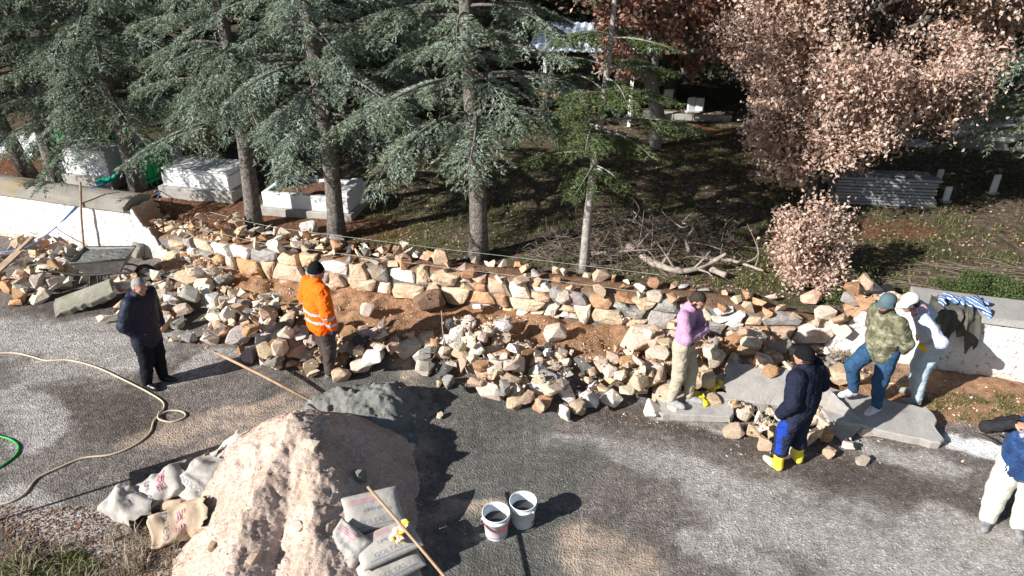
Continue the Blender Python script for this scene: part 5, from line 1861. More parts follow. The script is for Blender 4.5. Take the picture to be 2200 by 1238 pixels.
M_SKIN = simple('skin', (.46, .25, .17), (.40, .20, .135), 14, .55, 90, .12, .002, .35)
M_LIP = simple('lip', (.34, .13, .10), rough=.5)
M_BROW = simple('dark_hair', (.022, .017, .014), (.04, .03, .025), 60, .7, 160, .7, .006)
M_GREYHAIR = simple('grey_hair', (.36, .35, .34), (.20, .19, .18), 60, .6, 160, .8, .006)
M_EYE = simple('eye_white', (.75, .72, .68), rough=.3)
M_IRIS = simple('eye_dark', (.02, .013, .01), rough=.2)
M_SOLE = simple('shoe_sole', (.42, .41, .39), rough=.8)


def vunit(v):
    v = np.array(v, float); return v / (np.linalg.norm(v) + 1e-9)


def add_hand(f, wrist, d, palm_n, thumb_side, curl=.5, g=1.0):
    """palm and five fingers; d = direction of the hand, palm_n = way the palm faces, thumb_side = direction of thumb"""
    d = vunit(d); pn = vunit(palm_n - d * np.dot(palm_n, d)); ts = vunit(np.cross(d, pn)); 
    if np.dot(ts, thumb_side) < 0: ts = -ts
    wrist = np.array(wrist, float)
    pal = wrist + d * .05
    for q in (-1, -.33, .33, 1):
        f.cone(wrist + d * .012 + ts * q * .018, wrist + d * .088 + ts * q * .029, .017 * g, .0145 * g, .02)
    for i, (q, ln) in enumerate(((1.0, .072), (.33, .082), (-.33, .076), (-1, .058))):
        b = wrist + d * .092 + ts * q * .031
        c = curl * (1 + .15 * i)
        d1 = vunit(d * math.cos(c * .7) + pn * math.sin(c * .7)); d2 = vunit(d * math.cos(c * 1.6) + pn * math.sin(c * 1.6))
        m = b + d1 * ln * .5; e = m + d2 * ln * .5
        f.cone(b, m, .0105 * g, .0098 * g, .004); f.cone(m, e, .0098 * g, .0085 * g, .004)
    tb = wrist + d * .03 + ts * .026
    t1 = tb + vunit(d * .65 + ts * .75 + pn * .25) * .042; t2 = t1 + vunit(d * .9 + ts * .25 + pn * .45) * .034
    f.cone(tb, t1, .015 * g, .0125 * g, .008); f.cone(t1, t2, .0125 * g, .0095 * g, .004)


def shoe(parent, heel, toe, m_up, m_sole, name='shoe', boot=None, L=.28):
    """low shoe from heel to toe on the ground, or a boot with a shaft"""
    heel = np.array(heel, float); toe = np.array(toe, float)
    d = vunit(toe - heel); n_ = np.array([-d[1], d[0], 0.0])
    f = Field(.0085)
    b = heel + np.array([0, 0, 0.04])
    f.cone(b + d * .03, b + d * .12, .042, .045, .02).cone(b + d * .12, b + d * .215 + n_ * .006, .046, .040, .03).cone(b + d * .2, b + d * .245, .038, .028, .02)
    if boot:
        ank, knee = boot
        f.chain([b + d * .04 + [0, 0, .0], np.array(ank), np.array(knee)], [.045, .055, .082], .03)
        f.cone(b + d * .05 + [0, 0, .03], b + d * .14, .05, .042, .03)
    else:
        f.cone(b + d * .035 + [0, 0, .0], b + d * .045 + [0, 0, .055], .045, .042, .03).cone(b + d * .06 + [0, 0, .04], b + d * .16, .040, .035, .03)
    zs = heel[2] + .004
    f.cut(lambda x, y, z: (zs - z) + 0 * x + 0 * y)
    lim = .085 if boot else .028
    fm = lambda c: (c[:, 2] < heel[2] + lim - (.06 * (((c - heel) @ d) < .10) if boot else 0)).astype(int)
    o = obj(name, f.mesh(name, [m_up, m_sole], fmat=fm), parent)
    return o


def head_frame(pos, yaw, pitch, roll=0):
    R = rotm(pitch, 0, 0)
    R = rotm(0, 0, yaw) @ rotm(0, roll, 0) @ R
    c = np.array(pos, float)
    return c, R, (lambda x, y, z: c + R @ np.array([x, y, z]))


def build_person(label, loc, heading, J, parts):
    """J: joints in metres, +y ahead, +x to the person's right; parts: callables that dress the figure"""
    r = empty('person', loc, heading, label, 'person')
    if 'lean' in J:                                     # weight shifted to one side
        r.rotation_euler = (Matrix.Rotation(J['lean'], 3, 'Y') @ Matrix.Rotation(heading, 3, 'Z')).to_euler()
    r['label'] = label
    f = Field(.0105)
    hc, R, hp = head_frame(J['head'], J.get('yaw', 0), J.get('pitch', 0), J.get('roll', 0))
    # skull, jaw, nose, ears, brow, neck
    f.ell(hp(0, -.012, .022), (.076, .094, .098), .01, R)
    f.ell(hp(0, .022, -.045), (.058, .066, .070), .04, R)
    f.cone(hp(0, .062, -.088), hp(0, .068, -.084), .026, .024, .03)
    f.cone(hp(0, .086, .004), hp(0, .108, -.026), .009, .014, .014)
    f.cone(hp(-.035, .078, .022), hp(.035, .078, .022), .012, .012, .02)
    f.cone(hp(-.018, .090, -.052), hp(.018, .090, -.052), .0085, .0085, .008)
    for s in (-1, 1):
        f.ell(hp(s * .080, -.005, -.012), (.010, .020, .032), .006, R)
        f.ell(hp(s * .043, .066, -.02), (.022, .02, .022), .02, R)
    neck = np.array(J['neck'])
    f.cone(neck, hp(0, -.015, -.06), .058, .055, .03)
    # hidden core of the body: keeps head, arms and hands one figure
    pel = (np.array(J['hipL']) + np.array(J['hipR'])) / 2
    f.chain([pel, (pel + neck) / 2, neck - [0, 0, .06]], [.085, .09, .075], .05)
    for s in 'LR':
        f.chain([neck - [0, 0, .06], J['sho' + s], J['elb' + s], J['wri' + s]], [.05, .048, .036, .027], .03)
        f.chain([pel, J['hip' + s], J['kne' + s], J['ank' + s]], [.07, .065, .045, .034], .03)
        hd, pn, ts, cu = J['hand' + s]
        add_hand(f, np.array(J['wri' + s]), np.array(hd, float), np.array(pn, float), np.array(ts, float), cu)
    beard = J.get('beard')

    def fm(c):
        q = (c - hc) @ R
        o_ = np.zeros(len(c), int)
        inh = (np.abs(q) < .16).all(1)
        o_[inh & (q[:, 1] > .085) & (np.abs(q[:, 2] + .052) < .009) & (np.abs(q[:, 0]) < .028)] = 1
        o_[inh & (q[:, 1] > .055) & (np.abs(q[:, 2] - .022) < .008) & (np.abs(q[:, 0]) > .012) & (np.abs(q[:, 0]) < .055)] = 2
        if beard:
            b = inh & (q[:, 2] < -.034) & (q[:, 2] > -.125) & (q[:, 1] > -.02) & ((q[:, 2] < -.058) | (q[:, 1] < .07) | (np.abs(q[:, 2] + .040) < .008))
            o_[b & (o_ == 0)] = 2
            o_[inh & (np.abs(q[:, 0]) > .062) & (q[:, 1] > -.005) & (q[:, 1] < .04) & (q[:, 2] < .01) & (q[:, 2] > -.06)] = 2
        return o_
    obj('body', f.mesh('body', [M_SKIN, M_LIP, J.get('brow', M_BROW)], fmat=fm), r)
    for s in (-1, 1):
        mb = MB()
        c = hp(s * .033, .079, -.002)
        a = np.linspace(0, PI, 7)
        mb.lathe([(.0125 * math.sin(t) + 1e-5, .0125 * math.cos(t)) for t in a], 10)
        mb.mi = 1
        mb.lathe([(.006 * math.sin(t) + 1e-5, .006 * math.cos(t)) for t in a], 8, (R @ np.array([0, .009, 0])))
        obj('eye', mb.mesh('eye', [M_EYE, M_IRIS], True), r, tuple(c))
    for p in parts: p(r, J, hp, R, hc)
    return r


def trousers(mat, rs=(.125, .098, .078, .07), waist=.135, h=.011, fmat=None, mats=None, A=.007, hem=0.0, seed=3.0, top=.08):
    def go(r, J, hp, R, hc):
        f = Field(h)
        pel = (np.array(J['hipL']) + np.array(J['hipR'])) / 2
        f.cone(np.array(J['hipL']) + [0.03, 0, .02], np.array(J['hipR']) + [-.03, 0, .02], waist * .98, waist * .98, .06, .9)
        f.cone(pel, pel + [0, 0, top], waist, waist * .95, .05, .85)
        for s in 'LR':
            a, k, h_ = np.array(J['ank' + s]), np.array(J['kne' + s]), np.array(J['hip' + s])
            f.chain([h_, (h_ + k) / 2, k, (k + a) / 2 , a + (k - a) * hem], [rs[0], (rs[0] + rs[1]) / 2, rs[1], rs[2], rs[3]], .035)
        o = obj('trousers', f.mesh('trousers', mats or [mat], noise=(A, 13.0, seed), fmat=fmat), r)
    return go


def jacket(mat, rs=(.088, .072, .058, .052), chest=.155, belly=.155, hem=None, h=.011, A=.008, collar=.0, mats=None, fmat=None, seed=5.0, cuff=.97, name='jacket', fwd=0.0, sy=.72, hood=False, sleeves='LR', bot=-.02):
    def go(r, J, hp, R, hc):
        f = Field(h)
        neck = np.array(J['neck']); pel = (np.array(J['hipL']) + np.array(J['hipR'])) / 2
        shm = (np.array(J['shoL']) + np.array(J['shoR'])) / 2
        ax_ = vunit(np.array(J['shoR']) - np.array(J['shoL']))
        c1 = shm - vunit(shm - pel) * .13
        c2 = pel + (shm - pel) * .35 + np.array([0, fwd, 0]); c3 = pel + np.array([0, fwd * .6, bot])
        for s in (-1, 1):
            f.chain([c1 + ax_ * s * .07, c2 + ax_ * s * .05, c3 + ax_ * s * .05], [chest - .035, belly - .03, (hem or belly) - .03], .06, sy * 1.12)
        f.cone(np.array(J['shoL']) + [.02, 0, -.01], np.array(J['shoR']) + [-.02, 0, -.01], rs[0] * .95, rs[0] * .95, .06, .95)
        f.cone(shm + (neck - shm) * .2, neck + [0, 0, .0], .095, .075, .05)
        if collar:
            f.cone(neck + [0, 0, .0], neck + (hc - neck) * .35 * collar, .082, .078, .02)
        if hood:
            f.ell(neck + np.array([0, -.085, -.01]), (.12, .06, .07), .03)
        for s in sleeves:
            a, b, c = np.array(J['sho' + s]), np.array(J['elb' + s]), np.array(J['wri' + s])
            f.chain([a, (a + b) / 2, b, (b + c) / 2, b + (c - b) * cuff], [rs[0], (rs[0] + rs[1]) / 2, rs[1], rs[2], rs[3]], .03)
        o = obj(name, f.mesh(name, mats or [mat], noise=(A, 12.0, seed), fmat=fmat(J) if fmat else None), r)
    return go


def hair(mat, ln=-.02):
    def go(r, J, hp, R, hc):
        f = Field(.009)
        f.ell(hp(0, -.016, .026), (.081, .099, .101), .01, R)
        f.ell(hp(0, -.045, -.02), (.074, .062, .07), .02, R)
        Ri = R.T

        def cutf(x, y, z):
            px, py, pz = x - hc[0], y - hc[1], z - hc[2]
            qx = Ri[0, 0] * px + Ri[0, 1] * py + Ri[0, 2] * pz
            qy = Ri[1, 0] * px + Ri[1, 1] * py + Ri[1, 2] * pz; qz = Ri[2, 0] * px + Ri[2, 1] * py + Ri[2, 2] * pz
            face = np.minimum(qy - .012 + .0 * qz, .062 - qz)          # opening for the face
            face = np.minimum(face, .2)
            low = -.06 - qz
            return np.maximum(face, low)
        f.cut(cutf)
        obj('hair', f.mesh('hair', [mat], noise=(.002, 60.0, 4.0)), r)
    return go


def beanie(mat):
    def go(r, J, hp, R, hc):
        f = Field(.009)
        f.ell(hp(0, -.018, .045), (.089, .105, .103), .02, R)
        for a in np.linspace(0, 2 * PI, 17)[:-1]:
            b = a + 2 * PI / 16
            f.cone(hp(.083 * math.cos(a), -.014 + .1 * math.sin(a), .022 + .012 * math.sin(a)), hp(.083 * math.cos(b), -.014 + .1 * math.sin(b), .022 + .012 * math.sin(b)), .016, .016, .015)
        Ri = R.T

        def cutf(x, y, z):
            px, py, pz = x - hc[0], y - hc[1], z - hc[2]
            qy = Ri[1, 0] * px + Ri[1, 1] * py + Ri[1, 2] * pz; qz = Ri[2, 0] * px + Ri[2, 1] * py + Ri[2, 2] * pz
            return (.0 + .12 * qy) - qz
        f.cut(cutf)
        obj('beanie', f.mesh('beanie', [mat], noise=(.004, 30.0, 2.0)), r)
    return go


def cap(mat, brim=.085, name='cap'):
    def go(r, J, hp, R, hc):
        f = Field(.009)
        f.ell(hp(0, -.012, .055), (.091, .108, .092), .02, R)
        Ri = R.T

        def cutf(x, y, z):
            px, py, pz = x - hc[0], y - hc[1], z - hc[2]
            qy = Ri[1, 0] * px + Ri[1, 1] * py + Ri[1, 2] * pz; qz = Ri[2, 0] * px + Ri[2, 1] * py + Ri[2, 2] * pz
            return .03 + .10 * qy - qz
        f.cut(cutf)
        c = obj(name, f.mesh(name, [mat]), r)
        V = []
        for i in range(7):
            t = i / 6
            for j in range(11):
                a = (j / 10 - .5) * PI * .92
                rr = 1 + t * (brim / .1) * (math.cos(a) ** .7 if math.cos(a) > 0 else 0)
                x = .088 * math.sin(a) * (1 + .12 * t); y = -.012 + .104 * math.cos(a) * rr
                V.append(hp(x, y, .042 + .10 * .09 - .028 * t - .030 * (abs(math.sin(a)) ** 2) * t))
        V = np.array(V); F = grid_faces(7, 11)
        mb = MB(); mb.add(V, F); mb.add(V - (R @ np.array([0, 0, .006])), F[:, ::-1])
        obj('brim', mb.mesh('brim', mat, True), c)
    return go


def glove(side, mat, g=1.35):
    def go(r, J, hp, R, hc):
        f = Field(.0085)
        w = np.array(J['wri' + side]); e = np.array(J['elb' + side])
        hd, pn, ts, cu = J['hand' + side]
        f.cone(w + vunit(e - w) * .05, w + vunit(w - e) * .02, .038, .034, .02)
        add_hand(f, w, np.array(hd, float), np.array(pn, float), np.array(ts, float), cu, g)
        obj('glove', f.mesh('glove', [mat]), r)
    return go


def base_pose(**kw):
    J = dict(head=(0, .03, 1.635), neck=(0, 0, 1.475), shoL=(-.175, 0, 1.42), shoR=(.175, 0, 1.42), elbL=(-.235, -.03, 1.13), elbR=(.235, -.03, 1.13),
             wriL=(-.23, .06, .88), wriR=(.23, .06, .88), hipL=(-.09, 0, .93), hipR=(.09, 0, .93), kneL=(-.10, .03, .50), kneR=(.10, .03, .50), ankL=(-.11, -.01, .09), ankR=(.11, -.01, .09),
             handL=((0, .1, -1), (1, 0, 0), (0, 1, 0), .5), handR=((0, .1, -1), (-1, 0, 0), (0, 1, 0), .5))
    J.update(kw)
    return J


def head_to(dx, dy):
    """yaw that turns local +y towards world direction (dx, dy)"""
    return math.atan2(-dx, dy)


def feet(up, sole, name='shoe', boots=False, z=(0, 0), toe_out=.15, turn=(0, 0)):
    def go(r, J, hp, R, hc):
        for i, s in enumerate('LR'):
            a = np.array(J['ank' + s])
            t = (-toe_out if s == 'L' else toe_out) + turn[i]
            d = np.array([math.sin(t), math.cos(t), 0])
            heel = np.array([a[0], a[1], 0]) - d * .055 + [0, 0, a[2] - .09]
            shoe(r, heel, heel + d * .27, up, sole, name, (a, a + (np.array(J['kne' + s]) - a) * .62) if boots else None)
    return go


gpz = lambda p: float(h_road(p.x, p.y))
NAVY = cloth('navy_quilt', (.010, .014, .030), (.016, .021, .042), .6, 30, .25)
BLACKT = cloth('black_trousers', (.010, .011, .014), (.014, .015, .02), .8)
# --- 1: man in the navy coat
p = at(335, 826, 0)
J = base_pose(lean=rad(4.5), head=(0.0, .05, 1.62), yaw=-.25, pitch=-.22, elbL=(-.27, -.05, 1.12), elbR=(.27, -.05, 1.12), wriL=(-.20, .07, .98), wriR=(.20, .07, .98),
              handL=((.7, .12, -.7), (1, -.2, 0), (0, 1, 0), .4), handR=((-.7, .12, -.7), (-1, -.2, 0), (0, 1, 0), .4), brow=M_GREYHAIR, ankL=(-.12, .03, .09), ankR=(.10, -.05, .09))
build_person('grey haired man in a navy quilted coat with hands in his pockets', (p.x, p.y, gpz(p)), head_to(.92, -.30), J,
             [trousers(BLACKT, hem=.04), jacket(NAVY, (.098, .085, .072, .066), .185, .19, .195, collar=1.0, hood=True, cuff=1.12, bot=-.14, sy=.8, A=.006), hair(M_GREYHAIR), feet(cloth('black_leather', (.012, .012, .013), rough=.35, spec=.5), M_RUBBER)])
# --- 2: man in the orange hi-vis jacket
M_HV = cloth('hivis_orange', (.95, .17, .012), (.86, .13, .010), .75, 20)
M_REFL = cloth('reflective_tape', (.55, .57, .62), (.48, .5, .55), .35, 20, .5)
M_BLUEG = cloth('blue_glove', (.035, .055, .13), (.05, .06, .1), .8)
p = at(705, 802, 0)


def hv(J):
    def fm(c):
        o_ = np.zeros(len(c), int)
        z = c[:, 2] + .06 * (np.abs(c[:, 1]) > 2)
        o_[((z > 1.085) & (z < 1.135)) | ((z > .955) & (z < 1.005))] = 1
        return o_
    return fm


J = base_pose(head=(.0, .06, 1.66), neck=(0, .01, 1.50), shoL=(-.18, 0, 1.44), shoR=(.18, 0, 1.44), yaw=-.2, pitch=-.12, elbR=(.31, -.03, 1.16), elbL=(-.30, -.03, 1.16), wriR=(.28, .04, .91), wriL=(-.28, .04, .91), ankL=(-.10, .06, .09), ankR=(.10, -.02, .09), kneL=(-.10, .06, .5), brow=M_GREYHAIR)
build_person('man in an orange high visibility jacket and black beanie facing the wall', (p.x, p.y, gpz(p)), head_to(.72, .66), J,
             [trousers(cloth('brown_work_trousers', (.085, .070, .062), (.055, .045, .04), .9, 8)), jacket(None, (.105, .090, .075, .066), .195, .20, .205, mats=[M_HV, M_REFL], fmat=hv, collar=.7, bot=-.06, sy=.82, A=.010, cuff=.97), hair(M_GREYHAIR), beanie(cloth('black_knit', (.012, .012, .013), sc=60)),
              glove('R', M_BLUEG), glove('L', M_BLUEG), feet(cloth('dusty_shoe', (.30, .29, .27), (.20, .19, .18), .9, 12), M_SOLE)])
# --- 3: man in the pink sweater, arms folded, standing on the slab
M_PINK = cloth('pink_sweater', (.50, .28, .43), (.44, .24, .38), .9, 20)
p = at(1452, 862, .15)
J = base_pose(head=(0, .10, 1.60), neck=(0, .02, 1.47), yaw=-.12, pitch=-.62, elbL=(-.26, .10, 1.16), elbR=(.26, .10, 1.16), wriL=(.09, .19, 1.14), wriR=(-.08, .235, 1.19),
              handL=((1, .0, .15), (0, -1, 0), (0, 0, 1), .35), handR=((-1, -.05, -.05), (0, -1, 0), (0, 0, 1), .35), beard=True, ankL=(-.09, .14, .09), ankR=(.10, -.04, .09), kneL=(-.09, .12, .50), kneR=(.10, .02, .50))
build_person('bearded man in a pink sweater and khaki trousers with folded arms, looking down', (p.x, p.y, .15), head_to(.86, -.52), J,
             [trousers(cloth('khaki_trousers', (.44, .385, .295), (.38, .33, .25), .9, 14), (.108, .085, .068, .062), .128, hem=.05), jacket(M_PINK, (.078, .064, .053, .047), .15, .142, .145, A=.005, bot=.03, collar=.25, name='sweater'), hair(M_BROW),
              lambda r, J, hp, R, hc: obj('belt', (lambda mb: (mb.tube(np.stack([.158 * np.cos(np.linspace(0, 2 * PI, 33)), .126 * np.sin(np.linspace(0, 2 * PI, 33)), np.full(33, .985)], 1), .018, 6, False), mb.mesh('belt', M_RUBBER, True))[1])(MB()), r),
              feet(cloth('grey_suede', (.36, .36, .36), (.28, .28, .28), .9, 14), M_SOLE)])
# --- 4: man in the dark jacket, beanie and yellow boots, back turned
M_JKT = cloth('dark_navy_jacket', (.011, .014, .028), (.018, .022, .040), .85, 25)
M_YB = simple('yellow_rubber', (.84, .70, .06), (.76, .62, .06), 10, .45, 60, .1, .003, .5)
M_PALEB = simple('muddy_sole', (.62, .58, .42), (.48, .44, .32), 12, .8)
M_NT = cloth('navy_work_trousers', (.018, .022, .045), (.026, .03, .055), .85, 18)
M_RB = cloth('royal_blue_panel', (.015, .05, .32), (.013, .04, .26), .85, 18)


def t4(c):
    o_ = np.zeros(len(c), int)
    o_[(c[:, 0] < -.045) & (c[:, 0] < -.12) & (np.abs(c[:, 1] - .07 - .10 * (c[:, 2] - .65)) < .038 + .05 * (np.abs(c[:, 2] - .68) < .1)) & (c[:, 2] < .80) & (c[:, 2] > .30)] = 1
    return o_


p = at(1690, 1000, 0)
J = base_pose(head=(-.02, .10, 1.58), neck=(0, .05, 1.44), shoL=(-.19, .04, 1.38), shoR=(.19, .04, 1.38), yaw=.15, pitch=-.15, elbL=(-.27, -.02, 1.10), elbR=(.31, -.03, 1.12), wriL=(-.25, .10, .87), wriR=(.20, .12, 1.02),
              handL=((.1, .3, -1), (1, 0, 0), (0, 1, 0), .6), handR=((-.7, .4, -.4), (-.3, -1, 0), (0, .3, 1), .6), hipL=(-.10, 0, .92), hipR=(.10, 0, .92), kneL=(-.13, .06, .5), kneR=(.13, .02, .5), ankL=(-.15, .04, .10), ankR=(.16, -.04, .10))
r4 = build_person('man in a dark jacket, black beanie and yellow rubber boots seen from behind', (p.x, p.y, gpz(p)), head_to(-.62, .78), J,
                  [trousers(None, (.122, .10, .085, .08), .14, mats=[M_NT, M_RB], fmat=t4, hem=.52, A=.009), jacket(M_JKT, (.105, .088, .074, .066), .19, .195, .195, collar=.8, bot=.0, sy=.85, A=.008), hair(M_BROW), beanie(cloth('black_knit_cap', (.010, .010, .012), sc=60)),
                   glove('L', cloth('pale_glove', (.55, .53, .50), rough=.9)), feet(M_YB, M_PALEB, 'boot', True, turn=(.25, .35))])
# --- 5: man in camouflage, one foot up on the boulder
M_CAMO = camo_mat()
M_JEANS = cloth('blue_jeans', (.035, .085, .16), (.022, .055, .11), .85, 16)
p = at(1868, 874, .2)
J = base_pose(lean=rad(-3), head=(0, .12, 1.61), neck=(0, .06, 1.46), shoL=(-.18, .05, 1.41), shoR=(.18, .05, 1.41), yaw=.05, pitch=.02, elbL=(-.27, -.04, 1.15), elbR=(.27, -.04, 1.15), wriL=(-.17, -.14, .97), wriR=(.17, -.14, .97),
              handL=((.8, -.3, -.3), (0, 1, 0), (0, 0, 1), .5), handR=((-.8, -.3, -.3), (0, 1, 0), (0, 0, 1), .5), hipL=(-.10, 0, .93), hipR=(.10, 0, .93), kneR=(.15, .29, .66), ankR=(.14, .19, .25), kneL=(-.10, .05, .5), ankL=(-.10, .0, .09), beard=True)
build_person('bearded man in a camouflage jacket, blue jeans and grey blue cap with one foot raised', (p.x, p.y, .20), head_to(-.93, -.36), J,
             [trousers(M_JEANS, (.115, .092, .072, .064), .138, hem=.04), jacket(M_CAMO, (.092, .078, .066, .06), .168, .178, .175, collar=.6, bot=-.05, fwd=.04, sy=.85, A=.008), hair(M_BROW), cap(cloth('slate_cap', (.10, .15, .17), (.08, .125, .145), .85, 30)),
              feet(cloth('white_sneaker', (.66, .64, .66), (.50, .48, .52), .7, 14), simple('white_sole', (.72, .72, .72)), turn=(0, 0))])
# --- 6: man in the pale sweater and white cap behind him
M_PALE = cloth('pale_blue_sweater', (.50, .55, .66), (.44, .49, .60), .9, 18)
M_LJ = cloth('light_jeans', (.42, .50, .56), (.34, .42, .48), .9, 14)
M_YG = cloth('yellow_glove', (.85, .52, .02), (.75, .44, .02), .7)
p = at(1962, 858, .06)
J = base_pose(lean=rad(-2), head=(-.02, .36, 1.50), neck=(0, .24, 1.41), shoL=(-.18, .20, 1.36), shoR=(.18, .20, 1.36), yaw=.25, pitch=-.35, elbL=(-.37, -.02, 1.17), elbR=(.37, -.02, 1.17), wriL=(-.20, .06, .99), wriR=(.20, .06, .99),
              handL=((.5, .6, -.5), (.7, -.3, 0), (0, -.6, -.6), .4), handR=((-.5, .6, -.5), (-.7, -.3, 0), (0, -.6, -.6), .4), hipL=(-.09, -.03, .92), hipR=(.09, -.03, .92))
build_person('man in a pale blue sweater and white cap with yellow gloved hands on his hips', (p.x, p.y, .06), head_to(-.80, .25), J,
             [trousers(M_LJ, (.112, .09, .075, .07), .132, hem=.03), jacket(M_PALE, (.085, .07, .058, .05), .16, .158, .155, A=.006, collar=.35, name='sweater', bot=.0), hair(M_BROW), cap(cloth('white_cap', (.80, .79, .76), rough=.9)), glove('L', M_YG), glove('R', M_YG),
              lambda r, J, hp, R, hc: obj('scarf', Field(.010).cone(np.array(J['neck']) + [-.06, .03, .0], np.array(J['neck']) + [.06, .03, .0], .062, .062, .03).cone(np.array(J['neck']) + [-.03, -.04, .01], np.array(J['neck']) + [.03, -.04, .01], .06, .06, .03).mesh('scarf', [cloth('red_white_scarf', (.5, .06, .08), (.7, .66, .66), .9, 45)], noise=(.006, 25.0, 2.0)), r),
              feet(cloth('tan_shoe', (.34, .31, .27), rough=.9), M_SOLE)])
# --- 7: man at the right edge, hand raised to his brow
M_VEST = cloth('blue_vest', (.022, .065, .19), (.012, .03, .09), .35, 9, .5)
M_HOOD = cloth('black_hoodie', (.020, .020, .022), (.03, .03, .033), .9)
p = at(2152, 1128, 0)
J = base_pose(lean=rad(-4), head=(0.03, .06, 1.60), neck=(0, .01, 1.455), shoL=(-.19, 0, 1.40), shoR=(.19, 0, 1.40), yaw=.1, pitch=-.15, elbL=(-.28, .02, 1.12), elbR=(.42, .10, 1.33), wriR=(.24, .24, 1.55), handR=((-.95, .12, .03), (0, -.3, -1), (0, 1, .3), .25), wriL=(-.2, .2, .95),
              kneL=(-.14, .03, .5), kneR=(.14, .03, .5), ankL=(-.14, .0, .09), ankR=(.15, .04, .09), hipL=(-.10, 0, .90), hipR=(.10, 0, .90))


def hoodfm(J):
    return None


build_person('man in blue vest and cream trousers shading his face, cut by the right edge', (p.x, p.y, gpz(p)), head_to(-.50, -.86), J,
             [trousers(cloth('cream_trousers', (.60, .60, .52), (.52, .52, .45), .9, 12), (.135, .112, .098, .085), .165, A=.006), jacket(M_HOOD, (.08, .062, .052, .046), .175, .175, .175, name='hoodie', bot=.02, sy=.9), jacket(M_VEST, (.092, .085, .06, .05), .195, .19, .195, name='vest', sleeves='', bot=-.02, collar=.5, sy=.92), hair(M_BROW),
              feet(cloth('dark_trainer', (.12, .12, .125), (.28, .27, .27), .85, 16), M_SOLE)])
# ================================================================== HEAPS
def sand_h(x, y):
    segs = [((-2.45, 6.33), 1.02, (-2.12, 5.78), .74), ((-2.12, 5.78), .74, (-2.0, 5.1), .52), ((-2.45, 6.3), .96, (-2.72, 5.35), .60), ((-2.72, 5.35), .60, (-2.7, 4.8), .45)]
    h = np.full(np.shape(x), -1.0)
    q = n2(x, y, 1.6, 4, 71)
    for (a, ha, b, hb) in segs:
        dx, dy = b[0] - a[0], b[1] - a[1]
        t = np.clip(((x - a[0]) * dx + (y - a[1]) * dy) / (dx * dx + dy * dy), 0, 1)
        d = np.hypot(x - a[0] - t * dx, y - a[1] - t * dy)
        H = ha + (hb - ha) * t
        h = np.maximum(h, H - .76 * np.sqrt(d * d + .006) + .05)
    g = 1 - np.abs(n2(x * 1.6, y * .8, 2.4, 4, 76)) * 2
    k = np.clip(h + .15, 0, 1)
    r1 = 1 - np.abs(n2(x + .06 * q, y - .05 * q, 5.0, 4, 78)) * 2.4
    r2 = np.abs(n2(x, y, 11.0, 3, 79))
    return h + .10 * q * k + .045 * g * k + .026 * r1 * k - .05 * np.clip(r2 - .35, 0, 1) + .026 * n2(x, y, 9, 4, 72) + .024 * n2(x, y, 26, 4, 73)


def mortar_h(x, y):
    a, b = at(720, 866, .2), at(825, 862, .25)
    dx, dy = b.x - a.x, b.y - a.y
    t = np.clip(((x - a.x) * dx + (y - a.y) * dy) / (dx * dx + dy * dy), 0, 1)
    d = np.hypot(x - a.x - t * dx, y - a.y - t * dy)
    h = (.36 + .12 * t) - .80 * np.sqrt(d * d + .02) + .10
    return h + .14 * n2(x, y, 2.6, 4, 81) + .09 * n2(x, y, 7, 4, 82) + .045 * n2(x, y, 19, 2, 83)


def heap(name, hf, x0, x1, y0, y1, st, mat, label, cat):
    ax_ = np.arange(x0, x1, st); ay = np.arange(y0, y1, st)
    X, Y = np.meshgrid(ax_, ay, indexing='ij')
    Z = hf(X, Y); G = h_road(X, Y)
    Zs = np.maximum(Z, -.06)
    F = grid_faces(len(ax_), len(ay))
    keep = (Z.ravel()[F] > -.045).any(1)
    F = F[keep]
    used, inv = np.unique(F, return_inverse=True)
    V = np.stack([X.ravel(), Y.ravel(), Zs.ravel()], 1)[used]
    return tag(obj(name, mesh_np(name, V, inv.reshape(-1, 4), True, [mat])), label, cat)


def sand_mat():
    k = NT('pale_sand'); k.coords('Object')
    c = k.ramp(k.noise(2.2, 6, .7), [(.3, (.48, .355, .275)), (.5, (.61, .48, .395)), (.7, (.70, .575, .49))])
    v = k.voro(60, 'F1', 'Color'); sp = k.n('SeparateColor'); k.l(v, sp.inputs[0])
    c = k.mix(.6, c, k.ramp(sp.outputs[0], [(0, (.7, .67, .64)), (.6, (1, 1, 1)), (.95, (1.25, 1.22, 1.2))]), 'MULTIPLY')
    nb = k.bump(k.noise(11, 6, .75), .8, .05)
    nb = k.bump(k.noise(70, 4, .75), .6, .012, nb)
    return k.done(c, .95, nb, .1)


heap('sand_heap', sand_h, -4.6, -.7, 3.9, 7.7, .018, sand_mat(), 'large heap of pale pinkish sand at the bottom left', 'sand heap')
heap('mortar_heap', mortar_h, -4.2, -.6, 6.6, 9.0, .022, mortar_mat('fresh_mortar', (.12, .125, .115), (.27, .265, .24)), 'dark grey heap of fresh mortar behind the sand heap', 'mortar heap')
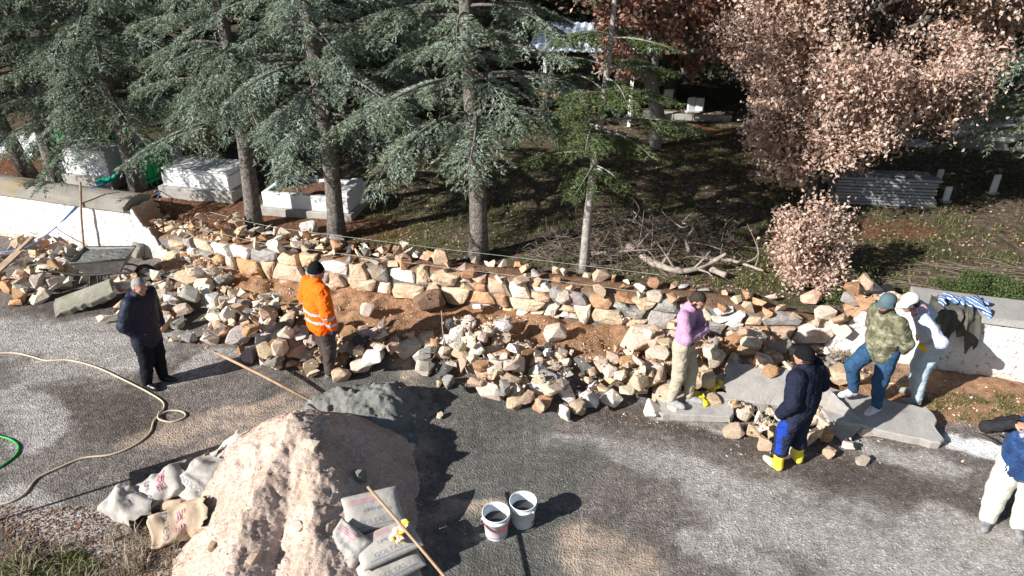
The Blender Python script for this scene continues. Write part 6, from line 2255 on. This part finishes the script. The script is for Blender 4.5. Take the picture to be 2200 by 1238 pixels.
# loose grains and clods over the sand heap and spilling round its foot, and the same on the mortar
for (nm, hf, bx, cnt, cols, lb, cat) in [('sand_clods', sand_h, (-4.4, -.8, 4.2, 7.6), 9000, [(.60, .46, .37), (.70, .56, .47), (.48, .35, .27)], 'loose clods and grains of pale sand over the sand heap', 'sand'),
                                         ('mortar_crumbs', mortar_h, (-4.0, -.7, 6.7, 9.0), 3000, [(.15, .155, .145), (.26, .26, .235), (.10, .105, .10)], 'crumbs of grey mortar over and around the mortar heap', 'mortar')]:
    gxr, gyr = RNG.uniform(bx[0], bx[1], cnt), RNG.uniform(bx[2], bx[3], cnt)
    hh = hf(gxr, gyr)
    ok = hh > -.22 * RNG.random(cnt) ** 2
    gxr, gyr, hh = gxr[ok], gyr[ok], np.maximum(hh[ok], h_road(gxr[ok], gyr[ok]))
    m = len(gxr); rg = .004 + .022 * RNG.beta(1, 6, m)
    VV = oc_v[None] * rg[:, None, None] * RNG.uniform(.6, 1.3, (m, 6, 1)) + np.stack([gxr, gyr, hh + rg * .2], 1)[:, None]
    FF = oc_f[None] + (np.arange(m) * 6)[:, None, None]
    gc = np.array(cols)[RNG.integers(0, 3, m)]
    tag(obj(nm, mesh_np(nm, VV.reshape(-1, 3), FF.reshape(-1, 3), False, [M_ROCKV], attrs=dict(tint=np.repeat(gc, 6, 0)))), lb, cat, kind='stuff')
# lumps and stones sitting in the sand
for (px, py, z, s, lb, m, c) in [(672, 962, .85, (.12, .09, .09), 'rounded clod near the top of the sand heap', M_ROCK, CREAM), (1210-1210+775, 1028, .42, (.11, .09, .12), 'grey stone set in the shaded side of the sand heap', M_ROCK, GREY),
                                 (545, 1205, .35, (.10, .07, .06), 'pale clod low on the near side of the sand heap', M_ROCK, TAN), (457, 1175, .28, (.07, .05, .05), 'small clod on the left flank of the sand heap', M_ROCK, TAN), (640, 1130, .6, (.09, .06, .05), 'clod in the middle of the sand heap', M_ROCK, CREAM)]:
    p = at(px, py, z)
    zz = float(np.maximum(sand_h(np.array([p.x]), np.array([p.y])), 0)[0])
    # slide along the line of sight to the heap's surface
    for _ in range(6):
        p = at(px, py, zz); zz = float(np.maximum(sand_h(np.array([p.x]), np.array([p.y])), 0)[0])
    o = obj('clod', ROCKS[int(px) % 20], None, (p.x, p.y, zz + s[2] * .35), (.2, .1, px), s); o.color = (*jit(c), 1)
    tag(o, lb, 'clod')

# ================================================================== CEMENT BAGS
def bag_mat(name, c):
    k = NT(name); k.coords('Object', True)
    col = k.ramp(k.noise(4, 5, .65), [(.3, c), (.7, tuple(q * .8 for q in c))])
    nb = k.bump(k.noise(9, 4, .6), .35, .03)
    nb = k.bump(k.noise(40, 3, .6), .2, .004, nb)
    return k.done(col, .8, nb, .2)


M_BAG = bag_mat('cement_paper', (.47, .435, .39))
M_KRAFT = bag_mat('kraft_paper', (.50, .38, .27))
M_INKB = simple('blue_grey_ink', (.22, .24, .28), (.30, .31, .34), 14, .8)
M_INKR = simple('magenta_ink', (.48, .16, .24), (.52, .28, .33), 14, .8)


def text_mesh(body, size):
    cu = bpy.data.curves.new('lettering', 'FONT')
    cu.body = body; cu.size = size; cu.align_x = 'CENTER'; cu.align_y = 'CENTER'; cu.resolution_u = 2
    o = bpy.data.objects.new('lettering', cu); COL.objects.link(o)
    dg = bpy.context.evaluated_depsgraph_get()
    me = bpy.data.meshes.new_from_object(o.evaluated_get(dg))
    bpy.data.objects.remove(o)
    bm = bmesh.new(); bm.from_mesh(me)
    bmesh.ops.triangulate(bm, faces=bm.faces)
    for _ in range(2):
        es = [e for e in bm.edges if e.calc_length() > .035]
        if es: bmesh.ops.subdivide_edges(bm, edges=es, cuts=1)
    bmesh.ops.triangulate(bm, faces=bm.faces)
    V = np.array([v.co[:] for v in bm.verts]); F = [[v.index for v in f.verts] for f in bm.faces]
    bm.free(); bpy.data.meshes.remove(me)
    return V, F


def strip(x0, y0, x1, y1, wd, n=16):
    V = []
    d = np.array([x1 - x0, y1 - y0]); L = np.linalg.norm(d); nn = np.array([-d[1], d[0]]) / L * wd / 2
    for i in range(n + 1):
        q = np.array([x0, y0]) + d * i / n
        V += [[*(q - nn), 0], [*(q + nn), 0]]
    return np.array(V), [(2 * i, 2 * i + 2, 2 * i + 3, 2 * i + 1) for i in range(n)]


def full_bag(loc, rot, label, size=(.62, .40, .13), seed=0, txt=True, mat=None, crumple=.010):
    L, W, T = size
    r = empty('cement_bag', loc, 0, label, 'bag', 'cement bags'); r.rotation_euler = rot

    def th(x, y):
        u = np.clip(np.abs(x) / (L / 2), 0, 1); v = np.clip(np.abs(y) / (W / 2), 0, 1)
        t = T / 2 * (1 - u ** 5) ** .5 * (1 - v ** 4) ** .5
        return t + crumple * (fbm(np.stack([x * 7 + seed, y * 7, 0 * x + seed], -1).reshape(-1, 3), 3, 90 + seed).reshape(np.shape(x))) * np.clip(4 * (1 - np.maximum(u, v)), 0, 1)
    nu, nv = 41, 29
    u = np.sin(np.linspace(-PI / 2, PI / 2, nu)) * L / 2; v = np.sin(np.linspace(-PI / 2, PI / 2, nv)) * W / 2
    X, Y = np.meshgrid(u, v, indexing='ij')
    t = th(X, Y)
    sq = 1 + .04 * np.sin(Y * 9 + seed)
    top = np.stack([X * sq, Y, t], -1).reshape(-1, 3); bot = np.stack([X * sq, Y, -t * .8], -1).reshape(-1, 3)
    F = grid_faces(nu, nv)
    obj('sack', mesh_np('sack', np.concatenate([top, bot]), [F, F[:, ::-1] + len(top)], True, [mat or M_BAG]), r)
    def put(name, V, F, m):
        z = th(V[:, 0], V[:, 1]) + .0022
        me = bpy.data.meshes.new(name); me.from_pydata(np.stack([V[:, 0] * (1 + .04 * np.sin(V[:, 1] * 9 + seed)), V[:, 1], z], 1).tolist(), [], F); me.materials.append(m)
        obj(name, me, r)
    if txt:
        for (body, sz, x, y, a) in [('GOLTAS', .075, -.03, -.125, 0), ('CE', .05, .17, -.03, .0), ('CIMENTO', .055, .02, .0, 0)]:
            V, F = text_mesh(body, sz)
            V = np.stack([V[:, 0] * math.cos(a) - V[:, 1] * math.sin(a) + x, V[:, 0] * math.sin(a) + V[:, 1] * math.cos(a) + y, 0 * V[:, 0]], 1)
            put('lettering', V, F, M_INKB)
        for k in range(3):
            V, F = strip(-L * .40, .085 + k * .022, L * .12, .085 + k * .022, .009)
            put('stripe', V, F, M_INKR)
        V, F = strip(-L * .36, -.165, L * .36, -.165, .012); put('stripe', V, F, M_INKB)
    return r


def W3(px, py, z):
    return at(px, py, z)


full_bag(W3(835, 1243, .08), (0, 0, .55), 'lowest cement bag of the stack on the right of the sand heap', seed=1)
full_bag(W3(838, 1215, .20), (.03, 0, .60), 'middle cement bag of the stack on the right of the sand heap', seed=2)
full_bag(W3(832, 1168, .33), (.06, -.04, .50), 'top cement bag of the stack with torn yellow packaging lying on it', seed=3)
full_bag(W3(800, 1098, .42), (.50, .06, .38), 'cement bag leaning on the sand above the stack, with creased paper', seed=4, size=(.62, .42, .14))
full_bag(W3(745, 1172, .36), (.6, .35, -.5), 'half empty crumpled cement bag left of the stack', seed=5, size=(.42, .36, .13), crumple=.04)


def torn_bag(loc, rot, label, L, W, T, seed, mat, red=True, txt=None):
    """emptied paper sack: crumpled flattened tube, torn open at one end"""
    r = empty('empty_cement_bag', loc, 0, label, 'bag', 'empty cement bags'); r.rotation_euler = rot
    L, W, T = L * 1.2, W * 1.2, T * 1.15
    nu, na = 26, 36
    rng = np.random.default_rng(seed)

    def surf(u, a):
        """u 0..1 along, a angle"""
        ca, sa = np.cos(a), np.sin(a)
        sx = np.sign(ca) * np.abs(ca) ** .55; sz = np.sign(sa) * np.abs(sa) ** .8
        th = T * (.25 + .75 * np.sin(PI * np.clip(u * .62 + .02, 0, 1)) ** .7)
        P = np.stack([(u - .5) * L + 0 * a, sx * W / 2 * (1 + .08 * u) + 0 * u, sz * th / 2], -1)
        q = P.reshape(-1, 3)
        nz_ = np.stack([fbm(q * 6 + seed * 3.1 + o_ * 11, 3, 100 + seed + o_) for o_ in range(3)], -1).reshape(P.shape)
        rg = (1 - 2 * np.abs(fbm(q * 5 + seed, 2, 130 + seed))).reshape(P.shape[:-1])
        P = P + nz_ * np.array([.03, .05, .075]); P[..., 2] += .045 * rg
        P[..., 2] += .06 * np.sin(P[..., 0] * 5 + seed)
        return P
    A = np.linspace(0, 2 * PI, na, endpoint=False)
    end = 1 + .09 * np.sin(A * 3 + seed) + rng.normal(0, .035, na)
    U = np.linspace(0, 1, nu)[:, None] * end[None]
    P = surf(U, np.broadcast_to(A[None], U.shape)).reshape(-1, 3)
    F = []
    for i in range(nu - 1):
        for j in range(na):
            F.append((i*na+j, i*na+(j+1) % na, (i+1)*na+(j+1) % na, (i+1)*na+j))
    F.append(tuple(range(na))[::-1])
    me = bpy.data.meshes.new('sack'); me.from_pydata(P.tolist(), [], F); me.materials.append(mat); me.polygons.foreach_set('use_smooth', [True] * len(F)); me.update()
    obj('sack', me, r)
    def put(name, V, F, m):
        u = V[:, 0] / L + .5; w_ = np.clip(V[:, 1] / (W / 2), -.97, .97)
        a = np.arccos(np.sign(w_) * np.abs(w_) ** (1 / .55))
        Q = surf(u, a); Q2 = surf(u + .004, a); Q3 = surf(u, a - .01)
        nn = np.cross(Q2 - Q, Q3 - Q); nn /= np.linalg.norm(nn, axis=1)[:, None] + 1e-9
        nn *= np.sign(nn[:, 2:3])
        me = bpy.data.meshes.new(name); me.from_pydata((Q + nn * .004).tolist(), [], F); me.materials.append(m); obj(name, me, r)
    if red:
        for k in range(4):
            V, F = strip(-L * .05 + k * .028, -W * .32, L * .0 + k * .028, W * .30, .013); put('stripe', V, F, M_INKR)
    if txt:
        V, F = text_mesh(txt, .085)
        V = np.stack([-V[:, 1] - L * .22, V[:, 0], 0 * V[:, 0]], 1); put('lettering', V, F, M_INKB)
    return r


torn_bag(W3(352, 1052, .14), (.25, -.15, .5), 'emptied grey cement bag with red stripes, in the middle of the torn bags', .50, .34, .16, 1, M_BAG, True, 'CIMENTO')
torn_bag(W3(432, 1032, .22), (.35, -.35, 1.0), 'emptied cement bag lettered in blue, highest against the sand heap', .46, .30, .16, 2, M_BAG, False, 'GOLTAS')
torn_bag(W3(278, 1088, .12), (.2, .1, -.4), 'torn open kraft paper bag farthest left of the emptied bags', .40, .30, .20, 3, M_BAG, False, None)
torn_bag(W3(385, 1122, .22), (.45, -.2, .35), 'brown emptied cement bag with red stripes lying lowest on the sand edge', .48, .32, .12, 4, M_KRAFT, True, 'GOLTAS')
torn_bag(W3(475, 985, .18), (.3, -.2, .7), 'grey torn paper bag farthest back along the sand heap', .46, .26, .14, 5, M_BAG, False, None)
torn_bag(W3(395, 1075, .10), (.1, .3, .2), 'crumpled paper scrap tucked under the emptied bags', .36, .2, .10, 6, M_KRAFT, False, None)
# loose sheet of dark foil under the bags
n = 18; V = []
for i in range(n):
    for j in range(8):
        p = at(440 + 100 * i / (n - 1), 1005 - 60 * i / (n - 1) + 16 * (j / 7 - .5), .10)
        V.append((p.x, p.y + .0, float(np.maximum(sand_h(np.array([p.x]), np.array([p.y])), 0)[0]) + .03 + .03 * random.random()))
mb = MB(); mb.add(V, grid_faces(n, 8)); tag(obj('plastic_sheet', mb.mesh('plastic_sheet', simple('grey_film', (.26, .27, .28), (.2, .2, .2), 8, .4), True)), 'crumpled grey plastic sheet along the back edge of the sand heap', 'sheet')


def crumpled(name, loc, r, cols, label, cat, seed=0, flat=.4):
    """gloves or rags dropped in a heap"""
    f = Field(.006)
    rng = np.random.default_rng(seed)
    for k in range(2):
        o_ = rng.uniform(-.3, .3, 3) * r * [1, 1, .2]
        d = vunit([rng.normal(), rng.normal(), .1]); n_ = np.array([0, 0, 1.0])
        add_hand(f, o_ + [0, 0, .025 * k + .01], d, n_, np.cross(d, n_), rng.uniform(.2, .8), 1.25)
        f.cone(o_ - d * .05 + [0, 0, .01 + .02 * k], o_ + [0, 0, .012 + .02 * k], .036, .03, .02, 1)
    me = f.mesh(name, cols, noise=(.004, 40., seed + 1.), fmat=(lambda c: (fbm(c * 22 + seed, 2, seed) > .12).astype(int)) if len(cols) > 1 else None)
    o = obj(name, me, None, loc)
    return tag(o, label, cat)


M_WG = cloth('white_glove', (.72, .71, .68), rough=.9)
M_OG = cloth('orange_glove', (.85, .40, .02), (.8, .45, .03), .6)
crumpled('work_gloves', W3(848, 1148, .42), .12, [M_WG, M_OG], 'white and orange work gloves on the top cement bag', 'gloves', 4)
crumpled('work_gloves', W3(1512, 864, .16), .08, [simple('bright_yellow', (.85, .68, .02), (.7, .55, .02), 12, .7)], 'yellow gloves lying on the slab at the feet of the man in pink', 'gloves', 2)
crumpled('work_gloves', W3(1528, 834, .17), .06, [bpy.data.materials['bright_yellow']], 'yellow glove wedged at the back edge of the slab beside the man in pink', 'gloves', 6)
o = crumpled('green_bundle', W3(227, 392, 1.20), .10, [cloth('teal_net', (.01, .26, .17), (.012, .2, .13), .8, 40)], 'teal green knitted bundle resting on the left coping', 'bundle', 8)
o.scale = (1.3, 1.1, 1.6)

# ================================================================== BUCKETS
def bucket(px, py, label, stripe=True, handle_front=True, seed=0):
    p = at(px, py, 0); p.y += .12
    r = empty('bucket', (p.x, p.y, gpz(p) - .004), .3 * seed, label, 'bucket', 'white plastic buckets')
    Hh = .33
    mb = MB(); mb.lathe([(.001, .0), (.118, .0), (.122, .012), (.140, .255), (.152, .257), (.153, .275), (.142, .277), (.146, Hh - .008), (.153, Hh - .006), (.154, Hh), (.143, Hh), (.133, .2), (.113, .02), (.001, .018)], 40)
    obj('shell', mb.mesh('shell', simple('white_plastic', (.74, .77, .82), (.66, .68, .72), 7, .4, 60, .1, .002, .4), True), r)
    mb = MB(); n = 25; V = [(0, 0, .205)]; 
    for k in range(n): V.append((.1335 * math.cos(k * 2 * PI / n), .1335 * math.sin(k * 2 * PI / n), .205))
    mb.add(V, [(0, 1 + k, 1 + (k + 1) % n) for k in range(n)]); obj('water', mb.mesh('water', simple('murky_water', (.035, .034, .03), (.03, .03, .027), 6, .06, 20, .05, .002, .5)), r)
    if stripe:
        a = np.linspace(-PI, 0, 21)
        dirn = -.35
        pts = np.stack([.152 * np.cos(a), .157 * np.sin(a) - .004, .262 + .075 * np.sin(a) ** 1 * np.abs(np.sin(a)) ** .4 * 1.0], 1)
        mb = MB(); mb.tube(pts, .006, 6); h = obj('handle', mb.mesh('handle', simple('red_plastic', (.50, .02, .05), rough=.4, spec=.4), True), r)
        h.rotation_euler = (0, 0, .25 - .3 * seed)
        mb = MB(); a = np.linspace(-2.3, -.6, 16)
        V = []
        for t in a: V += [(.1258 * math.cos(t), .1258 * math.sin(t), .045), (.1266 * math.cos(t), .1266 * math.sin(t), .056)]
        mb.add(V, [(2*i, 2*i+2, 2*i+3, 2*i+1) for i in range(15)]); obj('print_band', mb.mesh('print_band', bpy.data.materials['red_plastic']), r)
    else:
        a = np.linspace(.3, PI - .3, 21)
        pts = np.stack([.158 * np.cos(a), .158 * np.sin(a), .30 - .03 * np.sin(a)], 1)
        mb = MB(); mb.tube(pts, .005, 6); h = obj('handle', mb.mesh('handle', M_STEEL, True), r); h.rotation_euler = (0, 0, -.8)
        mb = MB(); V = []
        for t in np.linspace(-.75, -.35, 6): V += [(.1268 * math.cos(t), .1268 * math.sin(t), .05), (.130 * math.cos(t), .130 * math.sin(t), .10)]
        mb.add(V, [(2*i, 2*i+2, 2*i+3, 2*i+1) for i in range(5)]); obj('label_patch', mb.mesh('label_patch', simple('orange_print', (.75, .18, .05))), r)
    for s in (-1, 1):
        mb = MB(); mb.tube([(s * .150, 0, .268), (s * .166, 0, .268)], .012, 8); obj('handle_lug', mb.mesh('handle_lug', bpy.data.materials['white_plastic']), r).rotation_euler = (0, 0, .25 - .3 * seed if stripe else -.8)


bucket(1066, 1164, 'white plastic bucket with a red handle, the nearer of two', True)
bucket(1124, 1139, 'white plastic bucket with a wire handle, the farther of two', False)

# ================================================================== HOSES
def hose(name, pts, r, mat, label, n=8, dz=None):
    P = []
    for q in pts:
        p = at(q[0], q[1], q[2] if len(q) > 2 else 0)
        z = (q[2] if len(q) > 2 else gpz(p)) + r
        P.append((p.x, p.y, z))
    mb = MB(); mb.tube(spline(P, n), r, 7)
    return tag(obj(name, mb.mesh(name, mat, True)), label, 'hose')


M_HOSE = simple('cream_hose', (.56, .46, .33), (.48, .38, .27), 5, .5, 40, .1, .002, .4)
hose('garden_hose', [(-30, 762), (30, 760), (70, 768), (100, 776), (150, 776), (210, 792), (270, 820), (320, 845), (350, 865), (352, 880), (342, 890, .018), (342, 902, .018), (370, 908), (398, 897), (392, 886), (365, 884), (345, 893), (331, 906), (322, 932), (290, 958), (240, 978), (180, 985), (130, 1005), (80, 1030), (55, 1062), (20, 1082), (-30, 1090)], .013, M_HOSE, 'cream garden hose snaking across the road with one small loop', 8)
hose('garden_hose', [(-40, 925), (0, 938), (25, 946), (40, 960), (35, 978), (15, 995), (-10, 1010), (-50, 1020)], .013, simple('bright_green_hose', (.02, .42, .07), (.015, .34, .05), 5, .4, 40, .1, .002, .4), 'bright green hose at the left edge')
a = at(222, 395, 1.18)
_f = [on_face(px, py, .03) for (px, py) in [(172, 432), (160, 448), (140, 470), (120, 490)]]
hose('garden_hose', [(236, 394, 1.19), (212, 400, 1.18), (188, 410, 1.14)] + [(px, py, p_.z) for (px, py), p_ in zip([(172, 432), (160, 448), (140, 470), (120, 490)], _f)] + [(98, 508, .42), (80, 522, .46), (50, 535, .40), (15, 542, .35), (-30, 547, .3)], .012, simple('blue_hose', (.06, .20, .55), (.05, .16, .45), 5, .4, 40, .1, .002, .4), 'thin blue hose hanging over the left white wall')
hose('rope_end', [(338, 428, .85), (345, 410, .88), (342, 400, .95)], .012, bpy.data.materials['blue_hose'], 'short blue rope end behind the broken left wall')

# ================================================================== CLOTHES ON THE RIGHT WALL
def drape(name, cpx, mat, label, w0, w1, seed, zoff, fall, lift):
    """cloth laid across the coping, hanging down the front"""
    n, m = 26, 30
    V = []
    for i in range(n):
        s = w0 + (w1 - w0) * i / (n - 1)
        for j in range(m):
            f = j / (m - 1)
            edge = 1 + .16 * math.sin(i * .55 + seed) + .10 * math.sin(i * 1.7 + seed * 2)
            L = (fall + lift) * edge * f
            p, t, nn = wall_pt(s + .05 * math.sin(f * 5 + i * .3 + seed))
            top = lift
            if L < top: d, z = .13 - (top - L), 1.09
            else: d, z = .135 + .03 * math.sin(i * .9 + seed), 1.09 - (L - top)
            e = .028 * math.sin(i * .8 + f * 4 + seed) + .02 * math.sin(i * 1.9 - f * 7)
            q = p + nn * (d + max(0, e) * (1 if L >= top else .2)) + np.array([0, 0, z + zoff + (max(0, e) if L < top else 0)])
            V.append(q)
    V = np.array(V)
    F = grid_faces(n, m)
    root = V.mean(0)
    mb = MB(); mb.add(V - root, F); mb.add(V - root + [0, .004, -.004], F[:, ::-1])
    return tag(obj(name, mb.mesh(name, mat, True), None, tuple(root)), label, 'clothing')


x0 = at(2012, 690, 1.0)[0]
drape('jacket', None, cloth('grey_green_jacket', (.115, .11, .09), (.085, .08, .065), .9, 10), 'grey green jacket draped over the flat coping of the right wall', x0 + .02, x0 + .62, 2, .012, .42, .42)


def stripe_mat():
    k = NT('striped_shirt'); k.coords('Object')
    wv = k.n('TexWave', wave_type='BANDS', bands_direction='DIAGONAL'); wv.inputs['Scale'].default_value = 4.5; wv.inputs['Distortion'].default_value = 2.5
    k.l(k.co, wv.inputs['Vector'])
    c = k.ramp(wv.outputs['Fac'], [(.42, (.10, .20, .42)), (.5, (.72, .74, .78)), (.72, (.72, .74, .78)), (.8, (.05, .09, .2))])
    return k.done(c, .9, None, .1)


f = Field(.011)
rng = np.random.default_rng(4)
for k in range(16):
    a = np.array([rng.uniform(-.26, .26), rng.uniform(-.15, .12), rng.uniform(.0, .05)]); b = a + np.array([rng.uniform(-.16, .16), rng.uniform(-.1, .1), rng.uniform(-.02, .02)])
    f.cone(a, b, rng.uniform(.03, .05), rng.uniform(.025, .045), .02)
f.chain([(.2, -.05, .03), (.3, -.18, .0), (.33, -.26, -.07)], [.045, .04, .03], .02)
p, t, nn = wall_pt(x0 + .38)
q = p - nn * .18 + np.array([0, 0, 1.125])
tag(obj('shirt', f.mesh('shirt', [stripe_mat()], noise=(.012, 16., 3.)), None, tuple(q), (0, 0, -.2)), 'blue and white striped shirt bundled on the draped jacket', 'clothing')

# ================================================================== unseen board on a post, guessed and added to cast the shadow across the road
p = at(-30, 1128, 0)
r = empty('shadow_post', (p.x, p.y, 0), 0, 'unseen narrow board on a post, added left of the frame to cast the road shadow', 'sign')
mb = MB(); mb.tube([(0, 0, -.1), (0, 0, 1.38)], .02, 8); obj('post', mb.mesh('post', M_STEEL, True), r)
part_box(r, 'board', (0, 0, 1.08), (.03, .27, .60), M_GREYWOOD, .006, rotm(0, 0, SUN_AZ))
